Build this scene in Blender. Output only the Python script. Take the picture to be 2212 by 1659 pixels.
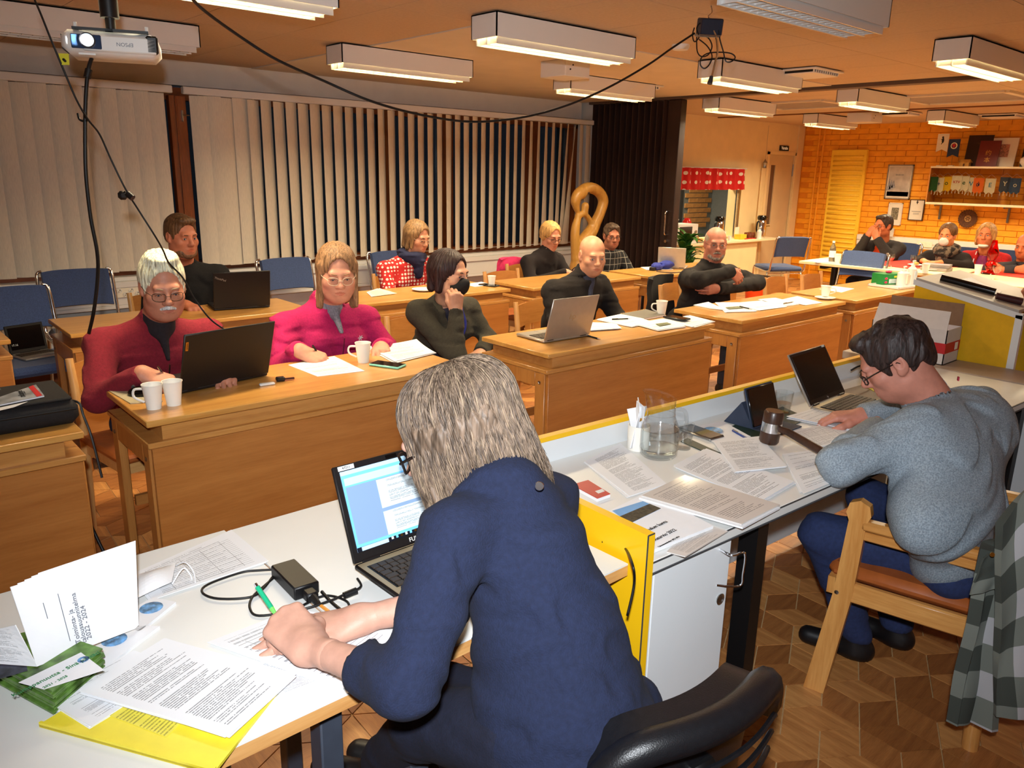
import bpy, bmesh, math, random
import numpy as np
from mathutils import Vector, Matrix
random.seed(7); RNG = np.random.RandomState(7)
S = bpy.context.scene; COL = S.collection
for o in list(bpy.data.objects): bpy.data.objects.remove(o, do_unlink=True)
# ---------------------------------------------------------------- camera
FPX, CAMZ = 1697.45, 1.58
YAW, PITCH, ROLL = math.radians(41.87), math.radians(-15.126), math.radians(1.1245)
_f = Vector((math.sin(YAW)*math.cos(PITCH), math.cos(YAW)*math.cos(PITCH), math.sin(PITCH)))
_r0 = Vector((math.cos(YAW), -math.sin(YAW), 0)); _u0 = _r0.cross(_f)
CR = _r0*math.cos(ROLL) + _u0*math.sin(ROLL); CU = -_r0*math.sin(ROLL) + _u0*math.cos(ROLL); CF = _f
cam = bpy.data.cameras.new('camera'); cam.sensor_width = 36; cam.lens = FPX/2212*36; cam.clip_start = .02
camo = bpy.data.objects.new('camera', cam); COL.objects.link(camo)
camo.matrix_world = Matrix(((CR.x, CU.x, -CF.x, 0), (CR.y, CU.y, -CF.y, 0), (CR.z, CU.z, -CF.z, CAMZ), (0, 0, 0, 1)))
S.camera = camo
# ---------------------------------------------------------------- world, light, exposure
wd = bpy.data.worlds.new('night'); S.world = wd; wd.use_nodes = True
wd.node_tree.nodes['Background'].inputs[0].default_value = (.03, .035, .05, 1)
wd.node_tree.nodes['Background'].inputs[1].default_value = .35
vs = S.view_settings; vs.view_transform = 'Standard'; vs.look = 'None'; vs.exposure = 0.0; vs.gamma = 1; vs.use_curve_mapping = False
def spot(name, loc, direction, energy, color, size, angle, blend):
    l = bpy.data.lights.new(name, 'SPOT'); l.energy = energy; l.color = color; l.shadow_soft_size = size
    l.spot_size = math.radians(angle); l.spot_blend = blend
    o = bpy.data.objects.new(name, l); COL.objects.link(o); o.location = loc
    o.rotation_euler = Vector(direction).to_track_quat('-Z', 'Y').to_euler(); return o
# the photographer's flash, just above the lens (it throws the small shadows on the wall and lights the near table)
spot('camera_flash', (-.03, -.02, CAMZ+.14), CF, 285, (.90, .95, 1.0), .025, 100, 1.0)
LAMP_W, LAMP_COL = 26.0, (1.0, .84, .57)
CZ = 2.348
# ---------------------------------------------------------------- helpers
def ray(px, py): return CR*((px-1106)/FPX) - CU*((py-829.5)/FPX) + CF
def at(px, py, z=None, X=None, Y=None, w=None):
    d = ray(px, py)
    t = (z-CAMZ)/d.z if z is not None else X/d.x if X is not None else Y/d.y if Y is not None else w
    return Vector((0, 0, CAMZ)) + d*t
def lin(c): return tuple((x/255/12.92 if x/255 <= .04045 else ((x/255+.055)/1.055)**2.4) for x in c[:3]) + (1,)
M = {}
def nodes(name):
    m = bpy.data.materials.new(name); m.use_nodes = True; nt = m.node_tree
    return m, nt, nt.nodes['Principled BSDF'], nt.nodes, nt.links
def mat(name, col, rough=.5, metal=0, var=.06, scale=30, bump=0, bscale=None, stretch=(1, 1, 1), emit=0, spec=.5, coat=0, sheen=0, alpha=1, trans=0, ior=1.45):
    if name in M: return M[name]
    m, nt, b, N, L = nodes(name)
    b.inputs['Roughness'].default_value = rough; b.inputs['Metallic'].default_value = metal
    b.inputs['Specular IOR Level'].default_value = spec; b.inputs['Coat Weight'].default_value = coat
    b.inputs['Sheen Weight'].default_value = sheen; b.inputs['Transmission Weight'].default_value = trans; b.inputs['IOR'].default_value = ior
    c = lin(col); b.inputs['Base Color'].default_value = c
    tc = N.new('ShaderNodeTexCoord'); mp = N.new('ShaderNodeMapping'); mp.inputs['Scale'].default_value = stretch
    L.new(tc.outputs['Object'], mp.inputs[0])
    if var:
        nz = N.new('ShaderNodeTexNoise'); nz.inputs['Scale'].default_value = scale; nz.inputs['Detail'].default_value = 4; L.new(mp.outputs[0], nz.inputs[0])
        r = N.new('ShaderNodeValToRGB'); r.color_ramp.elements[0].position = .3; r.color_ramp.elements[1].position = .7
        r.color_ramp.elements[0].color = tuple(x*(1-var*2) for x in c[:3])+(1,); r.color_ramp.elements[1].color = tuple(min(1, x*(1+var*1.5)) for x in c[:3])+(1,)
        L.new(nz.outputs[0], r.inputs[0]); L.new(r.outputs[0], b.inputs['Base Color'])
    if bump:
        nb = N.new('ShaderNodeTexNoise'); nb.inputs['Scale'].default_value = bscale or scale*3; nb.inputs['Detail'].default_value = 3; L.new(mp.outputs[0], nb.inputs[0])
        bp = N.new('ShaderNodeBump'); bp.inputs['Strength'].default_value = bump; bp.inputs['Distance'].default_value = .01
        L.new(nb.outputs[0], bp.inputs['Height']); L.new(bp.outputs[0], b.inputs['Normal'])
    if emit:
        b.inputs['Emission Color'].default_value = c; b.inputs['Emission Strength'].default_value = emit
    M[name] = m; return m
def wood(name, c1, c2, axis='X', rough=.35, scale=1.0, coat=.15, fine=1.0):
    if name in M: return M[name]
    m, nt, b, N, L = nodes(name)
    tc = N.new('ShaderNodeTexCoord'); mp = N.new('ShaderNodeMapping')
    st = {'X': (1.2, 14, 14), 'Y': (14, 1.2, 14), 'Z': (14, 14, 1.2)}[axis]
    mp.inputs['Scale'].default_value = tuple(s*scale for s in st); L.new(tc.outputs['Object'], mp.inputs[0])
    n1 = N.new('ShaderNodeTexNoise'); n1.inputs['Scale'].default_value = 1.6; n1.inputs['Detail'].default_value = 6; n1.inputs['Distortion'].default_value = .6; L.new(mp.outputs[0], n1.inputs[0])
    n2 = N.new('ShaderNodeTexNoise'); n2.inputs['Scale'].default_value = 12*fine; n2.inputs['Detail'].default_value = 3; L.new(mp.outputs[0], n2.inputs[0])
    mx = N.new('ShaderNodeMix'); mx.data_type = 'FLOAT'; mx.inputs[0].default_value = .35; L.new(n1.outputs[0], mx.inputs[2]); L.new(n2.outputs[0], mx.inputs[3])
    r = N.new('ShaderNodeValToRGB'); r.color_ramp.elements[0].position = .32; r.color_ramp.elements[1].position = .66
    r.color_ramp.elements[0].color = lin(c1); r.color_ramp.elements[1].color = lin(c2)
    L.new(mx.outputs[0], r.inputs[0]); L.new(r.outputs[0], b.inputs['Base Color'])
    b.inputs['Roughness'].default_value = rough; b.inputs['Coat Weight'].default_value = coat; b.inputs['Coat Roughness'].default_value = .2
    bp = N.new('ShaderNodeBump'); bp.inputs['Strength'].default_value = .08; bp.inputs['Distance'].default_value = .004; L.new(n2.outputs[0], bp.inputs['Height']); L.new(bp.outputs[0], b.inputs['Normal'])
    M[name] = m; return m
def glass(name, col=(255, 255, 255), rough=0.0, ior=1.45):
    m, nt, b, N, L = nodes(name); b.inputs['Base Color'].default_value = lin(col); b.inputs['Roughness'].default_value = rough
    b.inputs['Transmission Weight'].default_value = 1; b.inputs['IOR'].default_value = ior; M[name] = m; return m
def thinglass(name, tint=(255, 255, 255), refl=.12):
    m, nt, b, N, L = nodes(name); out = N['Material Output']
    t = N.new('ShaderNodeBsdfTransparent'); t.inputs[0].default_value = lin(tint); g = N.new('ShaderNodeBsdfGlossy'); g.inputs['Roughness'].default_value = .02
    lw = N.new('ShaderNodeLayerWeight'); lw.inputs[0].default_value = .5; pw = N.new('ShaderNodeMath'); pw.operation = 'POWER'; pw.inputs[1].default_value = 3.5; L.new(lw.outputs['Facing'], pw.inputs[0])
    a = N.new('ShaderNodeMath'); a.operation = 'MULTIPLY_ADD'; a.inputs[1].default_value = .55 if refl else .2; a.inputs[2].default_value = .03+refl*.1; L.new(pw.outputs[0], a.inputs[0])
    mx = N.new('ShaderNodeMixShader'); L.new(a.outputs[0], mx.inputs[0]); L.new(t.outputs[0], mx.inputs[1]); L.new(g.outputs[0], mx.inputs[2]); L.new(mx.outputs[0], out.inputs[0]); M[name] = m; return m

class MB:
    """collects shapes, build() links them as ONE mesh object"""
    def __init__(s): s.v = []; s.f = []; s.m = []; s.uv = None
    def add(s, vs, fs, mi=0):
        o = len(s.v); s.v += [tuple(v) for v in vs]; s.f += [tuple(i+o for i in f) for f in fs]; s.m += [mi]*len(fs); return s
    def box(s, c, d, rot=None, mi=0, bev=0):
        hx, hy, hz = d[0]/2, d[1]/2, d[2]/2
        if bev:
            b = min(bev, hx*.9, hy*.9, hz*.9); vs = []; idx = {}
            for ix in (-1, 1):
                for iy in (-1, 1):
                    for iz in (-1, 1):
                        for k in range(3):
                            p = [ix*(hx-b), iy*(hy-b), iz*(hz-b)]; p[k] = (ix, iy, iz)[k]*(hx, hy, hz)[k]; idx[ix, iy, iz, k] = len(vs); vs.append(Vector(p))
            fs = []; I = idx; q = (-1, 1)
            for k in range(3):
                a, c2 = (k+1) % 3, (k+2) % 3
                for sg in q:
                    def vv(sa, sb):
                        t = [0, 0, 0]; t[k] = sg; t[a] = sa; t[c2] = sb; return I[t[0], t[1], t[2], k]
                    lo = [vv(-1, -1), vv(1, -1), vv(1, 1), vv(-1, 1)]; fs.append(lo if sg > 0 else lo[::-1])
                for sa in q:
                    for sb in q:   # bevel strips along axis k
                        def v2(sk, which):
                            t = [0, 0, 0]; t[k] = sk; t[a] = sa; t[c2] = sb; return I[t[0], t[1], t[2], which]
                        lo = [v2(-1, a), v2(1, a), v2(1, c2), v2(-1, c2)]; fs.append(lo if sa*sb < 0 else lo[::-1])
            for ix in q:
                for iy in q:
                    for iz in q:
                        lo = [I[ix, iy, iz, 0], I[ix, iy, iz, 1], I[ix, iy, iz, 2]]; fs.append(lo if ix*iy*iz > 0 else lo[::-1])
        else:
            vs = [Vector((x, y, z)) for x in (-hx, hx) for y in (-hy, hy) for z in (-hz, hz)]
            fs = [(0, 1, 3, 2), (4, 6, 7, 5), (0, 4, 5, 1), (2, 3, 7, 6), (0, 2, 6, 4), (1, 5, 7, 3)]
        c = Vector(c); s.add([(rot @ v if rot else v)+c for v in vs], fs, mi); return s
    def bar(s, lo, hi, mi=0, bev=0):
        lo, hi = Vector(lo), Vector(hi); return s.box((lo+hi)/2, hi-lo, mi=mi, bev=bev)
    def tube(s, pts, r, n=8, mi=0, caps=True):
        pts = [Vector(p) for p in pts]; rs = r if hasattr(r, '__len__') else [r]*len(pts)
        t0 = (pts[1]-pts[0]).normalized(); up = Vector((0, 0, 1)) if abs(t0.z) < .9 else Vector((1, 0, 0))
        x = t0.cross(up).normalized(); vs = []
        for i, p in enumerate(pts):
            t = (pts[min(i+1, len(pts)-1)]-pts[max(i-1, 0)])
            if t.length > 1e-9: t.normalize()
            else: t = t0
            x = (x - t*x.dot(t)); x = x.normalized() if x.length > 1e-6 else t.orthogonal().normalized()
            y = t.cross(x)
            vs += [p+(x*math.cos(2*math.pi*k/n)+y*math.sin(2*math.pi*k/n))*rs[i] for k in range(n)]
        fs = [(i*n+k, i*n+(k+1) % n, (i+1)*n+(k+1) % n, (i+1)*n+k) for i in range(len(pts)-1) for k in range(n)]
        if caps: fs += [tuple(range(n))[::-1], tuple((len(pts)-1)*n+k for k in range(n))]
        return s.add(vs, fs, mi)
    def lathe(s, prof, n=20, c=(0, 0, 0), rot=None, mi=0, cap=False):
        vs = []; c = Vector(c)
        for r, z in prof: vs += [Vector((r*math.cos(2*math.pi*k/n), r*math.sin(2*math.pi*k/n), z)) for k in range(n)]
        fs = [(i*n+k, i*n+(k+1) % n, (i+1)*n+(k+1) % n, (i+1)*n+k) for i in range(len(prof)-1) for k in range(n)]
        if cap: fs += [tuple(range(n))[::-1], tuple((len(prof)-1)*n+k for k in range(n))]
        return s.add([(rot @ v if rot else v)+c for v in vs], fs, mi)
    def prism(s, poly, z0, z1, mi=0, rot=None, c=(0, 0, 0)):
        n = len(poly); c = Vector(c); vs = [Vector((x, y, z0)) for x, y in poly]+[Vector((x, y, z1)) for x, y in poly]
        fs = [tuple(range(n))[::-1], tuple(range(n, 2*n))]+[(k, (k+1) % n, n+(k+1) % n, n+k) for k in range(n)]
        return s.add([(rot @ v if rot else v)+c for v in vs], fs, mi)
    def grid(s, fn, nu, nv, mi=0, thick=0, closed=False):
        vs = [Vector(fn(i/nu, j/nv)) for j in range(nv+1) for i in range(nu+1)]; w = nu+1
        fs = [(j*w+i, j*w+i+1, (j+1)*w+i+1, (j+1)*w+i) for j in range(nv) for i in range(nu)]
        if thick:
            nn = [Vector() for _ in vs]
            for f in fs:
                k = (vs[f[1]]-vs[f[0]]).cross(vs[f[3]]-vs[f[0]])
                for i in f: nn[i] += k
            o = len(vs); vs2 = [v-n.normalized()*thick if n.length > 0 else v for v, n in zip(vs, nn)]
            fs2 = [tuple(i+o for i in f[::-1]) for f in fs]
            ring = [i for i in range(nu)]+[j*w+nu for j in range(nv)]+[nv*w+i for i in range(nu, 0, -1)]+[j*w for j in range(nv, 0, -1)]
            sd = [(ring[(k+1) % len(ring)], ring[k], ring[k]+o, ring[(k+1) % len(ring)]+o) for k in range(len(ring))]
            s.add(vs+vs2, fs+fs2+sd, mi)
        else: s.add(vs, fs, mi)
        return s
    def ball(s, c, r, n=12, m=8, mi=0, rot=None):
        rr = r if hasattr(r, '__len__') else (r, r, r); c = Vector(c)
        vs = [Vector((0, 0, rr[2]))]+[Vector((rr[0]*math.sin(math.pi*j/m)*math.cos(2*math.pi*i/n), rr[1]*math.sin(math.pi*j/m)*math.sin(2*math.pi*i/n), rr[2]*math.cos(math.pi*j/m))) for j in range(1, m) for i in range(n)]+[Vector((0, 0, -rr[2]))]
        fs = [(0, 1+i, 1+(i+1) % n) for i in range(n)]+[(1+j*n+i, 1+(j+1)*n+i, 1+(j+1)*n+(i+1) % n, 1+j*n+(i+1) % n) for j in range(m-2) for i in range(n)]
        l = len(vs)-1; fs += [(l, 1+(m-2)*n+(i+1) % n, 1+(m-2)*n+i) for i in range(n)]
        return s.add([(rot @ v if rot else v)+c for v in vs], fs, mi)
    def mesh(s, name):
        me = bpy.data.meshes.new(name); me.from_pydata([tuple(v) for v in s.v], [], s.f); return me
    def build(s, name, mats, parent=None, smooth=True, world=False, angle=40):
        me = s.mesh(name)
        if world and parent is not None: me.transform(parent.matrix_basis.inverted())
        return link(name, me, mats, parent, smooth, s.m, angle)
def link(name, me, mats, parent=None, smooth=True, mi=None, angle=40):
    for m in (mats if isinstance(mats, (list, tuple)) else [mats]): me.materials.append(M[m] if isinstance(m, str) else m)
    if mi is not None and any(mi): me.polygons.foreach_set('material_index', mi)
    if smooth:
        me.polygons.foreach_set('use_smooth', [True]*len(me.polygons))
        if angle < 180: me.set_sharp_from_angle(angle=math.radians(angle))
    o = bpy.data.objects.new(name, me); COL.objects.link(o)
    if parent is not None: o.parent = parent
    return o
def tag(o, label, cat, group=None):
    o['label'] = label; o['category'] = cat
    if group: o['group'] = group
    return o
def thing(name, label, cat, loc=(0, 0, 0), rotz=0, group=None):
    o = bpy.data.objects.new(name, None); COL.objects.link(o); o.empty_display_size = .1
    o.matrix_basis = Matrix.Translation(Vector(loc)) @ Matrix.Rotation(rotz, 4, 'Z'); return tag(o, label, cat, group)
def struct(name, mb, m, parent=None, label=None, **k):
    o = mb.build(name, m, parent, **k); o['kind'] = 'structure'
    if label: o['label'] = label
    return o
def dup(root, loc, rotz, label, group=None):
    r = root.copy(); COL.objects.link(r); r.matrix_basis = Matrix.Translation(Vector(loc)) @ Matrix.Rotation(rotz, 4, 'Z'); r['label'] = label
    if group: r['group'] = group
    for ch in list(root.children):
        c = ch.copy(); COL.objects.link(c); c.parent = r
        for g in list(ch.children):
            d = g.copy(); COL.objects.link(d); d.parent = c
    return r
def text(name, body, size, mtx, m, parent=None, align='CENTER', bold=0, ext=.0004, xs=1):
    cu = bpy.data.curves.new(name, 'FONT'); cu.body = body; cu.size = size; cu.align_x = align; cu.align_y = 'CENTER'; cu.extrude = ext; cu.offset = bold; cu.resolution_u = 3
    to = bpy.data.objects.new(name, cu); COL.objects.link(to)
    dg = bpy.context.evaluated_depsgraph_get(); me = bpy.data.meshes.new_from_object(to.evaluated_get(dg), depsgraph=dg)
    bpy.data.objects.remove(to, do_unlink=True); bpy.data.curves.remove(cu); me.materials.clear()
    me.transform(mtx @ Matrix.Diagonal((xs, 1, 1, 1)))
    if parent is not None and parent.type == 'EMPTY' and parent.get('_w'): pass
    return link(name, me, m, parent, smooth=False)
def frame(o, x, y):
    x = Vector(x).normalized(); y = Vector(y); z = x.cross(y).normalized(); y = z.cross(x); o = Vector(o)
    return Matrix(((x.x, y.x, z.x, o.x), (x.y, y.y, z.y, o.y), (x.z, y.z, z.z, o.z), (0, 0, 0, 1)))
def spline(pts, n=8):
    pts = [Vector(p) for p in pts]; out = []
    for i in range(len(pts)-1):
        p0, p1, p2, p3 = pts[max(i-1, 0)], pts[i], pts[i+1], pts[min(i+2, len(pts)-1)]
        for k in range(n):
            t = k/n; out.append(.5*((2*p1)+(p2-p0)*t+(2*p0-5*p1+4*p2-p3)*t*t+(3*p1-p0-3*p2+p3)*t**3))
    return out+[pts[-1]]
RZ = lambda a: Matrix.Rotation(a, 3, 'Z'); RX = lambda a: Matrix.Rotation(a, 3, 'X'); RY = lambda a: Matrix.Rotation(a, 3, 'Y')
# ================================================================ materials of the room
mat('ceil', (196, 170, 140), .9, var=.03, scale=60, bump=.05, bscale=300)
mat('ceil_plain', (214, 200, 178), .9, var=.02, scale=5)
mat('joint', (70, 45, 28), .9, var=0)
mat('wall_white', (222, 215, 205), .85, var=.02, scale=8, bump=.03, bscale=160)
mat('wall_cream', (236, 212, 160), .8, var=.02, scale=6)
mat('brick_orange', (250, 168, 34), .55, var=.05, scale=9, bump=.25, bscale=60)
mat('mortar', (226, 138, 20), .7, var=.03)
mat('rad_yellow', (255, 206, 60), .4, var=.02)
mat('white_metal', (226, 222, 216), .45, var=0)
mat('white_gloss', (232, 230, 226), .3, var=0)
mat('grey_dark', (52, 50, 52), .5, var=0)
mat('black', (14, 13, 14), .45, var=0)
mat('black_gloss', (8, 8, 9), .12, var=0, coat=.3)
mat('chrome', (225, 225, 228), .12, 1, var=0)
mat('steel', (170, 168, 165), .3, 1, var=.05, scale=50)
mat('brass', (205, 160, 80), .3, 1, var=0)
mat('blind', (226, 214, 194), .85, var=.05, scale=40, stretch=(8, 8, .6), bump=.1, bscale=200)
mat('partition', (44, 26, 20), .55, var=.12, scale=14, stretch=(1, 1, .3))
wood('window_wood', (96, 44, 16), (150, 78, 30), 'Z', .4)
wood('window_wood_h', (96, 44, 16), (150, 78, 30), 'X', .4)
thinglass('pane', (205, 215, 215), .1)
mat('cream_door', (216, 192, 150), .5, var=.03, scale=4)
mat('print_black', (22, 22, 24), .6, var=0)
mat('louvre', (238, 238, 236), .25, var=0, metal=.3)
mat('track', (92, 74, 62), .5, var=0)
# ================================================================ floor: three-way rhombus parquet
base = MB(); base.bar((-1.2, -1.2, -.05), (11.95, 6.6, -.004)); floor = struct('floor', base, mat('floor_joint', (196, 160, 112), .7, var=.1, scale=40))
PQ = [wood('parquet%d' % i, a, b, ax, .42, 2.2, .1) for i, (a, b, ax) in enumerate((((142, 86, 44), (184, 122, 66), 'X'), ((164, 104, 54), (206, 144, 82), 'Y'), ((126, 74, 38), (168, 108, 56), 'X'), ((176, 118, 64), (214, 156, 92), 'Y')))]
s_ = .125; a1 = Vector((s_*math.cos(.45), s_*math.sin(.45), 0)); a2 = Vector((s_*math.cos(.45+math.pi/3), s_*math.sin(.45+math.pi/3), 0)); a3 = a2-a1
def rhomb_mesh(e1, e2, name):
    g = .0018; c = (e1+e2)/2; pts = [Vector((0, 0, 0)), e1, e1+e2, e2]; pts = [p-c for p in pts]; pts = [p*(1-g/.05) for p in pts]
    b = MB(); b.add([p+Vector((0, 0, -.006)) for p in pts]+[p for p in pts], [(4, 5, 6, 7), (0, 1, 5, 4), (1, 2, 6, 5), (2, 3, 7, 6), (3, 0, 4, 7)]); return b
kinds = [(a1, a2), (a2, a3), (a3, -a1)]
cand = []
h1, h2 = a1+a2, a2+a3    # lattice of the hexagon centres
for i in range(-80, 80):
    for j in range(-80, 80):
        o = h1*i + (a3-a1)*j
        if not (-1.15 < o.x < 11.8 and -1.15 < o.y < 6.4): continue
        for k, (e1, e2) in enumerate(kinds): cand.append((o+(e1+e2)/2, k))
def seen(c):
    v = c-Vector((0, 0, CAMZ)); w = v.dot(CF)
    if w < .3: return 1e9
    x, y = 1106+FPX*v.dot(CR)/w, 829.5-FPX*v.dot(CU)/w
    ok = (1380 < x < 2260 and 1130 < y < 1740) or (480 < x < 1000 and 1480 < y < 1740) or (190 < x < 380 and 980 < y < 1230)
    return w if ok else 1e9
cand.sort(key=lambda t: seen(t[0]))
meshes = {}
rest = [MB() for _ in range(4)]
for n, (c, k) in enumerate(cand):
    mi = random.choice((0, 1, 2, 3)) if random.random() < .55 else k
    if n < 300 and seen(c) < 1e8:
        if (k, mi) not in meshes:
            me = rhomb_mesh(*kinds[k], 'parquet_tile').mesh('parquet_tile'); me.materials.append(PQ[mi]); meshes[k, mi] = me
        o = bpy.data.objects.new('parquet_tile', meshes[k, mi]); COL.objects.link(o); o.parent = floor; o.location = c+Vector((0, 0, random.uniform(-.0004, .0004)))
    else:
        b = rhomb_mesh(*kinds[k], ''); rest[mi].add([Vector(v)+c for v in b.v], b.f[:1])
allr = MB()
for mi, b in enumerate(rest): allr.add(b.v, b.f, mi)
o = allr.build('parquet_tiles', PQ, floor, smooth=False); o['kind'] = 'stuff'
# ================================================================ ceiling with panels
b = MB(); b.bar((-1.2, -1.2, CZ+.008), (11.95, 6.62, CZ+.05)); ceiling = struct('ceiling', b, 'joint')
def panel(x0, x1, y0, y1, m='ceil', z=CZ):
    if x1-x0 < .05 or y1-y0 < .05: return
    q = MB(); q.bar((x0+.002, y0+.002, z), (x1-.002, y1-.002, z+.012)); q.build('ceiling_panel', m, ceiling, smooth=False)
xs = [-1.2]+[2.34+.585*k for k in range(-5, 8)]+[6.8]
for i in range(len(xs)-1):
    ys = [-1.2, .2, 1.37, 2.54, 3.555, 4.75, 5.55, 6.5] if i % 1 == 0 else []
    for j in range(len(ys)-1):
        if xs[i] > 2.85 and ys[j] > 3.5: continue
        panel(xs[i], xs[i+1], ys[j], ys[j+1])
panel(2.925, 6.8, 3.555, 6.5, 'ceil_plain', CZ-.006)
fx = [6.94, 7.6, 8.2, 8.8, 9.55]; fy = [-1.2, .1, 1.3, 2.5, 3.7, 4.9, 6.6]
for i in range(len(fx)-1):
    for j in range(len(fy)-1): panel(fx[i], fx[i+1], fy[j], fy[j+1])
for j in range(len(fy)-1): panel(9.62, 10.7, fy[j], fy[j+1]); panel(10.7, 11.95, fy[j], fy[j+1])
# ================================================================ walls
WY = 6.5
b = MB(); b.bar((-1.2, WY, -.02), (6.8, WY+.12, .72)); b.bar((-1.2, WY, 2.17), (6.8, WY+.12, CZ+.02)); b.bar((-1.2, WY, .72), (-.6, WY+.12, 2.17)); b.bar((6.72, WY, .72), (6.8, WY+.12, 2.17)); b.bar((2.02, WY, .72), (2.12, WY+.12, 2.17))
struct('wall_left', b, 'wall_white', smooth=False)
b = MB(); b.bar((6.86, 6.38, -.02), (6.98, 6.62, CZ+.02)); struct('wall_partition', b, 'wall_white', smooth=False)
HX0, HX1, HZ0, HZ1 = 8.55, 10.2, .73, 1.5   # serving hatch
KY = 6.58
b = MB(); b.bar((6.98, KY, -.02), (HX0, KY+.12, CZ+.02)); b.bar((HX1, KY, -.02), (10.95, KY+.12, CZ+.02)); b.bar((11.7, KY, -.02), (12.02, KY+.12, CZ+.02)); b.bar((10.95, KY, 1.92), (11.7, KY+.12, CZ+.02))
b.bar((HX0, KY, -.02), (HX1, KY+.12, HZ0)); b.bar((HX0, KY, HZ1), (HX1, KY+.12, CZ+.02))
struct('wall_kitchen', b, 'wall_cream', smooth=False)
b = MB(); b.bar((-1.32, -1.2, -.02), (-1.2, 6.62, CZ+.02)); struct('wall_front', b, 'wall_white', smooth=False)
b = MB(); b.bar((-1.2, -1.32, -.02), (12, -1.2, CZ+.02)); struct('wall_right', b, 'wall_white', smooth=False)
# brick end wall
BX = 11.9
b = MB(); b.bar((BX+.006, -1.2, -.02), (BX+.12, 6.6, CZ+.02)); wback = struct('wall_back', b, 'mortar', smooth=False)
bl, bh = .285, .079; me = None; rest = MB(); cnt = 0
bm_ = MB(); bm_.box((0, 0, 0), (.024, bl-.006, bh-.006), bev=.003)
me = bm_.mesh('brick'); me.materials.append(M['brick_orange'])
for j in range(int(CZ/bh)+1):
    z = bh*(j+.5)
    for i in range(-5, 24):
        y = bl*(i+.5*(j % 2))
        if y > 6.5: continue
        if y > 2.9 and z > .8 and cnt < 300:
            o = bpy.data.objects.new('brick', me); COL.objects.link(o); o.parent = wback; o.location = (BX+.006+random.uniform(-.0015, .0015), y, min(z, CZ-.03)); cnt += 1
        else: rest.box((BX+.006, y, z), (.024, bl-.006, bh-.006))
o = rest.build('bricks', 'brick_orange', wback, smooth=False); o['kind'] = 'stuff'
# trims: white corner strip beside door, dark base
b = MB(); b.bar((11.72, KY-.02, 0), (11.89, KY, CZ)); struct('trim_1', b, 'wall_cream', label='pale strip between door and brick wall')
b = MB(); b.bar((-1.2, WY-.015, 0), (6.8, WY, .07)); struct('baseboard_left', b, 'window_wood_h')
# room behind hatch
b = MB(); b.bar((8.0, 7.9, 0), (11.6, 8.0, CZ)); b.bar((11.5, 6.7, 0), (11.6, 7.9, CZ)); b.bar((7.9, 6.7, 0), (8.0, 8.0, CZ)); b.bar((7.9, 6.7, CZ), (11.6, 8.0, CZ+.05)); b.bar((7.9, 6.7, -.05), (11.6, 8, 0))
struct('wall_kitchen_rear', b, mat('kitchen_grey', (120, 126, 130), .6, var=.03))
bm2 = MB(); bm2.box((0, 0, 0), (.2, .02, .07), bev=.003); me2 = bm2.mesh('brick'); me2.materials.append(mat('brick_tan', (196, 140, 84), .7, var=.08, scale=20))
wk = bpy.data.objects['wall_kitchen_rear']
for j in range(12):
    for i in range(3):
        o = bpy.data.objects.new('brick', me2); COL.objects.link(o); o.parent = wk; o.location = (10.85+.21*i+.1*(j % 2), 7.89, .78+.08*j)
b = MB(); b.bar((10.6, 7.87, .0), (10.68, 7.9, 2)); b.bar((10.1, 7.87, 0), (10.15, 7.9, 2)); struct('trim_2', b, 'grey_dark')
# hatch frame + door
b = MB()
for x0, x1, z0, z1 in ((HX0, HX0+.04, HZ0, HZ1), (HX1-.04, HX1, HZ0, HZ1), (HX0, HX1, HZ1-.04, HZ1)): b.bar((x0, KY-.015, z0), (x1, KY+.13, z1))
struct('trim_3', b, 'wall_cream')
b = MB(); b.bar((HX1+.0, KY-.03, HZ0), (HX1+.05, KY, HZ1)); b.bar((HX1-.05, KY-.03, HZ0), (HX1-.04, KY-.01, HZ1)); struct('trim_4', b, 'steel')
d = MB(); d.bar((10.96, KY+.02, .01), (11.07, KY+.06, 1.9)); d.bar((11.2, KY+.02, .01), (11.69, KY+.06, 1.9)); d.bar((11.07, KY+.02, .01), (11.2, KY+.06, .87)); d.bar((11.07, KY+.02, 1.75), (11.2, KY+.06, 1.9))
door = struct('door_1', d, 'cream_door', smooth=False)
q = MB(); q.bar((11.07, KY+.035, .87), (11.2, KY+.045, 1.75)); q.build('pane', mat('pane_dark', (110, 84, 66), .15, var=0), door)
for z in (1.68, .3):
    q = MB(); q.tube([(11.695, KY+.01, z-.09), (11.695, KY+.01, z+.09)], .012); q.build('hinge', 'steel', door)
q = MB(); q.bar((10.9, KY-.012, 0), (10.96, KY+.01, 1.94)); q.bar((11.69, KY-.012, 0), (11.74, KY+.01, 1.94)); q.bar((10.9, KY-.012, 1.9), (11.74, KY+.01, 1.95)); q.build('door_frame', 'wall_cream', door)
q = MB(); q.tube([(11.0, KY+.02, .85), (11.0, KY-.03, .85), (11.1, KY-.035, .85)], .009); q.build('door_handle', 'steel', door)
sg = MB(); sg.box((0, 0, 0), (.26, .012, .075), bev=.003); sgo = sg.build('exit_sign', mat('sign_green', (20, 30, 22), .5, var=0)); sgo.location = (11.34, KY-.01, 2.0)
tag(sgo, 'dark sign reading Varatie above the cream door', 'sign'); text('lettering', 'Varatie', .062, frame((0, -.0075, 0), (1, 0, 0), (0, 0, 1)), mat('sign_white', (240, 235, 200), .5, var=0, emit=.15), sgo, bold=.002)
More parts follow.
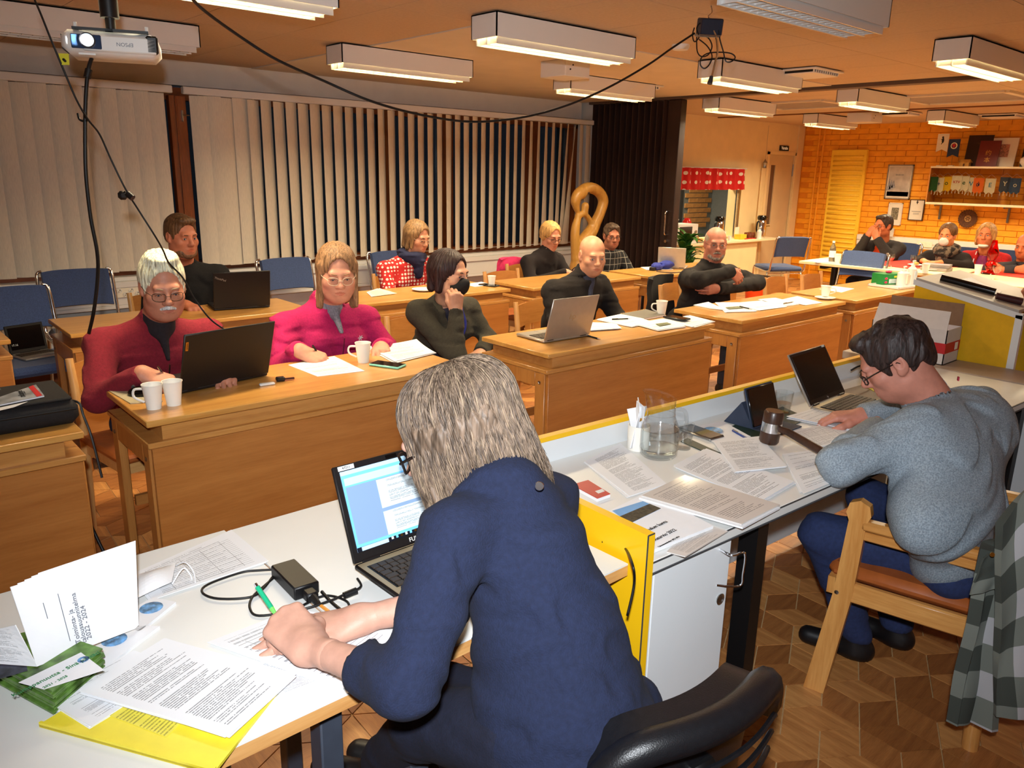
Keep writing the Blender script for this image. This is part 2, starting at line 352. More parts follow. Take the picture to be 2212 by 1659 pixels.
# ================================================================ windows behind the blinds
def window(n, x0, x1, mulls, z0=.80, z1=2.15):
    fr = MB(); t = .07; y0, y1 = WY-.03, WY+.1
    fr.bar((x0, y0, z0), (x0+t, y1, z1), 0); fr.bar((x1-t, y0, z0), (x1, y1, z1), 0); fr.bar((x0, y0, z1-.09), (x1, y1, z1), 1); fr.bar((x0, y0-.06, z0-.05), (x1, y1, z0+.03), 1)
    f = struct('window_%d' % n, fr, ['window_wood', 'window_wood_h'], smooth=False)
    edges = [x0]+mulls+[x1]
    for m in mulls:
        q = MB(); q.bar((m-.055, y0, z0), (m+.055, y1, z1-.09)); q.build('mullion', 'window_wood', f, smooth=False)
    for i in range(len(edges)-1):
        q = MB(); q.bar((edges[i]+.05, WY+.045, z0), (edges[i+1]-.05, WY+.05, z1-.05)); q.build('pane', 'pane', f, smooth=False)
window(1, -.6, 2.02, [.4, 1.3]); window(2, 2.12, 6.72, [2.75, 4.2, 4.9, 6.05])
# sill board and cable trunking under the windows
b = MB(); b.bar((-1.2, WY-.2, .735), (6.8, WY, .765), 0, .004); struct('trim_5', b, 'white_metal', label='pale window sill board')
b = MB(); b.bar((-1.2, WY-.24, .69), (6.8, WY-.02, .735), 0, .004); b.bar((-1.2, WY-.22, .56), (6.8, WY-.02, .69), 0, .004); b.bar((-1.2, WY-.225, .535), (6.8, WY-.02, .56), 0, .004)
trk = struct('trim_6', b, 'white_metal', label='white cable trunking along the window wall')
def socket(parent, x, y, z, n=4, ax='x'):
    w = .042*n; q = MB(); q.box((0, 0, 0), (w, .012, .075), bev=.003); P = q.build('socket_plate', mat('socket', (238, 228, 206), .35, var=0), parent)
    P.location = (x, y, z); P.rotation_euler.z = 0 if ax == 'x' else math.pi/2*-1
    for i in range(n):
        q = MB(); cx = (i-(n-1)/2)*.042; dz = .014*(1 if i % 2 else -1)*-1
        q.lathe([(.017, 0), (.017, .004), (.014, .004), (.013, -.002), (0, -.002)], 14, (cx, -.006, dz), RX(math.pi/2)); q.build('socket_outlet', 'white_gloss', P)
        q = MB()
        for sx in (-.006, .006): q.box((cx+sx*.7, -.0075, dz+sx), (.005, .003, .005))
        q.build('socket_hole', 'grey_dark', P)
socket(trk, 1.75, WY-.228, .655); socket(trk, 3.19, WY-.228, .65); socket(trk, 4.6, WY-.228, .65)
# ribbed radiators under the trunking
def radiator(x0, x1, label):
    r = thing('radiator', label, 'radiator', ((x0+x1)/2, WY-.12, .1), 0, 'radiators under the window'); L = x1-x0
    q = MB(); q.bar((-L/2, -.02, 0), (L/2, .03, .38)); q.build('panel', 'white_metal', r)
    for k in range(int(L/.034)):
        q = MB(); q.bar((-L/2+.034*k+.006, -.045, .02), (-L/2+.034*k+.026, -.02, .36)); q.build('fin', 'white_metal', r, smooth=False)
radiator(.85, 1.95, 'white ribbed radiator seen under the chair holding a small laptop')
# ================================================================ vertical blinds
def blind(name, x0, x1, label, pitch, width, ang, y=6.34, special=None, zb=.80, zt=2.09):
    r = thing('vertical_blind', label, 'blind', ((x0+x1)/2, y, .78), 0, 'vertical blinds')
    q = MB(); q.bar((x0, y-.03, 2.095), (x1, y+.03, 2.15), 0, .006); q.build('head_rail', 'white_metal', r, world=True)
    n = int((x1-x0-.08)/pitch); q = MB(); q.tube([(x0+.05, y, zb+.015), (x1-.05, y, zb+.015)], .0025, 5); q.build('chain', 'white_metal', r, world=True)
    for k in range(n):
        x = x0+.06+pitch*k+pitch/2; sp = special(k, n) if special else None
        if sp == 'skip': continue
        a0, a1_, dx = sp if sp else (ang, ang, 0); a0 += random.uniform(-.05, .05); a1_ += random.uniform(-.07, .07)
        def fn(u, v, x=x, a0=a0, a1_=a1_, dx=dx):
            a = a0*(1-v)+a1_*v; s_ = (u-.5)*width; bow = .010*(1-(2*u-1)**2)
            return (x+dx*v+s_*math.cos(a)+bow*math.sin(a), y+s_*math.sin(a)-bow*math.cos(a), zt+(zb-zt)*v+(.004 if k % 2 else 0))
        q = MB(); q.grid(fn, 3, 8, thick=.0012)
        sl = q.build('slat', 'blind', r, world=True)
        q = MB(); q.box((x, y, 2.085), (.012, .012, .03)); q.build('carrier', 'chrome', sl if False else r, world=True)
blind('a', -1.1, 2.22, 'closed pale vertical blind on the left half of the window wall', .11, .127, -.22)
def sp2(k, n):
    if k < 2: return (-.3, -.2, 0)
    if k < 4: return (.15, .1, 0)
    if k > n-6: return [( .7, .45, -.02), (.75, .3, -.05), (.9, .2, -.1), (.5, .5, .02), (.35, .3, .02), (.1, .1, 0)][k-(n-5)] if k-(n-5) < 5 else None
    if k > n-14: return (.62, .62-.035*(k-n+14), 0)
    return (.42, .46, 0) if k < 12 else (.50, .54, 0)
blind('b', 2.30, 6.86, 'half open pale vertical blind in front of the long dark window', .1085, .127, .5, special=sp2)
# open wooden window sash standing between the two blinds
r = thing('window_sash', 'brown wooden window sash edge between the two vertical blinds', 'window sash', (2.26, 6.40, .82))
q = MB(); q.bar((2.205, 6.37, .82), (2.33, 6.43, 2.085), 0, .004); q.build('stile', 'window_wood', r, world=True)
q = MB(); q.bar((2.245, 6.36, .82), (2.262, 6.372, 2.085), 0, .003); q.build('bead', 'window_wood', r, world=True)
q = MB(); q.bar((2.29, 6.355, 1.9), (2.3, 6.37, 1.98)); q.tube([(2.295, 6.36, 1.945), (2.34, 6.34, 1.945)], .005, 6); q.build('latch', 'steel', r, world=True)
# ================================================================ folding partition and its ceiling track
r = thing('folding_partition', 'dark brown folded accordion partition stacked against the window wall', 'partition', (6.9, 5.8, 0))
ys = np.linspace(5.30, 6.36, 14)
for i in range(13):
    ya, yb = ys[i], ys[i+1]; xa, xb = (6.80, 6.93)
    for (p, qv) in (((xb, ya), (xa, (ya+yb)/2)), ((xa, (ya+yb)/2), (xb, yb))):
        dv = Vector((qv[0]-p[0], qv[1]-p[1], 0)); n_ = Vector((-dv.y, dv.x, 0)).normalized()*.006
        q = MB(); poly = [(p[0]+n_.x, p[1]+n_.y), (p[0]-n_.x, p[1]-n_.y), (qv[0]-n_.x, qv[1]-n_.y), (qv[0]+n_.x, qv[1]+n_.y)]
        q.prism(poly, .02, 2.315); q.build('pleat', 'partition', r, world=True, smooth=False)
q = MB(); q.bar((6.82, 5.14, .02), (6.92, 5.30, 2.315), 0, .006); q.build('lead_post', 'partition', r, world=True)
q = MB(); q.tube(spline([(6.82, 5.20, 1.21), (6.765, 5.20, 1.20), (6.765, 5.20, 1.1), (6.765, 5.20, .98), (6.82, 5.20, .97)], 5), .008); q.tube([(6.82, 5.2, .90), (6.79, 5.2, .90)], .016, 12); q.build('handle', 'chrome', r, world=True)
b = MB(); b.bar((6.81, -1.2, CZ-.03), (6.93, 6.4, CZ+.015)); struct('trim_7', b, 'track', label='dark ceiling track of the folding partition')
b = MB(); b.bar((9.56, -1.2, CZ-.012), (9.61, 6.6, CZ+.012)); struct('trim_8', b, mat('track2', (130, 78, 36), .6, var=0))
# ================================================================ ceiling lights
tubeE = mat('tube_lit', (255, 226, 160), .5, var=0, emit=70); mat('tube_off', (236, 238, 240), .3, var=0); mat('refl_lit', (255, 236, 190), .3, var=0)
def ceiling_light(x0, y0, label, on=True, L=1.06, W=.2, H=.115):
    r = thing('ceiling_light', label, 'ceiling light', (x0+L/2, y0+W/2, CZ-.006-H), 0, 'louvred ceiling lights')
    q = MB(); t = .006
    q.bar((-L/2, -W/2, 0), (L/2, -W/2+t, H)); q.bar((-L/2, W/2-t, 0), (L/2, W/2, H)); q.bar((-L/2, -W/2, 0), (-L/2+t, W/2, H)); q.bar((L/2-t, -W/2, 0), (L/2, W/2, H)); q.bar((-L/2, -W/2, H-t), (L/2, W/2, H))
    q.build('housing', 'white_metal', r, smooth=False)
    for s in (-1, 1):
        q = MB(); q.tube([(-L/2+.03, s*W*.23, .045), (L/2-.03, s*W*.23, .045)], .0125, 8); q.build('tube', tubeE if on else 'tube_off', r)
        q = MB(); q.bar((-L/2+.02, s*(W/2-.02)-.004, -.03), (L/2-.02, s*(W/2-.02)+.004, .03)); q.build('louvre_side', 'louvre', r, smooth=False)
    q = MB(); q.bar((-L/2+.02, -.004, -.03), (L/2-.02, .004, .03)); q.build('louvre_side', 'louvre', r, smooth=False)
    n = 21
    me_ = MB(); me_.box((0, 0, 0), (.0025, W-.045, .05)); mm = me_.mesh('louvre_blade'); mm.materials.append(M['louvre'])
    for k in range(n):
        o = bpy.data.objects.new('louvre_blade', mm); COL.objects.link(o); o.parent = r; o.location = (-L/2+.04+(L-.08)*k/(n-1), 0, 0)
    if on:
        l = bpy.data.lights.new('lamp_light', 'AREA'); l.shape = 'RECTANGLE'; l.size = L-.06; l.size_y = W-.04; l.energy = LAMP_W*(1.5 if x0 > 6.9 else 1); l.color = LAMP_COL; l.spread = math.radians(150)
        lo = bpy.data.objects.new('lamp_light', l); COL.objects.link(lo); lo.parent = r; lo.location = (0, 0, -.034)
for x, y, lab, on in ((.77, 3.17, 'lit louvred ceiling light at the top beside the projector', True), (2.72, 4.70, 'lit ceiling light nearest the wall above the middle of the blinds', True), (2.72, 3.2, 'large lit ceiling light in front of the plain square ceiling box', True),
                      (4.74, 4.66, 'lit ceiling light in front of the folding partition top', True), (2.68, 1.72, 'unlit louvred ceiling light at the top right with shiny grids', False), (4.80, 3.3, 'lit ceiling light behind the hanging gooseneck microphone', True),
                      (4.93, 1.80, 'lit ceiling light at the right edge, the brightest one', True), (6.98, 4.8, 'lit ceiling light just past the track above the kitchen wall', True), (7.05, 3.43, 'lit ceiling light past the track, nearest the sunken ceiling recess', True),
                      (9.55, 5.12, 'lit ceiling light by the corner of door and brick wall', True), (9.8, 3.74, 'lit ceiling light above the pennant shelf', True), (.80, 4.78, 'unlit ceiling light behind the projector', False)):
    ceiling_light(x, y, lab, on)
for x, y, lab in ((7.05, 1.8, 'lit ceiling light in the far room, right of view'), (9.8, 2.0, 'lit ceiling light near the brick wall, right of view')):
    ceiling_light(x, y, lab, True)
# ceiling boxes, vents, recesses
def cbox(x, y, s, h, lab):
    r = thing('ceiling_box', lab, 'ceiling box', (x, y, CZ-.006-h), .0); q = MB(); q.box((0, 0, h/2), (s, s, h), bev=.004); q.build('cover', 'white_metal', r)
    for dx, dz in ((-.1, .02), (.0, .05)):
        q = MB(); q.lathe([(0, 0), (.006, 0), (.006, .004), (0, .004)], 8, (s*dx-.05, -s/2, h/2+dz-.03), RX(math.pi/2)); q.build('screw', 'grey_dark', r)
cbox(4.26, 4.25, .25, .11, 'plain white square box on the ceiling behind the large light'); cbox(9.85, 4.68, .3, .11, 'plain white square box on the far ceiling')
def vent(x, y, s, lab):
    r = thing('ceiling_vent', lab, 'vent', (x, y, CZ-.035), 0, 'ceiling vents')
    q = MB(); q.box((0, 0, .022), (s, s, .012), bev=.003); q.build('flange', 'white_metal', r); q = MB(); q.box((0, 0, .008), (s*.84, s*.84, .02)); q.build('slot', 'black', r)
    q = MB(); q.box((0, 0, -.004), (s*.86, s*.86, .008), bev=.003); q.build('plate', 'white_metal', r)
    for k in range(12):
        for a in (0, math.pi/2):
            q = MB(); q.box(RZ(a) @ Vector((s*(-.42+.076*k), -s*.425, .008)), (.01, .01, .022)); q.build('fin', 'white_metal', r)
vent(5.72, 4.88, .42, 'square ceiling vent above the folding partition'); vent(5.77, 3.25, .42, 'square ceiling vent behind the microphone'); vent(6.0, 1.9, .42, 'ceiling vent at the right edge'); vent(10.9, 3.5, .42, 'ceiling vent above the shelf'); vent(9.95, 4.3, .36, 'flat ceiling vent beside the far square box')
for x, y, w_, d_, lab in ((8.5, 3.1, .9, 1.0, 'sunken skylight panel over the far table'), (8.35, 4.7, .8, .9, 'sunken skylight panel near the kitchen wall')):
    r = thing('ceiling_recess', lab, 'ceiling panel', (x, y, CZ-.02)); q = MB()
    for s in (-1, 1): q.bar((-w_/2, s*d_/2-.03, 0), (w_/2, s*d_/2+.03, .019)); q.bar((s*w_/2-.03, -d_/2, 0), (s*w_/2+.03, d_/2, .019))
    q.build('rim', 'ceil_plain', r); q = MB(); q.bar((-w_/2+.03, -d_/2+.03, .012), (w_/2-.03, d_/2-.03, .019)); q.build('panel', mat('recess', (150, 138, 132), .8, var=.03), r)
o = MB(); o.lathe([(0, 0), (.045, 0), (.055, .018), (.055, .03), (0, .03)], 18); o = o.build('smoke_detector', 'white_metal'); o.location = (4.2, 3.2, CZ-.03); tag(o, 'small round white smoke detector on the ceiling by the microphone box', 'smoke detector')
# ================================================================ furniture
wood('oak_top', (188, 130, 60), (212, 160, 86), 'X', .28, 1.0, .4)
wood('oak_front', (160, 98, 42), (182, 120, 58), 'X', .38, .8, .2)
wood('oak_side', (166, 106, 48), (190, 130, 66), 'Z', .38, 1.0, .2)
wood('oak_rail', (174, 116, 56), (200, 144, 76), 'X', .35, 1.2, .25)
wood('beech', (196, 136, 74), (222, 168, 104), 'Z', .35, 1.0, .25)
wood('beech_h', (196, 136, 74), (222, 168, 104), 'X', .35, 1.0, .25)
wood('armchair_wood', (190, 124, 58), (224, 164, 92), 'Z', .3, 1.0, .3)
wood('armchair_wood_y', (190, 124, 58), (224, 164, 92), 'Y', .3, 1.0, .3)
mat('seat_brown', (168, 88, 36), .5, var=.08, scale=14, bump=.05)
mat('chair_blue', (62, 80, 122), .9, var=.12, scale=160, bump=.2, bscale=600, sheen=.2)
mat('table_white', (226, 226, 222), .35, var=.012, scale=6, coat=.1)
mat('panel_white', (224, 228, 230), .35, var=.01, scale=4)
mat('edge_grey', (60, 62, 66), .5, var=0)
mat('yellow', (244, 190, 20), .35, var=.02, scale=6)
mat('leg_grey', (58, 64, 76), .45, var=.04)
mat('leather_black', (20, 20, 23), .36, var=.08, scale=80, bump=.12, bscale=420)
def desk(x, y, label, L=1.33, D=.505, rot=-.012):
    r = thing('council_desk', label, 'desk', (x, y, 0), rot, 'stepped wooden council desks')   # origin: front left corner
    q = MB(); q.bar((0, 0, .727), (L, D, .75), 0, .003); q.build('top', 'oak_top', r)
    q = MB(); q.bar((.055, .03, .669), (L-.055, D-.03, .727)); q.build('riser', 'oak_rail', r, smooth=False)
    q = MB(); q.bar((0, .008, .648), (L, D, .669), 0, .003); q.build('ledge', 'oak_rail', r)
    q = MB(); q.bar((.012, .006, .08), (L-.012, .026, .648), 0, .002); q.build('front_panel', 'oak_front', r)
    for s in (0, 1):
        x0 = .004 if s == 0 else L-.034; x1 = x0+.03
        for y0, y1 in ((.026, .095), (D-.10, D-.03)):
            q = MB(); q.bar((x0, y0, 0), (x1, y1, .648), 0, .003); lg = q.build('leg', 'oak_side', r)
            for z in (.60,):
                b_ = MB(); b_.lathe([(0, 0), (.0075, 0), (.009, .003), (.006, .004), (.004, .002), (0, .002)], 10, (x0 if s == 0 else x1, (y0+y1)/2, z), RY(-math.pi/2 if s == 0 else math.pi/2)); b_.build('bolt', 'steel', lg)
        q = MB(); q.bar((x0, .095, .575), (x1, D-.10, .648), 0, .002); q.build('top_rail', 'oak_side', r)
        q = MB(); q.bar((x0, .095, .04), (x1, D-.10, .10), 0, .002); q.build('stretcher', 'oak_side', r)
    q = MB(); q.bar((.04, D-.11, .30), (L-.04, D-.09, .34)); q.build('rear_rail', 'oak_front', r)
    return r
for x, y, L, lab in ((.572-1.33, 2.705, 1.33, 'council desk at the left edge, in the front row, with the black briefcase on it'), (.756, 2.667, 1.345, 'council desk in the front row with two paper cups and a large black laptop'),
                     (2.54, 2.580, 1.33, 'council desk in the front row with the open silver laptop'), (4.085, 2.522, 1.27, 'council desk in the front row with loose papers and a cup on a saucer'), (5.46, 2.482, 1.33, 'front row council desk farthest right, with a glove box tray'),
                     (.669-1.33, 4.40, 1.33, 'back row council desk at the left edge, mostly outside the picture'), (.923, 4.357, 1.33, 'back row council desk with the black laptop near the window'), (2.48, 4.31, 1.34, 'back row council desk behind the pink fleece, with a newspaper and plate'),
                     (3.975, 4.215, 1.22, 'empty back row council desk behind the bald man'), (5.28, 4.135, 1.27, 'back row council desk nearest the partition, with a grey laptop')):
    desk(x, y, lab, L)
# ---------------------------------------------------------------- wooden chairs
def wood_chair():
    r = thing('wooden_chair', '', 'chair', (0, 0, 0), 0, 'wooden chairs of the council desks')   # faces -y
    q = MB(); q.box((0, 0, .44), (.43, .41, .035), bev=.012); q.build('seat', 'seat_brown', r)
    for s in (-1, 1):
        q = MB(); q.tube([(s*.185, -.17, 0), (s*.185, -.17, .43)], [.015, .019], 12); q.build('leg', 'beech', r)
        q = MB(); q.tube([(s*.195, .235, 0), (s*.195, .195, .43), (s*.2, .24, .785)], [.017, .02, .016], 12); q.build('leg', 'beech', r)
        q = MB(); q.bar((s*.185-.012, -.17, .375), (s*.185+.012, .2, .425)); q.build('side_rail', 'beech_h', r)
    for y in (-.17, .19):
        q = MB(); q.bar((-.185, y-.011, .375), (.185, y+.011, .425)); q.build('cross_rail', 'beech_h', r)
    q = MB(); q.grid(lambda u, v: (-.195+.39*u, .222+.025*v+.035*math.sin(math.pi*u),   .635+.135*v-.012*(2*u-1)**2), 12, 4, thick=-.014); q.build('backrest', 'oak_front', r)
    return r
WC = wood_chair(); wc_used = [False]
def wchair(x, y, rot, lab):
    if not wc_used[0]:
        WC.matrix_basis = Matrix.Translation((x, y, 0)) @ Matrix.Rotation(rot, 4, 'Z'); WC['label'] = lab; wc_used[0] = True; return WC
    return dup(WC, (x, y, 0), rot, lab)
for x, y, rz, lab in ((.98, 3.42, .12, 'wooden chair under the man in the red sweater'), (1.86, 3.47, 0, 'wooden chair under the woman in pink fleece'), (2.5, 3.42, -.25, 'wooden chair under the masked woman'), (3.5, 3.42, .05, 'wooden chair under the bald man'),
                      (4.98, 3.46, .3, 'wooden chair under the man with folded arms'), (6.03, 3.20, .1, 'empty wooden chair behind the right desk, nearer the folded arms'), (6.48, 3.12, .1, 'empty wooden chair behind the right desk, beside the glove box'),
                      (1.7, 5.12, 0, 'wooden chair under the man in black by the window'), (3.5, 5.1, 0, 'wooden chair under the woman in polka dots'), (4.85, 5.05, 0, 'wooden chair under the blonde woman in a black jacket'), (5.9, 5.1, 0, 'wooden chair under the woman in a plaid top'), (4.35, 4.75, .1, 'wooden chair pushed under the empty back row desk')):
    wchair(x, y, rz, lab)
# ---------------------------------------------------------------- blue chairs with chrome frame
def blue_chair():
    r = thing('blue_chair', '', 'chair', (0, 0, 0), 0, 'blue upholstered chairs with chrome frames')   # faces -y
    q = MB(); q.box((0, -.01, .455), (.45, .44, .06), bev=.022); q.build('seat', 'chair_blue', r)
    q = MB(); q.grid(lambda u, v: (-.21+.42*u, .235+.07*v+.02*math.sin(math.pi*u), .62+.24*v-.01*(2*u-1)**4), 12, 6, thick=-.035); q.build('backrest', 'chair_blue', r)
    for s in (-1, 1):
        q = MB(); q.tube(spline([(s*.235, -.2, .01), (s*.235, -.2, .42), (s*.235, -.12, .44), (s*.235, .18, .43), (s*.235, .235, .52), (s*.235, .30, .80), (s*.225, .315, .85), (s*.20, .31, .86)], 5), .0115, 10); q.build('leg', 'chrome', r)
        q = MB(); q.tube([(s*.235, .27, .01), (s*.235, .15, .43)], .0115, 10); q.build('leg', 'chrome', r)
    q = MB(); q.tube([(-.235, .16, .40), (.235, .16, .40)], .009, 8); q.build('cross_bar', 'chrome', r)
    return r
BC = blue_chair(); bc_used = [False]
def bchair(x, y, rot, lab):
    if not bc_used[0]:
        BC.matrix_basis = Matrix.Translation((x, y, 0)) @ Matrix.Rotation(rot, 4, 'Z'); BC['label'] = lab; bc_used[0] = True; return
    dup(BC, (x, y, 0), rot, lab)
for x, y, rz, lab in ((.87, 5.14, .1, 'blue chair at the left edge with a small laptop on its seat'), (1.36, 5.82, -.05, 'empty blue chair against the window wall, left of the man in black'), (2.9, 5.75, 0, 'blue chair back between the black laptop and the pink fleece'),
                      (3.95, 5.8, 0, 'blue chair back left of the polka dot woman'), (9.3, 5.3, 2.6, 'empty blue chair beside the cream door at the far table'), (7.72, 3.62, math.pi/2+math.pi, 'blue chair pushed in at the near side of the far table'),
                      (9.28, 3.92, -math.pi/2, 'blue chair under the man with his hands at his mouth'), (9.3, 3.2, -math.pi/2, 'blue chair under the masked woman with a scarf'), (9.35, 2.85, -math.pi/2, 'blue chair under the woman in the red jacket'), (9.2, 2.38, -math.pi/2, 'blue chair under the grey sweater man at the right edge')):
    bchair(x, y, rz, lab)
# ---------------------------------------------------------------- near white table (two tables side by side)
def white_table(x0, x1, y0, y1, lab, z=.72, legs=True, edge='beech_h', legm='leg_grey', th=.03):
    r = thing('white_table', lab, 'table', ((x0+x1)/2, (y0+y1)/2, 0)); w, d = (x1-x0)/2, (y1-y0)/2
    q = MB(); q.bar((-w, -d, z-.004), (w, d, z)); q.build('top', 'table_white', r, smooth=False)
    q = MB(); q.bar((-w, -d, z-th), (w, d, z-.004)); q.build('edge_band', edge, r, smooth=False)
    for sx in (-1, 1):
        for sy in (-1, 1):
            q = MB(); q.bar((sx*(w-.09)-.022, sy*(d-.08)-.022, 0), (sx*(w-.09)+.022, sy*(d-.08)+.022, z-th), 0, .003); q.build('leg', legm, r)
        q = MB(); q.bar((sx*(w-.09)-.012, -d+.1, z-th-.05), (sx*(w-.09)+.012, d-.1, z-th), 0); q.build('apron', legm, r)
    return r
white_table(-.56, .655, 1.035, 1.775, 'white table at the left with the yellow folder and brochures on it'); white_table(.66, 1.29, 1.03, 1.765, 'white table with the open laptop in front of the navy cardigan')
# ---------------------------------------------------------------- chairman's desk: white with yellow edges
CA = -.045
r = thing('chairman_desk', 'long white desk with yellow edging, gavel and glass jug on it', 'desk', (1.31, 1.0, 0), CA)
LN, DP = 2.58, .625
q = MB(); q.bar((.02, 0, .69), (LN, DP, .72), 0, .002); q.build('top', 'table_white', r)
q = MB(); q.bar((.02, -.003, .688), (LN, .0, .691)); q.bar((.02, -.003, .717), (LN, 0, .72)); q.build('edge_line', 'edge_grey', r)
q = MB(); q.bar((-.005, -.01, .05), (.02, DP+.02, .80)); q.build('end_panel', 'yellow', r, smooth=False)
q = MB(); q.bar((-.0055, -.0115, .05), (-.0025, -.0095, .80)); q.bar((-.004, -.0105, .7975), (.018, -.0095, .801)); q.build('end_panel_line', 'edge_grey', r)
q = MB(); q.bar((.02, DP, .05), (LN, DP+.02, .79)); q.build('front_panel', 'panel_white', r, smooth=False)
q = MB(); q.bar((.02, DP-.004, .79), (LN, DP+.022, .805)); q.build('front_trim', 'yellow', r, smooth=False)
q = MB(); q.bar((.03, .01, .04), (.05, DP-.01, .69)); q.bar((.05, .008, .04), (.335, .026, .685)); q.bar((.33, .01, .04), (.348, DP-.01, .69)); cb = q.build('cabinet', 'panel_white', r, smooth=False)
q = MB(); q.lathe([(0, 0), (.014, 0), (.016, .004), (.011, .006), (.008, .003), (0, .003)], 16, (.318, .008, .52), RX(math.pi/2)); q.build('lock', 'steel', cb)
q = MB(); q.tube(spline([(.3, .008, .665), (.3, -.03, .665), (.345, -.035, .66), (.347, -.035, .60), (.345, -.03, .565), (.3, .008, .565)], 4), .003, 6); q.build('wire_handle', 'chrome', cb)
q = MB(); q.bar((.03, .04, 0), (.34, DP-.02, .04)); q.build('plinth', 'grey_dark', r)
q = MB(); q.bar((.348, DP-.03, .25), (LN, DP-.012, .64)); q.build('modesty_panel', mat('panel_lilac', (206, 206, 216), .4, var=.01), r, smooth=False)
for x_ in (.55, LN-.1):
    q = MB(); q.bar((x_, .06, .0), (x_+.05, .12, .69)); q.build('leg', 'black', r)
q = MB(); q.bar((.348, .1, .60), (LN, .12, .69)); q.build('apron', mat('apron_brown', (92, 64, 44), .6, var=.05), r)
# ---------------------------------------------------------------- lectern
r = thing('lectern', 'yellow lectern with white edges and slanted grey top', 'lectern', (4.45, 1.38, 0))
xa, xb, yb, yf = 4.2, 4.78, 1.14, 1.62
def slab(x0, x1, dz0=0, dz1=0): return [(x0, yb, .985+dz0), (x0, yf, 1.085+dz0), (x1, yf, 1.085+dz0), (x1, yb, .985+dz0)]
q = MB(); a_ = slab(xa, xb); q.add([(x, y, z) for x, y, z in a_]+[(x, y, z+.014) for x, y, z in a_], [(3, 2, 1, 0), (4, 5, 6, 7), (0, 1, 5, 4), (1, 2, 6, 5), (2, 3, 7, 6), (3, 0, 4, 7)]); q.build('slanted_top', mat('lect_grey', (172, 166, 160), .4, var=.02), r, world=True, smooth=False)
for x0, x1 in ((xa, xa+.02), (xb-.02, xb)):
    q = MB(); pl = [(yb, 0), (yf, 0), (yf, 1.085), (yb, .985)]; q.add([(x0, y, z) for y, z in pl]+[(x1, y, z) for y, z in pl], [(0, 1, 2, 3), (7, 6, 5, 4), (0, 4, 5, 1), (1, 5, 6, 2), (2, 6, 7, 3), (3, 7, 4, 0)]); q.build('side_panel', mat('lect_yellow', (228, 176, 20), .4, var=.03), r, world=True, smooth=False)
    q = MB(); q.add([(x0-.004, yb-.02, .955), (x0-.004, yf+.01, 1.063), (x0-.004, yf+.01, 1.09), (x0-.004, yb-.02, .982), (x1+.004, yb-.02, .955), (x1+.004, yf+.01, 1.063), (x1+.004, yf+.01, 1.09), (x1+.004, yb-.02, .982)], [(3, 2, 1, 0), (4, 5, 6, 7), (0, 1, 5, 4), (2, 3, 7, 6), (1, 2, 6, 5), (3, 0, 4, 7)]); q.build('top_edging', 'panel_white', r, world=True, smooth=False)
    q = MB(); q.bar((x0-.004, yb-.022, 0), (x1+.004, yb+.01, .975)); q.build('upright_edging', 'panel_white', r, world=True, smooth=False)
q = MB(); q.bar((xa+.02, yf-.02, 0), (xb-.02, yf, 1.08)); q.build('front_panel', 'lect_yellow', r, world=True, smooth=False)
# side table joining the desk and the lectern
r = thing('side_table', 'grey topped side table by the lectern carrying the white carton', 'table', (4.0, 1.1, 0))
q = MB(); q.bar((3.92, .62, .68), (4.19, 1.82, .72), 0, .003); q.build('top', mat('top_taupe', (168, 152, 138), .45, var=.03), r, world=True)
q = MB(); q.bar((3.94, .64, 0), (3.96, 1.80, .68)); q.bar((4.15, .64, 0), (4.17, 1.80, .68)); q.build('side', 'panel_white', r, world=True, smooth=False)
q = MB(); q.bar((3.955, .63, 0), (3.975, .645, .68)); q.build('edge_strip', 'edge_grey', r, world=True, smooth=False)
# ---------------------------------------------------------------- chairman's armchair
AX, AY = 2.50, .80
r = thing('armchair', 'oak armchair with orange seat under the man in grey, plaid shirt over its back', 'chair', (AX, AY, 0), .2)
q = MB(); q.box((0, .01, .405), (.47, .46, .05), bev=.02); q.build('seat', 'seat_brown', r)
for s in (-1, 1):
    q = MB(); q.prism([(.0, 0), (.062, 0), (.105, .36), (.115, .60), (.125, .625), (.118, .655), (.09, .668), (.062, .655), (.055, .625), (.065, .60), (.05, .36)], -.016, .016, rot=Matrix(((0, 0, 1), (-1, 0, 0), (0, 1, 0))), c=(s*.265, .255, 0)); q.build('front_post', 'armchair_wood', r)
    q = MB(); q.tube([(s*.265, -.215, 0), (s*.265, -.20, .42), (s*.265, -.27, .80)], [.022, .026, .02], 12); q.build('rear_post', 'armchair_wood', r)
    q = MB(); q.bar((s*.265-.022, -.26, .575), (s*.265+.022, .155, .608), 0, .010); q.build('arm_rest', 'armchair_wood_y', r)
    q = MB(); q.bar((s*.265-.012, -.25, .545), (s*.265+.012, .155, .576), 0, .004); q.build('arm_rail', 'armchair_wood_y', r)
    q = MB(); q.bar((s*.265-.013, -.24, .335), (s*.265+.013, .18, .40), 0, .006); q.build('seat_rail', 'armchair_wood_y', r)
    q = MB(); q.lathe([(0, 0), (.006, 0), (.007, .002), (0, .003)], 8, (s*.265+s*.0165, .195, .36), RY(s*math.pi/2)); q.build('bolt', 'steel', r)
q = MB(); q.grid(lambda u, v: (-.25+.5*u, -.25-.05*v-.03*math.sin(math.pi*u), .62+.2*v), 10, 4, thick=.016); q.build('backrest', 'armchair_wood', r)
for y_ in (.21, -.21):
    q = MB(); q.bar((-.25, y_, .335), (.25, y_+.022, .39)); q.build('cross_rail', 'armchair_wood', r)
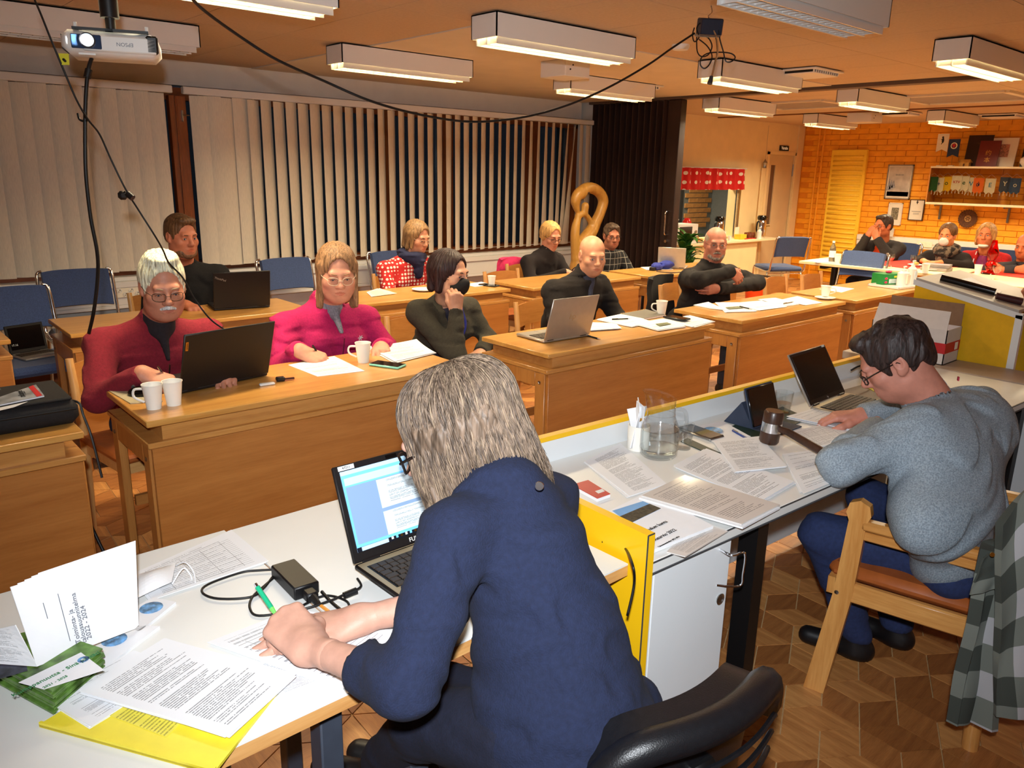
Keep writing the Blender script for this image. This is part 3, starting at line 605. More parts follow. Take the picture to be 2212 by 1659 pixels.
# ---------------------------------------------------------------- the black chair of the woman in front
OC = Vector((.985, .835, 0))
r = thing('office_chair', 'black padded office chair behind the woman in the navy cardigan', 'chair', OC, -.12)
q = MB(); q.box((0, .06, .455), (.48, .46, .08), bev=.03); q.build('seat', 'leather_black', r)
def bk(u, v, off):
    a = (u-.5)*1.35; e = abs(2*u-1); z = .50+.26*v*(1-.35*e**6)+.0*u; rr = .36
    return (rr*math.sin(a)*.92, -.235+off-.02*v+(1-math.cos(a))*.30, z)
q = MB(); q.grid(lambda u, v: bk(u, v, 0), 28, 8, thick=.05); q.build('backrest', 'leather_black', r, angle=70)
def rim(u): p = Vector(bk(u, 1, -.025)); return p+Vector((0, 0, -.004))
q = MB(); q.tube([rim(k/24) for k in range(25)], .028, 10); q.build('rim_pad', 'leather_black', r, angle=180)
for v in (.45, .62, .78):
    q = MB(); q.tube([Vector(bk(.06+.88*u/16, v, -.052)) for u in range(17)], .005, 6); q.build('seam', 'leather_black', r)
q = MB(); q.bar((-.03, -.26, .34), (.03, -.235, .66), 0, .006); q.build('back_strut', 'black', r)
q = MB(); q.tube([(0, .04, .42), (0, .04, .09)], [.03, .025], 12); q.build('gas_lift', 'black', r)
for k in range(5):
    a = k*2*math.pi/5; q = MB(); q.tube([(0, .04, .10), (.27*math.cos(a), .04+.27*math.sin(a), .07)], [.024, .016], 8); fo = q.build('foot', 'black', r)
    q = MB(); q.ball((.27*math.cos(a), .04+.27*math.sin(a), .03), .03); q.build('castor', 'black', fo)
# ---------------------------------------------------------------- far tables
FT = thing('far_table', 'pale table of the far room with a red runner, bottle and glasses', 'table', (8.34, 3.52, 0), .03)
q = MB(); q.bar((-.42, -.76, .69), (.42, .76, .72), 0, .004); q.build('top', mat('far_top', (232, 214, 168), .4, var=.02), FT)
for sy in (-1, 1):
    q = MB(); q.tube([(0, sy*.55, .0), (0, sy*.55, .69)], .035, 12); q.bar((-.3, sy*.55-.03, 0), (.3, sy*.55+.03, .04)); q.bar((-.3, sy*.55-.03, .65), (.3, sy*.55+.03, .69)); q.build('leg', 'black', FT)
FT2 = thing('far_table', 'second pale far table behind the lectern with a red runner', 'table', (8.2, 1.98, 0), .0)
q = MB(); q.bar((-.55, -.76, .69), (.55, .74, .72), 0, .004); q.build('top', 'far_top', FT2)
for sy in (-1, 1):
    q = MB(); q.tube([(0, sy*.55, .0), (0, sy*.55, .69)], .035, 12); q.bar((-.3, sy*.55-.03, 0), (.3, sy*.55+.03, .04)); q.build('leg', 'black', FT2)
# ================================================================ people: smooth-blended solids turned into one surface
def smin(a, b, k):
    h = np.clip(.5+.5*(b-a)/k, 0, 1); return b+(a-b)*h-k*h*(1-h)
def V3(p): return np.array(p, np.float32)
class SDF:
    def __init__(s): s.p = []; s.post = None
    def _a(s, kind, c, R, k, op, *d): s.p.append((kind, V3(c), R, k, op, d)); return s
    def cone(s, a, b, ra, rb, k=.01, op='u'):
        a, b = V3(a), V3(b); return s._a('c', (a+b)/2, float(np.linalg.norm(b-a)/2+max(ra, rb)), k, op, a, b, ra, rb)
    def ell(s, c, r, k=.01, op='u', R=None):
        r = (r, r, r) if not hasattr(r, '__len__') else r; return s._a('e', c, float(max(r)), k, op, V3(r), None if R is None else np.array(R, np.float32))
    def cut(s, p, n, rad): return s._a('p', p, rad, 0, 'cut', V3(n)/np.linalg.norm(n))
    def both(s, fn):
        for sx in (-1, 1): fn(sx)
        return s
    def bounds(s, pad):
        lo = np.min([c-R for k_, c, R, k, op, d in s.p if op == 'u'], 0)-pad; hi = np.max([c+R for k_, c, R, k, op, d in s.p if op == 'u'], 0)+pad; return lo, hi
    def ev(s, P):
        D = np.full(len(P), .25, np.float32)
        for kind, c, R, k, op, d in s.p:
            q = P-c; m = np.einsum('ij,ij->i', q, q) < (R+.045+k)**2
            if not m.any(): continue
            p = P[m]
            if kind == 'c':
                a, b, ra, rb = d; ba = b-a; h = np.clip(((p-a) @ ba)/max(float(ba @ ba), 1e-9), 0, 1); v = np.linalg.norm(p-a-h[:, None]*ba, axis=1)-(ra+(rb-ra)*h)
            elif kind == 'e':
                r, Rm = d; q = p-c
                if Rm is not None: q = q @ Rm
                k0 = np.linalg.norm(q/r, axis=1); k1 = np.linalg.norm(q/(r*r), axis=1)+1e-9; v = k0*(k0-1)/k1
            else: v = (p-c) @ d[0]
            if op == 'u': D[m] = smin(D[m], v.astype(np.float32), k)
            elif op == 's': D[m] = -smin(-D[m], v.astype(np.float32), k)
            else: D[m] = np.maximum(D[m], v)
        return s.post(P, D) if s.post else D
def surface(sdf, h, pad=.03):
    lo, hi = sdf.bounds(pad); n = (np.ceil((hi-lo)/h/4).astype(int))*4+1; nc = (n-1)//4+1
    ax = [lo[i]+h*np.arange(n[i]) for i in range(3)]
    C = np.stack(np.meshgrid(*[a[::4] for a in ax], indexing='ij'), -1).reshape(-1, 3).astype(np.float32)
    vc = sdf.ev(C).reshape(nc); near = np.abs(vc) < 7.5*h
    cell = np.zeros(nc-1, bool); sg = vc < 0
    for i in (0, 1):
        for j in (0, 1):
            for k in (0, 1):
                sl = tuple(slice(a, a+m-1) for a, m in zip((i, j, k), nc)); cell |= near[sl]
    V = np.repeat(np.repeat(np.repeat(vc[:-1, :-1, :-1], 4, 0), 4, 1), 4, 2); V = np.pad(V, ((0, 1), (0, 1), (0, 1)), constant_values=.2)
    mk = np.repeat(np.repeat(np.repeat(cell, 4, 0), 4, 1), 4, 2); mk = np.pad(mk, ((0, 1), (0, 1), (0, 1)))
    for axx in range(3): mk |= np.roll(mk, 1, axx)
    idx = np.argwhere(mk); P = np.stack([ax[i][idx[:, i]] for i in range(3)], 1).astype(np.float32)
    V[mk] = sdf.ev(P)
    ins = V < 0; s8 = [(i, j, k) for i in (0, 1) for j in (0, 1) for k in (0, 1)]
    cnt = sum(ins[tuple(slice(a, a+m-1) for a, m in zip(o, n))].astype(np.int8) for o in s8)
    act = np.argwhere((cnt > 0) & (cnt < 8))
    if len(act) == 0: return np.zeros((0, 3)), []
    cv = {o: V[act[:, 0]+o[0], act[:, 1]+o[1], act[:, 2]+o[2]] for o in s8}
    acc = np.zeros((len(act), 3)); num = np.zeros(len(act))
    for o in s8:
        for d in range(3):
            if o[d]: continue
            e = list(o); e[d] = 1; a, b = cv[o], cv[tuple(e)]; x = (a < 0) != (b < 0); t = np.where(x, a/np.where(x, a-b, 1), 0)
            pt = np.tile(np.array(o, float), (len(act), 1)); pt[:, d] = t; acc += pt*x[:, None]; num += x
    vert = lo+(act+acc/num[:, None])*h
    im = -np.ones(n, np.int64); im[act[:, 0], act[:, 1], act[:, 2]] = np.arange(len(act)); F = []
    for d in range(3):
        u, w = (d+1) % 3, (d+2) % 3; sA = [slice(None)]*3; sB = [slice(None)]*3; sA[d] = slice(0, n[d]-1); sB[d] = slice(1, n[d])
        A, B = ins[tuple(sA)], ins[tuple(sB)]; E = np.argwhere(A != B); E = E[(E[:, u] > 0) & (E[:, w] > 0)]
        def cid(du, dw):
            q = E.copy(); q[:, u] += du; q[:, w] += dw; return im[q[:, 0], q[:, 1], q[:, 2]]
        quad = np.stack([cid(-1, -1), cid(0, -1), cid(0, 0), cid(-1, 0)], 1); fl = ~A[E[:, 0], E[:, 1], E[:, 2]]; quad[fl] = quad[fl][:, ::-1]; F.append(quad)
    F = np.concatenate(F); F = F[(F >= 0).all(1)]
    return vert, F
def mesh_np(name, parts):
    """parts: list of (verts, quads, material indices)"""
    vs, fs, ms, o = [], [], [], 0
    for v, f, m in parts:
        if len(v) == 0: continue
        vs.append(v); fs.append(np.asarray(f)+o); ms.append(np.broadcast_to(np.asarray(m, np.int32), (len(f),))); o += len(v)
    v = np.concatenate(vs); f = np.concatenate(fs); m = np.concatenate(ms); me = bpy.data.meshes.new(name)
    me.vertices.add(len(v)); me.vertices.foreach_set('co', v.astype(np.float32).ravel()); me.loops.add(f.size); me.loops.foreach_set('vertex_index', f.astype(np.int32).ravel())
    me.polygons.add(len(f)); me.polygons.foreach_set('loop_start', (np.arange(len(f))*4).astype(np.int32)); me.polygons.foreach_set('loop_total', np.full(len(f), 4, np.int32)); me.update(calc_edges=True); me.validate()
    return me, m.astype(np.int32).tolist()
def head_frame(c, look, roll=0):
    f = V3(look); f /= np.linalg.norm(f); up = V3((0, 0, 1)); r = np.cross(f, up); r /= np.linalg.norm(r); u = np.cross(r, f)
    if roll: r, u = r*math.cos(roll)+u*math.sin(roll), -r*math.sin(roll)+u*math.cos(roll)
    return np.stack([r, f, u], 1), V3(c)       # columns right, forward, up
def noise3(P, f, seed=0):
    rs = np.random.RandomState(seed); o = np.zeros(len(P), np.float32)
    for i in range(5):
        w = rs.normal(size=3); w /= np.linalg.norm(w); o += np.sin(P @ (w*f*rs.uniform(.7, 1.6)).astype(np.float32)+rs.uniform(0, 6)+1.3*o)
    return o/3
def head_sdf(j=1.0, nose=1.0, fat=0, eyes='open', chin=1.0, ears=True, mouth=0):
    s = SDF()
    s.ell((0, -.018, .034), (.0755, .097, .084)); s.ell((0, .020, -.036), (.062*j+fat, .070, .080), .03)
    s.both(lambda x: s.ell((x*.034*j, .012, -.072), (.028+fat, .042, .03), .03)); s.ell((0, .054, -.094*chin), (.030*j+fat, .030, .023), .03)
    if fat: s.ell((0, .02, -.10), (.05, .05, .03), .03)
    s.both(lambda x: s.ell((x*.041, .056, -.026), (.023+fat*.5, .021, .02), .022)); s.cone((-.036, .0785, .0215), (.036, .0785, .0215), .0105, .0105, .018)
    s.both(lambda x: s.ell((x*.031, .099, .0005), (.0185, .0165, .012), .011, 's')); s.both(lambda x: s.ell((x*.031, .0745, 0), (.0155, .0135, .0125), .004))
    if eyes == 'open': s.both(lambda x: s.ell((x*.031, .0905, -.0005), (.0118, .010, .0046), .002, 's'))
    else: s.both(lambda x: s.ell((x*.031, .0905, -.0042), (.0115, .009, .0030), .002, 's'))
    s.cone((0, .0845, .014), (0, .103*nose+.001, -.026), .0078, .0115, .012); s.ell((0, .1045*nose, -.0305), (.0125, .0125, .0105), .008); s.both(lambda x: s.ell((x*.0125, .0945, -.0345), (.0085, .0105, .0075), .007))
    s.both(lambda x: s.ell((x*.006, .1005, -.041), (.0038, .005, .003), .003, 's'))
    s.ell((0, .066, -.064), (.033, .0235, .026), .02); s.cone((-.0175, .0865+mouth*.0, -.0605), (.0175, .0865, -.0605), .0048, .0048, .006); s.cone((-.015, .0865, -.0715), (.015, .0865, -.0715), .0058, .0058, .006)
    s.cone((-.021, .0935, -.0658), (0, .096, -.0652), .0026, .0026, .004, 's'); s.cone((.021, .0935, -.0658), (0, .096, -.0652), .0026, .0026, .004, 's')
    if ears:
        s.both(lambda x: s.ell((x*.0775, -.014, -.002), (.0095, .0195, .031), .007)); s.both(lambda x: s.ell((x*.086, -.010, .003), (.0065, .0105, .018), .005, 's')); s.both(lambda x: s.ell((x*.076, -.004, -.026), (.007, .010, .012), .006))
    return s
def lips_mask(L): return (np.abs(L[:, 0]) < .0215) & (L[:, 2] < -.0565) & (L[:, 2] > -.0775) & (L[:, 1] > .083) & (np.abs(L[:, 2]+.066) < .0105*(1.05-np.abs(L[:, 0])/.026))
def hair_sdf(style, seed=1):
    s = SDF(); amp = .0022; fr = 26
    if style == 'short' or style == 'curly':
        s.ell((0, -.022, .040), (.0815, .1045, .088)); s.both(lambda x: s.ell((x*.062, -.02, .0), (.018, .055, .045), .015)); s.ell((0, -.085, -.01), (.06, .028, .055), .02); s.ell((0, .05, .096), (.055, .035, .024), .02)
        s.ell((0, .118, -.004), (.073, .094, .095), .008, 's'); s.both(lambda x: s.ell((x*.083, -.004, -.022), (.03, .028, .04), .008, 's')); s.ell((0, 0, -.12), (.1, .12, .07), .01, 's')
        if style == 'curly': amp = .0055; fr = 60
    elif style == 'brush':     # swept-back white hair
        s.ell((0, -.024, .042), (.0835, .107, .090)); s.both(lambda x: s.ell((x*.066, -.025, .0), (.017, .06, .05), .015)); s.ell((0, .0, .118), (.055, .06, .012), .03)
        s.ell((0, .125, .002), (.077, .104, .098), .008, 's'); s.both(lambda x: s.ell((x*.083, -.002, -.024), (.03, .028, .04), .008, 's')); s.ell((0, 0, -.13), (.1, .13, .075), .01, 's')
    elif style == 'fringe':    # bald on top, cropped sides
        s.ell((0, -.022, .030), (.0785, .1005, .082)); s.ell((0, .02, .12), (.09, .14, .078), .006, 's'); s.ell((0, .11, -.01), (.075, .1, .14), .006, 's'); s.both(lambda x: s.ell((x*.083, -.004, -.022), (.03, .026, .04), .006, 's')); s.ell((0, 0, -.125), (.1, .12, .07), .01, 's'); amp = .001
    elif style in ('bob', 'long', 'bobdark', 'pixie', 'bigbob', 'pony'):
        s.ell((0, -.022, .040), (.086, .108, .091))
        dz = {'bob': -.085, 'long': -.16, 'bobdark': -.075, 'pixie': -.03, 'bigbob': -.095, 'pony': -.01}[style]; w = {'bob': .027, 'long': .024, 'bobdark': .028, 'pixie': .018, 'bigbob': .032, 'pony': .014}[style]
        s.both(lambda x: s.cone((x*.064, -.012, .02), (x*.074, -.012, dz), w, w*.75, .03)); bz = dz+(.025 if style == 'bigbob' else 0); s.both(lambda x: s.cone((x*.045, -.07, .02), (x*.05, -.075, bz), w*1.25, w*.9, .03)); s.cone((0, -.09, .02), (0, -.088, bz-.005), w*1.4, w, .03)
        if style in ('long', 'bigbob', 'bob'): s.both(lambda x: s.cone((x*.068, .022, .04), (x*.079, .034, dz+.015), .017, .012, .02))
        s.ell((0, .115, -.022), (.064, .101, .122), .008, 's')
        if style == 'pony': s.ell((0, -.115, .01), (.03, .03, .05), .02); s.both(lambda x: s.ell((x*.083, -.004, -.03), (.03, .026, .04), .006, 's'))
        else: s.ell((0, -.01, -.11), (.058, .085, .16), .012, 's')
        amp = .0026
    def post(P, D):
        th = np.arctan2(P[:, 0], -P[:, 1]); n = np.sin(th*fr+2.2*np.sin(P[:, 2]*22+th*3)+seed)+.7*np.sin(th*fr*1.9+P[:, 2]*30+seed*2)
        if style == 'curly': n = noise3(P, 95, seed)*1.6
        return D+amp*n*.5
    s.post = post; return s
def fold_post(amp, f=26, seed=3, axis=(0, 0, 1)):
    a = V3(axis)
    def post(P, D):
        w = noise3(P*np.array([.7, .7, 1.5], np.float32), f, seed); return D+amp*w*np.clip(1-np.abs(D)/.04, 0, 1)
    return post
POSES = {'flat': [(6, 8, 6)]*4, 'rest': [(22, 28, 18), (26, 32, 20), (30, 34, 22), (32, 36, 24)], 'fist': [(72, 92, 55)]*4, 'pen': [(38, 42, 14), (44, 50, 22), (52, 58, 32), (58, 62, 34)], 'grip': [(40, 55, 30)]*4, 'penfist': [(52, 62, 28), (62, 74, 38), (72, 84, 48), (76, 86, 50)], 'loose': [(40, 60, 35), (48, 66, 40), (55, 70, 42), (60, 70, 42)]}
def hand_sdf(pose, right=True, arm=(0, -1, 0), spread=3):
    s = SDF(); m = 1 if right else -1; base = [(-.030, .088, 0), (-.010, .094, .002), (.011, .090, .001), (.030, .079, -.003)]; ln = [(.043, .026, .021), (.048, .030, .022), (.044, .028, .021), (.033, .021, .018)]
    for i, (b, l) in enumerate(zip(base, ln)):
        s.cone(((b[0]*.62)*m, .0, -.001), (b[0]*m, b[1], b[2]), .0165, .0125, .014); r = .0098-.0007*(i == 3); a = 0; p = np.array(b, float); rr = r; sp = math.radians((i-1.4)*(spread if pose != 'pen' else 7))
        for q, (L, c) in enumerate(zip(l, POSES[pose][i])):
            a += math.radians(c); d = np.array([math.sin(sp)*math.cos(a), math.cos(sp)*math.cos(a), -math.sin(a)]); e = p+d*L; r2 = rr-.0011
            s.cone((p[0]*m, p[1], p[2]), (e[0]*m, e[1], e[2]), rr, r2, .0045 if q else .006); p = e; rr = r2
    s.ell((-.004*m, .05, -.006), (.034, .045, .013), .012)
    th = {'flat': [(-.045, .055, -.008), (-.066, .082, -.010), (-.076, .104, -.012)], 'rest': [(-.044, .052, -.016), (-.058, .080, -.024), (-.058, .104, -.032)], 'fist': [(-.040, .050, -.022), (-.034, .080, -.046), (-.012, .094, -.056)],
          'pen': [(-.044, .050, -.022), (-.048, .080, -.042), (-.034, .102, -.056)], 'penfist': [(-.044, .050, -.022), (-.046, .082, -.040), (-.030, .104, -.050)], 'grip': [(-.045, .05, -.022), (-.05, .076, -.045), (-.036, .09, -.068)], 'loose': [(-.044, .05, -.018), (-.052, .078, -.034), (-.044, .10, -.046)]}[pose]
    p = (-.022, .014, -.006); rr = .0165
    for e, r2 in zip(th, (.0135, .0115, .0092)): s.cone((p[0]*m, p[1], p[2]), (e[0]*m, e[1], e[2]), rr, r2, .008); p, rr = e, r2
    a_ = V3(arm)*.06; s.cone((0, .012, 0), (0, -.004, 0), .0215, .0225, .02); s.cone((0, -.004, 0), tuple(a_), .0225, .0262, .02)
    return s
def eye_mesh(parent, B, c, L, gaze, iris):
    """two-material ball looking along gaze (head-local)"""
    R3, o = B; g = Vector(gaze).normalized(); b = MB(); rot = g.to_track_quat('Z', 'Y').to_matrix(); r = .0122
    prof = [(math.sin(t)*r, math.cos(t)*r) for t in (0.001, .2, .42, .55, .9, 1.3, 1.7, 2.2)]
    n = 12
    for i in range(len(prof)-1):
        q = MB(); q.lathe(prof[i:i+2], n, L, rot); b.add(q.v, q.f, 2 if i < 1 else 1 if i < 2 else 0)
    b.v = [tuple(o+R3 @ (np.array(v)*1.0)) for v in b.v]
    return b.build('eye', [mat('eye_white', (226, 216, 206), .25, var=0), iris, mat('pupil', (8, 8, 8), .1, var=0)], parent)
def skin(name, col):
    return mat(name, col, .5, var=.05, scale=38, bump=.06, bscale=260, spec=.4)
def person(label, loc, yaw, J, look, headc, skincol=(216, 158, 126), hair=None, haircol=(90, 64, 40), top='cloth', topcol=(20, 20, 22), legcol=(30, 32, 44), hands={}, head={}, glasses=None, res=1.0, name='person', sc=1.0, group=None, roll=0,
           belly=0, bust=0, slim=1.0, sleeve=1.0, collar=None, foldamp=.004, iris=(70, 90, 110), gaze=(0, 1, -.15), brow=(70, 50, 34), lip=None, stache=None, beard=None, topmat=None, toplabel='sweater', legs=True, shoecol=(24, 22, 22), bare_arm=None, seed=3, chest_open=None, hsc=1.0, torso_k=.05, extra=None, hres=None):
    """J: joint positions in the person's own frame (x right, y forward, z up from the floor)"""
    D = dict(pelvis=(0, 0, .52), waist=(0, .01, .66), chest=(0, .02, .86), neck=(0, .03, 1.02), shl=(-.175, .02, .935), shr=(.175, .02, .935), ell=(-.25, .1, .74), elr=(.25, .1, .74), wrl=(-.16, .32, .77), wrr=(.16, .32, .77),
             hipl=(-.09, .02, .50), hipr=(.09, .02, .50), knl=(-.13, .42, .49), knr=(.13, .42, .49), anl=(-.13, .40, .09), anr=(.13, .40, .09)); D.update(J)
    root = thing(name, label, 'person', loc, yaw-math.pi/2, group); g = {k: V3(v) for k, v in D.items()}
    skincol = tuple(int(c*k) for c, k in zip(skincol, (.90, .86, .84))); sk = skin('skin_%d_%d_%d' % skincol, skincol); lip = lip or tuple(int(a*b) for a, b in zip(skincol, (.92, .78, .76))); lipm = mat('lip_%d_%d_%d' % lip, lip, .45, var=0)
    B = head_frame(headc, look, roll); R3, o = B; R3s = R3*sc*hsc
    toW = lambda v: o+v @ R3s.T
    # ---- head, neck, arms core
    hs = head_sdf(**head); nb = np.linalg.inv(R3s) @ (g['neck']-o); hs.cone((0, -.022, -.062), tuple(nb), .055*slim, .060*slim, .035)
    v, f = surface(hs, .0032*res); cen = v[f].mean(1); mi = np.where(lips_mask(cen), 1, 0); parts = [(toW(v), f, mi)]
    core = SDF(); core.cone(g['neck'], g['chest'], .045, .07, .05); core.cone(g['chest'], g['pelvis'], .07, .07, .05)
    for s in 'lr':
        core.cone(g['chest'], g['sh'+s], .06, .04, .04); core.cone(g['sh'+s], g['el'+s], .038, .032, .03); core.cone(g['el'+s], g['wr'+s], .033 if bare_arm else .030, .0235, .02)
    v, f = surface(core, .012*max(res, .55) if not bare_arm else .0075); parts.append((v, f, 0))
    hinfo = {}
    for s in 'lr':
        hd = hands.get(s)
        if hd is None: continue
        dr, pn, pose = hd[:3]; d = V3(dr); d /= np.linalg.norm(d); n_ = V3(pn); up = -(n_-d*(n_ @ d)); up /= np.linalg.norm(up); x = np.cross(d, up); Rh = np.stack([x, d, up], 1)*(hd[3] if len(hd) > 3 else 1.0)*sc
        fa = (g['el'+s]-g['wr'+s]) @ Rh; fa /= np.linalg.norm(fa); hsd = hand_sdf(pose, s == 'r', fa); v, f = surface(hsd, .0027*max(res, .9)); parts.append((g['wr'+s]+v @ Rh.T, f, 0)); hinfo[s] = (Rh, g['wr'+s])
    me, mi = mesh_np('body', parts); body = link('body', me, [sk, lipm], root, True, mi, 180)
    # ---- eyes, brows
    irm = mat('iris_%d_%d_%d' % iris, iris, .2, var=0)
    if res < 1.9:
        for x in (-1, 1): eye_mesh(root, (R3s, o), None, (x*.031, .0745, -.0008), gaze, irm)
        bm = mat('brow_%d_%d_%d' % brow, brow, .8, var=0)
        for x in (-1, 1):
            q = MB(); q.tube([toW(np.array(p)) for p in ((x*.014, .0905, .0185), (x*.026, .0915, .0225), (x*.037, .0875, .0228), (x*.045, .0805, .0195))], [.0020, .0030, .0026, .0012], 6); q.build('eyebrow', bm, root)
            lz = 0 if head.get('eyes', 'open') == 'open' else -.005; q = MB(); q.tube([toW(np.array(p)) for p in ((x*.0195, .0835, -.001+lz), (x*.026, .0885, .0042+lz), (x*.034, .0885, .0044+lz), (x*.0425, .0825, -.0005+lz))], [.0007, .0012, .0012, .0009], 5); q.build('eyelash', mat('lash', (46, 34, 28), .7, var=0), root)
    # ---- hair
    if hair:
        hm = hairmat(haircol); hsd = hair_sdf(hair, seed); v, f = surface(hsd, .0034*res if hair != 'bigbob' else .003); me, mi = mesh_np('hair', [(toW(v), f, 0)]); link('hair', me, hm, root, True, None, 180)
    for nm, spec in (('moustache', stache), ('beard', beard)):
        if not spec: continue
        s = SDF()
        if nm == 'moustache': s.cone((0, .0965, -.0515), (.025, .0875, -.0605), .0082, .0055, .006); s.cone((0, .0965, -.0515), (-.025, .0875, -.0605), .0082, .0055, .006)
        else:
            s.ell((0, .058, -.098), (.037, .034, .025), .01); s.both(lambda x: s.ell((x*.037, .032, -.084), (.028, .045, .030), .02)); s.ell((0, .098, -.066), (.026, .034, .018), .006, 's')
        v, f = surface(s, .0032*res); me, mi = mesh_np(nm, [(toW(v), f, 0)]); link(nm, me, hairmat(spec), root, True, None, 180)
    # ---- top
    T = topmat or mat('%s_%d_%d_%d' % ((top,)+topcol), topcol, .95, var=.09, scale=110, bump=.3, bscale=340)
    s = SDF(); ex = (g['shr']-g['shl']); ex /= np.linalg.norm(ex); uz = g['neck']-g['waist']; uz /= np.linalg.norm(uz); fy = np.cross(uz, ex); fy /= np.linalg.norm(fy); uz = np.cross(ex, fy); RT = np.stack([ex, fy, uz], 1)
    bw = float(np.linalg.norm(g['shr']-g['shl']))/.37*slim
    s.ell(g['pelvis'], (.172*bw, .128+belly*.6, .12), torso_k, R=RT); s.ell(g['waist']+fy*belly*.5, (.150*bw+belly*.7, .112+belly, .15), torso_k, R=RT); s.ell(g['chest'], (.168*bw+belly*.3, .115+belly*.3, .15), torso_k, R=RT)
    s.cone(g['neck']-uz*.05, g['shl'], .068, .05*slim, .05); s.cone(g['neck']-uz*.05, g['shr'], .068, .05*slim, .05)
    if bust: s.both(lambda x: s.ell(g['chest']+ex*x*.075*bw+fy*(.07+bust*.3)-uz*.03, (.055+bust, .045+bust, .055+bust), .05, R=RT))
    for q in 'lr':
        a, e, w_ = g['sh'+q], g['el'+q], g['wr'+q]; end = w_ if sleeve >= 1 else e+(w_-e)*(sleeve) if sleeve > 0 else e
        s.cone(a, e, .060*slim+belly*.1, .049*slim, .045)
        if sleeve > 0:
            s.cone(e, end, .050*slim, .040*slim if sleeve >= 1 else .046*slim, .03); dv = (end-e)/np.linalg.norm(end-e); s.cut(end+dv*.004, dv, .05)
    nu = g['neck']-g['chest']; hn = toW(np.array((0., -.022, -.062))); nd = hn-g['neck']; nd /= np.linalg.norm(nd); ch = {None: .012, 'crew': .016, 'turtle': .05, 'shirt': .035, 'v': .0, 'wide': -.012}.get(collar, .012)
    s.cone(g['neck']-nd*.03, g['neck']+nd*ch, .070*slim, .066*slim, .02); s.cut(g['neck']+nd*(ch+.006), nd, .075); s.cone(g['neck']-nd*.01, g['neck']+nd*.1, .0565*slim, .0565*slim, .003, 's')
    if chest_open: s.ell(g['neck']+fy*.075-uz*.05, chest_open, .01, 's', R=RT)
    if extra: extra(s, g, ex, fy, uz, RT)
    s.post = fold_post(foldamp*1.25, 32, seed)
    v, f = surface(s, .0085*max(.75, res)); me, mi = mesh_np(toplabel, [(v, f, 0)]); tp = link(toplabel, me, T, root, True, None, 180)
    # ---- trousers and shoes
    if legs:
        s = SDF(); s.ell(g['pelvis']-V3((0, 0, .02)), (.172*bw, .13+belly*.5, .105), .05)
        for q in 'lr': s.cone(g['hip'+q], g['kn'+q], .088*slim+belly*.2, .064, .05); s.cone(g['kn'+q], g['an'+q], .062, .050, .03); s.cut(g['an'+q]+V3((0, 0, -.02)), (0, 0, -1), .08)
        s.post = fold_post(.004, 34, seed+1); v, f = surface(s, .012*max(.8, res)); me, mi = mesh_np('trousers', [(v, f, 0)]); link('trousers', me, mat('trouser_%d_%d_%d' % legcol, legcol, .9, var=.1, scale=90, bump=.2, bscale=300), root, True, None, 180)
        for q in 'lr':
            s = SDF(); a = g['an'+q]; kn = g['kn'+q]; fd = V3((kn[0]-a[0], 1 if abs(kn[1]-a[1]) < .2 else kn[1]-a[1], 0)); fd /= np.linalg.norm(fd); z0 = max(float(a[2])-.09, 0)
            b0 = V3((a[0], a[1], z0)); s.cone(b0-fd*.03+V3((0, 0, .035)), b0+fd*.15+V3((0, 0, .032)), .036, .032, .03); s.cone(a, b0+V3((0, 0, .04)), .042, .04, .03); s.cut(b0+V3((0, 0, .003)), (0, 0, -1), .3)
            v, f = surface(s, .011*max(.8, res)); me, mi = mesh_np('shoe', [(v, f, 0)]); link('shoe', me, mat('shoe_%d_%d_%d' % shoecol, shoecol, .45, var=.05), root, True, None, 180)
    if glasses: make_glasses(root, toW, *glasses)
    root_info = dict(root=root, toW=toW, g=g, hands=hinfo, R=R3s, o=o, fy=fy, ex=ex, uz=uz, top=tp, bw=bw); return root_info
def hairmat(col):
    nm = 'hair_%d_%d_%d' % col
    if nm in M: return M[nm]
    m, nt, b, N, L = nodes(nm); tc = N.new('ShaderNodeTexCoord'); mp = N.new('ShaderNodeMapping'); mp.inputs['Scale'].default_value = (130, 130, 9); L.new(tc.outputs['Object'], mp.inputs[0])
    nz = N.new('ShaderNodeTexNoise'); nz.inputs['Scale'].default_value = 1; nz.inputs['Detail'].default_value = 3; nz.inputs['Distortion'].default_value = .8; L.new(mp.outputs[0], nz.inputs[0])
    r = N.new('ShaderNodeValToRGB'); c = lin(col); r.color_ramp.elements[0].position = .33; r.color_ramp.elements[1].position = .68; r.color_ramp.elements[0].color = tuple(x*.42 for x in c[:3])+(1,); r.color_ramp.elements[1].color = tuple(min(1, x*1.5+.01) for x in c[:3])+(1,)
    L.new(nz.outputs[0], r.inputs[0]); L.new(r.outputs[0], b.inputs['Base Color']); b.inputs['Roughness'].default_value = .5; b.inputs['Specular IOR Level'].default_value = .3
    bp = N.new('ShaderNodeBump'); bp.inputs['Strength'].default_value = .5; bp.inputs['Distance'].default_value = .004; L.new(nz.outputs[0], bp.inputs['Height']); L.new(bp.outputs[0], b.inputs['Normal']); M[nm] = m; return m
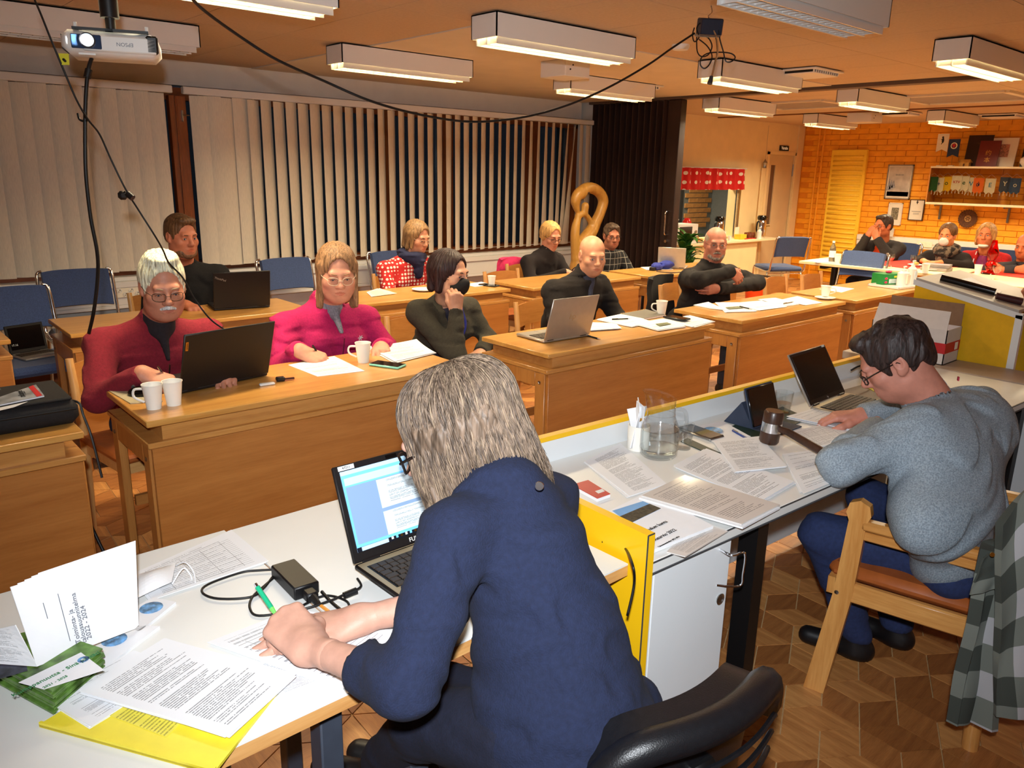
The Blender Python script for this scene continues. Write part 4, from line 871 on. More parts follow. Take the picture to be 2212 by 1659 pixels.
def make_glasses(root, toW, col=(30, 26, 24), w=.021, h=.015, thick=.0016, down=0, round_=2.6):
    fm = mat('glasses_%d_%d_%d' % col, col, .3, var=0); q = MB(); z0 = -.003-down; y0 = .1015+down*.5
    se = lambda t, p: (abs(math.cos(t))**(2/p)*math.copysign(1, math.cos(t)), abs(math.sin(t))**(2/p)*math.copysign(1, math.sin(t)))
    lens = []
    for x in (-1, 1):
        ring = []
        for k in range(21):
            cx, cz = se(2*math.pi*k/20, round_); px = x*.0315+cx*w; ring.append((px, y0-2.2*max(0, abs(px)-.02)**2*10*.5, z0+cz*h))
        q.tube([toW(np.array(p)) for p in ring], thick, 5, caps=False); lens.append(ring)
    q.tube([toW(np.array(p)) for p in ((-.011, y0, z0+.002), (0, y0+.003, z0+.005), (.011, y0, z0+.002))], thick, 5)
    for x in (-1, 1): q.tube([toW(np.array(p)) for p in ((x*.0525, y0-.008, z0+.004), (x*.073, .06, .004), (x*.0795, -.008, .006), (x*.078, -.028, -.014))], thick, 5)
    G = q.build('glasses', fm, root)
    for ring in lens:
        q = MB(); c = np.mean(np.array(ring[:-1]), 0); q.add([toW(np.array(p)) for p in ring[:-1]]+[toW(c)], [(k, (k+1) % 20, 20) for k in range(20)]); q.build('lens', 'spec_glass', G, smooth=False)
thinglass('spec_glass', (244, 244, 242), .0)
# ================================================================ the people in the room
def clothmat(name, fn_cols, kind, **kw):
    """polka / plaid / heather fabric patterns (printed on the cloth)"""
    m, nt, b, N, L = nodes(name); b.inputs['Roughness'].default_value = .92; tc = N.new('ShaderNodeTexCoord'); mp = N.new('ShaderNodeMapping'); L.new(tc.outputs['Object'], mp.inputs[0])
    mx = N.new('ShaderNodeMix'); mx.data_type = 'RGBA'; mx.inputs[6].default_value = lin(fn_cols[0]); mx.inputs[7].default_value = lin(fn_cols[1]); L.new(mx.outputs[2], b.inputs['Base Color'])
    if kind == 'polka':
        mp.inputs['Scale'].default_value = (kw['s'],)*3; v = N.new('ShaderNodeTexVoronoi')
        if kw.get('flat'): v.voronoi_dimensions = '2D'; mp.inputs['Rotation'].default_value = (math.pi/2, 0, 0)
        v.inputs['Scale'].default_value = 1; v.inputs['Randomness'].default_value = .12; L.new(mp.outputs[0], v.inputs[0])
        t = N.new('ShaderNodeMath'); t.operation = 'LESS_THAN'; t.inputs[1].default_value = kw.get('r', .30); L.new(v.outputs['Distance'], t.inputs[0]); L.new(t.outputs[0], mx.inputs[0])
    elif kind == 'lines':
        sx = N.new('ShaderNodeSeparateXYZ'); L.new(mp.outputs[0], sx.inputs[0]); outs = []
        for ax in (0, 2):
            mu = N.new('ShaderNodeMath'); mu.operation = 'MULTIPLY'; mu.inputs[1].default_value = kw['s']; L.new(sx.outputs[ax], mu.inputs[0]); fr = N.new('ShaderNodeMath'); fr.operation = 'FRACT'; L.new(mu.outputs[0], fr.inputs[0])
            lt = N.new('ShaderNodeMath'); lt.operation = 'LESS_THAN'; lt.inputs[1].default_value = kw.get('w', .09); L.new(fr.outputs[0], lt.inputs[0]); outs.append(lt)
        a = N.new('ShaderNodeMath'); a.operation = kw.get('op', 'MAXIMUM'); L.new(outs[0].outputs[0], a.inputs[0]); L.new(outs[1].outputs[0], a.inputs[1]); L.new(a.outputs[0], mx.inputs[0])
    elif kind in ('heather', 'camo'):
        n = N.new('ShaderNodeTexNoise'); n.inputs['Scale'].default_value = kw['s']; n.inputs['Detail'].default_value = 4; L.new(mp.outputs[0], n.inputs[0]); r = N.new('ShaderNodeValToRGB'); r.color_ramp.elements[0].position = .45 if kind == 'camo' else .38; r.color_ramp.elements[1].position = .55 if kind == 'camo' else .62; L.new(n.outputs[0], r.inputs[0]); L.new(r.outputs[0], mx.inputs[0])
    nb = N.new('ShaderNodeTexNoise'); nb.inputs['Scale'].default_value = 300; L.new(tc.outputs['Object'], nb.inputs[0]); bp = N.new('ShaderNodeBump'); bp.inputs['Strength'].default_value = .2; bp.inputs['Distance'].default_value = .01; L.new(nb.outputs[0], bp.inputs['Height']); L.new(bp.outputs[0], b.inputs['Normal']); M[name] = m; return m
def loc2(p, loc, yaw):
    """world point -> person's own frame"""
    a = yaw-math.pi/2; v = Vector(p)-Vector(loc); c, s = math.cos(-a), math.sin(-a); return (v.x*c-v.y*s, v.x*s+v.y*c, v.z)
def person_w(label, loc, yaw, W, look, headc, hands={}, **k):
    """same as person() but joints, look and hand directions are given in world coordinates"""
    J = {n: loc2(p, loc, yaw) for n, p in W.items()}; dr = lambda d: loc2(d, (0, 0, 0), yaw)
    return person(label, loc, yaw, J, dr(look), loc2(headc, loc, yaw), hands={q: (dr(h[0]), dr(h[1]))+tuple(h[2:]) for q, h in hands.items()}, **k)
def seated(x, y, z=.50, face=-1):
    """lower body of somebody seated at a desk, facing world -Y"""
    f = face; return dict(pelvis=(x, y+.06, z), hipl=(x+.09, y+.03, z-.02), hipr=(x-.09, y+.03, z-.02), knl=(x+.12, y-.36, z-.01), knr=(x-.12, y-.36, z-.01), anl=(x+.12, y-.34, .09), anr=(x-.12, y-.34, .09))
NY = -math.pi/2
# 1 --- man in the red sweater
h = at(352, 618, Y=3.30); x = h.x
P_red = person_w('man in a red sweater with white hair, glasses and moustache, writing', (x+.0, 3.48, 0), NY, dict(seated(x+.02, 3.5), waist=(x+.01, 3.52, .64), chest=(x, 3.46, .79), neck=(x-.005, 3.40, .945), shl=(x+.21, 3.42, .86), shr=(x-.215, 3.44, .87), elr=(x-.30, 3.24, .70), wrr=at(308, 808, Y=3.06), ell=(x+.27, 3.28, .70), wrl=(x+.12, 3.05, .775)),
    (-.16, -1, -.24), h, skincol=(214, 152, 124), hair='brush', haircol=(222, 214, 186), topcol=(122, 24, 40), belly=.035, head=dict(eyes='down', j=1.08, fat=.003), glasses=((52, 40, 32), .0235, .0165, .0012, .004, 3.0), stache=(226, 222, 214), brow=(150, 130, 104), collar='shirt', slim=1.06, sc=1.04, res=.95, gaze=(0, 1, -.6), hands={'r': ((.85, -.5, -.42), (.45, .1, -1), 'pen', 1.05), 'l': ((-.3, -1, -.1), (0, 0, -1), 'rest')}, seed=5, legcol=(26, 30, 52))
# 2 --- woman in pink fleece
h = at(728, 588, Y=3.32); x = h.x
P_pink = person_w('woman in a pink fleece with long brown hair and clear glasses, writing', (x, 3.48, 0), NY, dict(seated(x, 3.5), waist=(x, 3.52, .66), chest=(x, 3.48, .79), neck=(x+.0, 3.44, .94), shl=(x+.215, 3.46, .845), shr=(x-.215, 3.45, .85), elr=(x-.31, 3.30, .69), wrr=at(648, 758, Y=3.16), ell=(x+.29, 3.34, .68), wrl=(x+.12, 3.14, .76)),
    (-.36, -.95, -.24), h, skincol=(226, 168, 142), hair='long', haircol=(140, 104, 72), topcol=(178, 26, 90), belly=.045, bust=.03, head=dict(eyes='down', j=1.12, fat=.005), glasses=((214, 196, 170), .0235, .0175, .0012, .003, 2.6), brow=(150, 116, 84), collar='shirt', slim=1.12, sc=1.06, gaze=(0, 1, -.6), hands={'r': ((.75, -.7, -.42), (.45, 0, -1), 'pen', 1.05), 'l': ((-.6, -.9, 0), (0, 0, -1), 'rest')}, seed=8, foldamp=.006)
# 3 --- masked woman resting her chin on her fist
h = at(972, 592, Y=3.34); x = h.x
P_mask = person_w('dark haired woman in a black mask and dark green cardigan, chin on fist', (x, 3.5, 0), NY, dict(seated(x+.02, 3.5), waist=(x+.03, 3.5, .64), chest=(x+.04, 3.45, .77), neck=(x+.02, 3.40, .915), shl=(x+.215, 3.46, .83), shr=(x-.17, 3.40, .85), elr=at(985, 775, Y=3.16), wrr=at(985, 672, Y=3.22), ell=(x+.27, 3.34, .66), wrl=(x+.10, 3.2, .63)),
    (.31, -.95, -.08), h, skincol=(222, 172, 144), hair='bobdark', haircol=(44, 22, 22), topcol=(54, 50, 40), bust=.008, head=dict(j=.92), brow=(40, 26, 22), collar='wide', slim=1.0, sc=1.02, gaze=(.3, 1, -.1), hands={'r': ((-.05, -.12, 1), (.25, 1, .2), 'fist', .95), 'l': ((-.8, -.5, 0), (0, 0, -1), 'rest')}, seed=2, chest_open=(.055, .06, .09))
# 4 --- bald man in a black fleece
h = at(1280, 552, Y=3.36); x = h.x
P_bald = person_w('bald man in a black fleece over a dark blue turtleneck', (x-.03, 3.52, 0), NY, dict(seated(x-.04, 3.52), waist=(x-.04, 3.52, .66), chest=(x-.03, 3.47, .80), neck=(x-.01, 3.41, .955), shl=(x+.20, 3.47, .865), shr=(x-.24, 3.46, .865), elr=(x-.30, 3.34, .66), wrr=(x-.14, 3.12, .66), ell=(x+.25, 3.34, .66), wrl=(x+.12, 3.12, .66)),
    (-.42, -.9, -.16), h, skincol=(222, 164, 134), hair=None, topcol=(22, 16, 16), belly=.02, head=dict(j=1.08), brow=(176, 140, 110), collar='turtle', slim=1.12, hands={'r': ((.5, -.8, -.1), (0, 0, -1), 'rest'), 'l': ((-.5, -.8, -.1), (0, 0, -1), 'rest')}, seed=4, gaze=(.1, 1, -.25))
# 5 --- man in black with folded arms
h = at(1546, 526, Y=3.42); x = h.x
P_fold = person_w('man in a black sweater with grey beard and glasses, arms folded', (x, 3.5, 0), NY, dict(seated(x+.02, 3.52), waist=(x, 3.5, .64), chest=(x, 3.46, .79), neck=(x, 3.45, .94), shl=(x+.25, 3.44, .845), shr=(x-.23, 3.47, .84), elr=at(1508, 606, Y=3.24), wrr=at(1580, 586, Y=3.17), ell=at(1638, 612, Y=3.33), wrl=at(1548, 624, Y=3.20)),
    (-.70, -.72, -.08), h, skincol=(206, 140, 118), hair='fringe', haircol=(168, 154, 136), topcol=(20, 15, 16), belly=.04, head=dict(j=1.08, fat=.003), glasses=((40, 36, 34), .0225, .0145, .0012, 0, 3.2), beard=(150, 136, 122), stache=(150, 136, 122), brow=(120, 104, 88), collar='crew', slim=1.14, hands={'r': ((.75, -.25, -.55), (.1, 1, -.1), 'rest'), 'l': ((-1, .1, .05), (.1, 1, 0), 'rest')}, seed=6)
# 6 --- man in black in the back row, by the window
h = at(393, 510, Y=4.98); x = h.x
person_w('man in black with short brown hair in the back row behind a laptop', (x, 5.1, 0), NY, dict(seated(x+.03, 5.12), waist=(x+.04, 5.12, .68), chest=(x+.04, 5.1, .83), neck=(x+.02, 5.06, .99), shl=(x+.24, 5.06, .90), shr=(x-.17, 5.06, .90), elr=(x-.24, 4.95, .68), wrr=(x-.08, 4.78, .77), ell=(x+.29, 4.95, .68), wrl=(x+.2, 4.78, .77)),
    (.18, -.98, -.12), h, skincol=(208, 134, 104), hair='short', haircol=(96, 66, 40), topcol=(16, 14, 15), head=dict(j=1.08, fat=.002), brow=(90, 64, 44), collar='crew', slim=1.05, res=1.25, hands={'r': ((.2, -1, -.1), (0, 0, -1), 'rest'), 'l': ((-.2, -1, -.1), (0, 0, -1), 'rest')}, gaze=(.2, 1, -.1), beard=(120, 84, 60), sc=1.06)
# 7 --- woman in red with white dots
h = at(902, 512, Y=5.06); x = h.x
P_dot = person_w('woman in a red top with white dots, navy scarf and glasses', (x-.05, 5.2, 0), NY, dict(seated(x-.06, 5.18), waist=(x-.07, 5.17, .64), chest=(x-.07, 5.15, .79), neck=(x-.03, 5.10, .935), shl=(x+.13, 5.12, .845), shr=(x-.26, 5.13, .84), elr=(x-.30, 5.0, .64), wrr=(x-.02, 4.80, .73), ell=(x+.2, 5.0, .66), wrl=(x+.12, 4.8, .75)),
    (.15, -.98, -.28), h, skincol=(214, 156, 128), hair='bob', haircol=(132, 100, 66), topmat=clothmat('polka', ((172, 26, 26), (226, 212, 200)), 'polka', s=36, r=.36), bust=.012, head=dict(eyes='down'), glasses=((196, 176, 150), .022, .014, .0012, .002, 3), res=1.3, slim=1.02, hands={'r': ((.5, -.9, -.1), (0, 0, -1), 'rest'), 'l': ((-.3, -1, 0), (0, 0, -1), 'rest')}, seed=9)
# 8 --- blonde woman in a black jacket
h = at(1190, 510, Y=5.08); x = h.x
person_w('blonde woman with dark glasses in a black jacket with a pink zip', (x-.05, 5.2, 0), NY, dict(seated(x-.06, 5.18), waist=(x-.05, 5.17, .63), chest=(x-.05, 5.15, .76), neck=(x-.02, 5.10, .895), shl=(x+.14, 5.13, .81), shr=(x-.23, 5.13, .81), elr=(x-.28, 5.02, .64), wrr=(x-.05, 4.82, .74), ell=(x+.2, 5.02, .64), wrl=(x+.08, 4.82, .74)),
    (-.17, -.98, -.28), h, skincol=(216, 152, 124), hair='pixie', haircol=(196, 150, 90), topcol=(26, 18, 20), head=dict(eyes='down', j=.95), glasses=((30, 22, 20), .022, .0135, .0016, .002, 3), res=1.35, slim=1.0, hands={'r': ((.5, -.9, -.1), (0, 0, -1), 'rest'), 'l': ((-.3, -1, 0), (0, 0, -1), 'rest')}, collar='shirt')
# 9 --- woman in a black and white check top
h = at(1322, 510, Y=5.22); x = h.x
person_w('woman with short dark curly hair and glasses in a black and white checked top', (x+.02, 5.36, 0), NY, dict(seated(x+.02, 5.34), waist=(x+.02, 5.32, .58), chest=(x+.02, 5.3, .71), neck=(x, 5.26, .85), shl=(x+.21, 5.28, .77), shr=(x-.17, 5.28, .77), elr=(x-.22, 5.15, .60), wrr=(x-.05, 5.0, .62), ell=(x+.26, 5.15, .60), wrl=(x+.1, 5.0, .62)),
    (-.5, -.85, -.1), h, skincol=(196, 130, 102), hair='curly', haircol=(84, 66, 52), topmat=clothmat('check', ((24, 22, 24), (150, 144, 134)), 'lines', s=17, w=.08), head=dict(j=.98), glasses=((30, 24, 22), .022, .014, .0016, 0, 3), res=1.4, slim=1.0, hands={'r': ((.5, -.9, -.1), (0, 0, -1), 'rest'), 'l': ((-.3, -1, 0), (0, 0, -1), 'rest')})
# 10..13 --- the people at the far table, facing -X
def far_person(label, px, py, X, look, arms, **k):
    h = at(px, py, X=X); y = h.y; z = h.z
    W = dict(pelvis=(X+.12, y, .48), hipl=(X+.1, y-.09, .47), hipr=(X+.1, y+.09, .47), knl=(X-.3, y-.12, .47), knr=(X-.3, y+.12, .47), anl=(X-.28, y-.12, .09), anr=(X-.28, y+.12, .09), waist=(X+.13, y, z-.44), chest=(X+.10, y, z-.30), neck=(X+.05, y, z-.155), shl=(X+.08, y-.18, z-.24), shr=(X+.08, y+.18, z-.24)); W.update(arms(h))
    k['skincol'] = tuple(min(255, int(c*1.16)) for c in k['skincol']); return person_w(label, (X+.1, y, 0), math.pi, W, look, h, res=1.8, **k)
V = Vector
P_f1 = far_person('dark haired man in a black jacket at the far table, hands at his mouth', 1907, 488, 8.93, (-.96, .28, -.05), lambda h: dict(elr=(h.x-.10, h.y+.20, .76), wrr=(h.x-.13, h.y+.09, h.z-.10), ell=(h.x-.12, h.y-.17, .76), wrl=(h.x-.15, h.y-.02, h.z-.13)), skincol=(178, 104, 66), hair='short', haircol=(54, 38, 26), topcol=(40, 34, 32), glasses=((60, 40, 30), .022, .0135, .0014, 0, 3), hands={'r': ((.1, -.6, .8), (1, -.2, 0), 'loose'), 'l': ((.15, .5, .8), (1, .2, 0), 'loose')}, collar='wide', chest_open=(.05, .07, .12), slim=1.12)
P_f2 = far_person('woman in a white face mask and patterned scarf at the far table', 2046, 508, 8.98, (-.99, -.05, -.08), lambda h: dict(elr=(h.x-.02, h.y+.26, .72), wrr=(h.x-.26, h.y+.10, .76), ell=(h.x-.02, h.y-.26, .72), wrl=(h.x-.26, h.y-.08, .76)), skincol=(214, 140, 92), hair='pony', haircol=(110, 74, 40), topcol=(36, 28, 26), hands={'r': ((-.7, -.7, 0), (0, 0, -1), 'rest'), 'l': ((-.7, .7, 0), (0, 0, -1), 'rest')}, slim=1.05)
P_f3 = far_person('blonde woman in a red jacket at the far table, mask under her chin', 2130, 508, 9.05, (-.98, -.12, .02), lambda h: dict(elr=(h.x-.02, h.y+.25, .66), wrr=(h.x-.2, h.y+.08, .66), ell=(h.x-.02, h.y-.25, .66), wrl=(h.x-.2, h.y-.08, .66)), skincol=(204, 126, 82), hair='bob', haircol=(186, 136, 78), topcol=(178, 24, 26), hands={'r': ((-.7, -.7, 0), (0, 0, -1), 'rest'), 'l': ((-.7, .7, 0), (0, 0, -1), 'rest')}, chest_open=(.05, .08, .15), slim=1.05)
far_person('man in a dark grey sweater with folded arms at the right edge', 2214, 532, 8.9, (-1, .1, -.15), lambda h: dict(elr=(h.x-.06, h.y+.26, .72), wrr=(h.x-.20, h.y-.02, .76), ell=(h.x-.06, h.y-.26, .70), wrl=(h.x-.22, h.y+.08, .74)), skincol=(190, 112, 72), hair='fringe', haircol=(120, 90, 60), topcol=(52, 48, 52), hands={'r': ((-.2, -1, .1), (.9, 0, -.4), 'rest'), 'l': ((-.1, 1, 0), (1, 0, 0), 'rest')}, slim=1.1)
# 14 --- the chairman in grey, bent over his papers
h = at(1930, 778, Y=1.00)
P_ch = person_w('man in a grey sweater and jeans bent over the white desk, reading', (2.55, .76, 0), math.pi/2+.15, dict(pelvis=(2.58, .72, .47), hipl=(2.46, .76, .455), hipr=(2.66, .76, .455), waist=at(2052, 1095, Y=.73), chest=at(2062, 960, Y=.80), neck=at(2003, 862, Y=.905), shl=at(1985, 935, Y=.84), shr=at(2118, 880, Y=.86), ell=at(1812, 1003, z=.775), wrl=at(1890, 925, z=.765), elr=(2.93, 1.02, .78), wrr=(2.72, 1.16, .765), knl=(2.30, 1.06, .47), knr=(2.70, 1.1, .48), anl=(2.44, .96, .10), anr=(2.62, .90, .10)),
    (-.38, .75, -.62), h, skincol=(216, 150, 130), hair='curly', haircol=(46, 30, 26), topmat=clothmat('heather_grey', ((118, 130, 140), (152, 164, 174)), 'heather', s=240), legcol=(34, 46, 84), belly=.018, slim=1.14, torso_k=.09, head=dict(eyes='down', j=1.02), glasses=((34, 22, 20), .023, .015, .0022, .004, 3.2), brow=(40, 28, 24), collar='shirt', res=.85, sc=1.03, hands={'l': ((.8, .6, -.1), (.3, -.3, -1), 'fist'), 'r': ((-.6, .8, -.1), (0, 0, -1), 'rest')}, seed=11, foldamp=.007, gaze=(0, 1, -.6), shoecol=(18, 16, 18),
    extra=lambda s, g, ex, fy, uz, RT: s.ell(g['chest']*.6+g['shr']*.4-fy*.03, (.13, .11, .11), .06, R=RT))
# 15 --- the speaker at the lectern, mostly outside the picture
P_sp = person_w('speaker standing at the lectern at the right edge, only hands visible', (4.62, .72, 0), math.pi/2, dict(pelvis=(4.62, .70, .93), waist=(4.62, .71, 1.08), chest=(4.62, .72, 1.28), neck=(4.62, .73, 1.45), shl=(4.44, .72, 1.36), shr=(4.80, .72, 1.36), ell=(4.36, .74, 1.08), wrl=(4.22, .93, .90), elr=(4.72, .86, 1.12), wrr=(4.56, 1.13, 1.1), hipl=(4.53, .70, .90), hipr=(4.71, .70, .90), knl=(4.52, .74, .48), knr=(4.72, .74, .48), anl=(4.52, .70, .09), anr=(4.72, .70, .09)),
    (-.2, 1, -.3), (4.62, .78, 1.62), skincol=(196, 128, 96), hair='short', haircol=(70, 50, 36), topcol=(120, 116, 112), hands={'l': ((-.55, .7, -.45), (.7, .3, -.6), 'grip'), 'r': ((-.7, .7, -.1), (0, 0, -1), 'loose')}, res=1.3)

# 16 --- the woman in the navy cardigan, nearest the camera
h = at(985, 950, w=1.47)
wl, wr = at(668, 1398, z=.768), at(775, 1338, z=.756)
def cardigan(s, g, ex, fy, uz, RT):
    p = at(1330, 1500, w=1.40); a = math.pi/2-FGY
    s.cone(g['waist'], g['pelvis']-fy*.03-V3((0, 0, .06)), .13, .17, .06); s.cone(g['pelvis']+ex*.10, g['pelvis']+ex*.19-fy*.05-V3((0, 0, .05)), .09, .05, .05)
FGY = math.atan2(.80, -.40)
P_fg = person_w('woman in a navy cardigan seen from behind, writing at the white table', (at(1190, 1580, w=1.36).x, at(1190, 1580, w=1.36).y, 0), FGY, dict(pelvis=at(1205, 1560, w=1.37), waist=at(1190, 1400, w=1.39), chest=at(1135, 1215, w=1.40), neck=at(1072, 1040, w=1.42), shl=at(985, 1155, w=1.315), shr=at(1180, 1085, w=1.52), ell=at(880, 1478, w=1.20), wrl=wl, elr=at(960, 1300, w=1.50), wrr=wr,
    hipl=at(1130, 1590, w=1.33), hipr=at(1180, 1570, w=1.45), knl=at(920, 1560, w=1.52), knr=at(960, 1500, w=1.65), anl=at(830, 1640, w=1.75), anr=at(900, 1610, w=1.85)),
    (-.50, .80, -.42), h, skincol=(226, 178, 158), hair='bigbob', haircol=(104, 85, 69), topcol=(22, 30, 56), sc=1.03, res=.8, slim=.98, bare_arm=True, sleeve=.42, collar='wide', head=dict(j=.9, eyes='down'), glasses=((24, 18, 18), .025, .018, .0028, .004, 2.6), brow=(110, 90, 70),
    hands={'l': (Vector(at(592, 1318, z=.79))-wl, (.25, .1, -1), 'penfist', 1.0), 'r': (Vector(at(640, 1362, z=.745))-wr, (0, 0, -1), 'flat', .98)}, seed=14, foldamp=.005, toplabel='cardigan', extra=cardigan, legcol=(20, 24, 44), hres=.003, roll=-.05, torso_k=.06)
# ================================================================ things on the tables
def print_mat(name, rows=40, ink=(104, 106, 112), paper=(232, 233, 236), fill=.8, kind='text', emit=0, left=.1, right=.9, top=.06, bot=.94):
    """white sheet with printed lines of text (uv: u along the line, v down the page)"""
    m, nt, b, N, L = nodes(name); uv = N.new('ShaderNodeUVMap'); sp = N.new('ShaderNodeSeparateXYZ'); L.new(uv.outputs[0], sp.inputs[0])
    def mth(op, a, b_=None):
        n = N.new('ShaderNodeMath'); n.operation = op
        for i, x in enumerate((a, b_)):
            if x is None: continue
            if isinstance(x, (int, float)): n.inputs[i].default_value = x
            else: L.new(x, n.inputs[i])
        return n.outputs[0]
    u, v = sp.outputs[0], sp.outputs[1]; vr = mth('MULTIPLY', v, rows); row = mth('FLOOR', vr); fr = mth('FRACT', vr)
    cb = N.new('ShaderNodeCombineXYZ'); L.new(row, cb.inputs[1]); wn = N.new('ShaderNodeTexWhiteNoise'); wn.noise_dimensions = '3D'; L.new(cb.outputs[0], wn.inputs[0]); sc = N.new('ShaderNodeSeparateColor'); L.new(wn.outputs[1], sc.inputs[0])
    on = mth('LESS_THAN', fr, .4); act = mth('LESS_THAN', sc.outputs[0], fill); end = mth('ADD', mth('MULTIPLY', sc.outputs[1], (right-left)*.45), left+(right-left)*.55)
    k = mth('MULTIPLY', mth('MULTIPLY', on, act), mth('MULTIPLY', mth('GREATER_THAN', u, left), mth('LESS_THAN', u, end)))
    k = mth('MULTIPLY', k, mth('MULTIPLY', mth('GREATER_THAN', v, top), mth('LESS_THAN', v, bot)))
    c2 = N.new('ShaderNodeCombineXYZ'); L.new(mth('MULTIPLY', u, 70), c2.inputs[0]); L.new(mth('MULTIPLY', row, 3.7), c2.inputs[1]); nz = N.new('ShaderNodeTexNoise'); nz.inputs['Scale'].default_value = 1; L.new(c2.outputs[0], nz.inputs[0])
    k = mth('MULTIPLY', k, mth('GREATER_THAN', nz.outputs[0], .42))
    if kind == 'table':
        g = mth('MAXIMUM', mth('LESS_THAN', mth('FRACT', mth('MULTIPLY', u, 5)), .02), mth('LESS_THAN', fr, .10)); g = mth('MULTIPLY', g, mth('MULTIPLY', mth('MULTIPLY', mth('GREATER_THAN', u, left), mth('LESS_THAN', u, right)), mth('MULTIPLY', mth('GREATER_THAN', v, top+.1), mth('LESS_THAN', v, bot)))); k = mth('MAXIMUM', mth('MULTIPLY', k, .6), g)
    mx = N.new('ShaderNodeMix'); mx.data_type = 'RGBA'; mx.inputs[6].default_value = lin(paper); mx.inputs[7].default_value = lin(ink); L.new(mth('MULTIPLY', k, .85), mx.inputs[0]); L.new(mx.outputs[2], b.inputs['Base Color']); b.inputs['Roughness'].default_value = .6
    if emit: L.new(mx.outputs[2], b.inputs['Emission Color']); b.inputs['Emission Strength'].default_value = emit
    M[name] = m; return m
print_mat('page_text', 60); print_mat('page_sparse', 50, fill=.45); print_mat('page_form', 22, kind='table'); print_mat('page_dense', 74, fill=.92, left=.2); print_mat('page_news', 50, ink=(90, 86, 80), paper=(222, 214, 196))
mat('paper', (234, 235, 238), .6, var=.01); mat('paper_warm', (232, 224, 208), .6, var=.01)
def flat(name, pts, z0, th, m, parent, curl=0, sag=0, seg=6):
    """a sheet on four world corners TL TR BR BL with uv and thickness; curl lifts the TR corner side"""
    P = [Vector(p) for p in pts]; b = MB(); n = seg
    def f(u, v):
        p = P[0]*(1-u)*(1-v)+P[1]*u*(1-v)+P[2]*u*v+P[3]*(1-u)*v; return Vector((p.x, p.y, p.z+z0+curl*u*u*(1-v)**2+sag*math.sin(math.pi*u)*math.sin(math.pi*v)))
    N_ = (P[1]-P[0]).cross(P[3]-P[0]); flip = N_.z < 0
    b.grid(f, n, n, thick=(th if flip is False else -th)); o0 = (n+1)**2
    me = b.mesh(name)
    if parent is not None: me.transform(parent.matrix_basis.inverted())
    uvl = me.uv_layers.new(name='UVMap'); w = n+1
    for lp in me.loops:
        i = lp.vertex_index % o0; uvl.data[lp.index].uv = ((i % w)/n, (i//w)/n)
    return link(name, me, m, parent, smooth=False)
def W4(px, z): return [at(x, y, z=z) for x, y in px]
def sheet(label, px, z, m='page_text', th=.0012, n=1, name='paper_sheet', cat='paper', group=None, curl=0, sag=0.0, jit=.008):
    """a sheet, or a small stack of n sheets, lying on height z; px: TL TR BR BL of the print"""
    P = W4(px, z); c = sum(P, Vector())/4
    if n == 1:
        o = flat(name, [p-c for p in P], th+.0006, th, m, None, curl, sag); o.location = c; return tag(o, label, cat, group)
    r = thing(name, label, cat, c, 0, group)
    for k in range(n):
        rr = RZ(random.uniform(-.05, .05)) if k < n-1 else RZ(0); d = Vector((random.uniform(-jit, jit), random.uniform(-jit, jit), 0)) if k < n-1 else Vector()
        flat('sheet', [c+rr @ (p-c)+d for p in P], .0016+.0016*(k+1), .0014, m if k == n-1 else 'paper', r, curl if k == n-1 else 0, sag if k == n-1 else 0)
    return r
def put(px, py, z): return at(px, py, z=z)
NZ, DZ = .72, .75
# ---------------------------------------------------------------- paper cups
mat('cup_white', (240, 236, 226), .5, var=.01); mat('porcelain', (240, 238, 230), .15, var=0, coat=.3); mat('coffee', (40, 22, 12), .2, var=0)
def cup(label, p, h=.085, r=.034, handle=None, m='cup_white', cat='cup'):
    t = thing('paper_cup', label, cat, p, 0, 'paper cups'); q = MB(); q.lathe([(0, .002), (r*.72, .0), (r*.72, .003), (r, h), (r*1.05, h+.001), (r*1.05, h+.004), (r*.97, h+.003), (r*.70, .006), (0, .006)], 24); q.build('cup', m, t)
    if handle is not None:
        q = MB(); a = handle; d = Vector((math.cos(a), math.sin(a), 0)); pts = [d*(r*.92)+Vector((0, 0, h*.85)), d*(r*1.75)+Vector((0, 0, h*.82)), d*(r*1.8)+Vector((0, 0, h*.5)), d*(r*.85)+Vector((0, 0, h*.28))]
        sd = Vector((-d.y, d.x, 0))*.006; vs = []
        for pnt in spline(pts, 4): vs += [pnt+sd, pnt-sd, ]
        q.tube(spline(pts, 4), .0045, 6); q.build('handle', m, t)
    return t
Lr = math.atan2(-CR.y, -CR.x)   # towards picture left
cup('white paper cup with handle at the left end, in front of the red sweater', put(333, 882, DZ), handle=Lr+.2); cup('white paper cup standing against the big black laptop', put(376, 874, DZ)); cup('white paper cup with handle beside the green phone', put(785, 782, DZ), handle=Lr+.1)
cup('white paper cup with handle beside the spiral notebook', put(1428, 681, DZ), handle=Lr+.2); cup('small patterned paper cup on the back row desk', put(1062, 617, DZ), .07, .03); cup('paper cup on the left end of the far table by the bottle', put(1808, 567, NZ)); cup('paper cup on the far table in front of the books', put(1998, 590, NZ)); cup('paper cup on the far table with a stirrer, by the red lamp', put(2111, 592, NZ))
s_ = cup('white porcelain cup standing on its saucer', put(1782, 643, DZ)+Vector((0, 0, .012)), .07, .036, handle=Lr+2.6, m='porcelain')
sa = MB(); sa.lathe([(0, 0), (.04, 0), (.07, .012), (.072, .014), (.068, .014), (.04, .005), (0, .005)], 28); o = sa.build('saucer', 'porcelain'); o.location = put(1782, 646, DZ); tag(o, 'white saucer under the porcelain cup on the front desk', 'saucer')
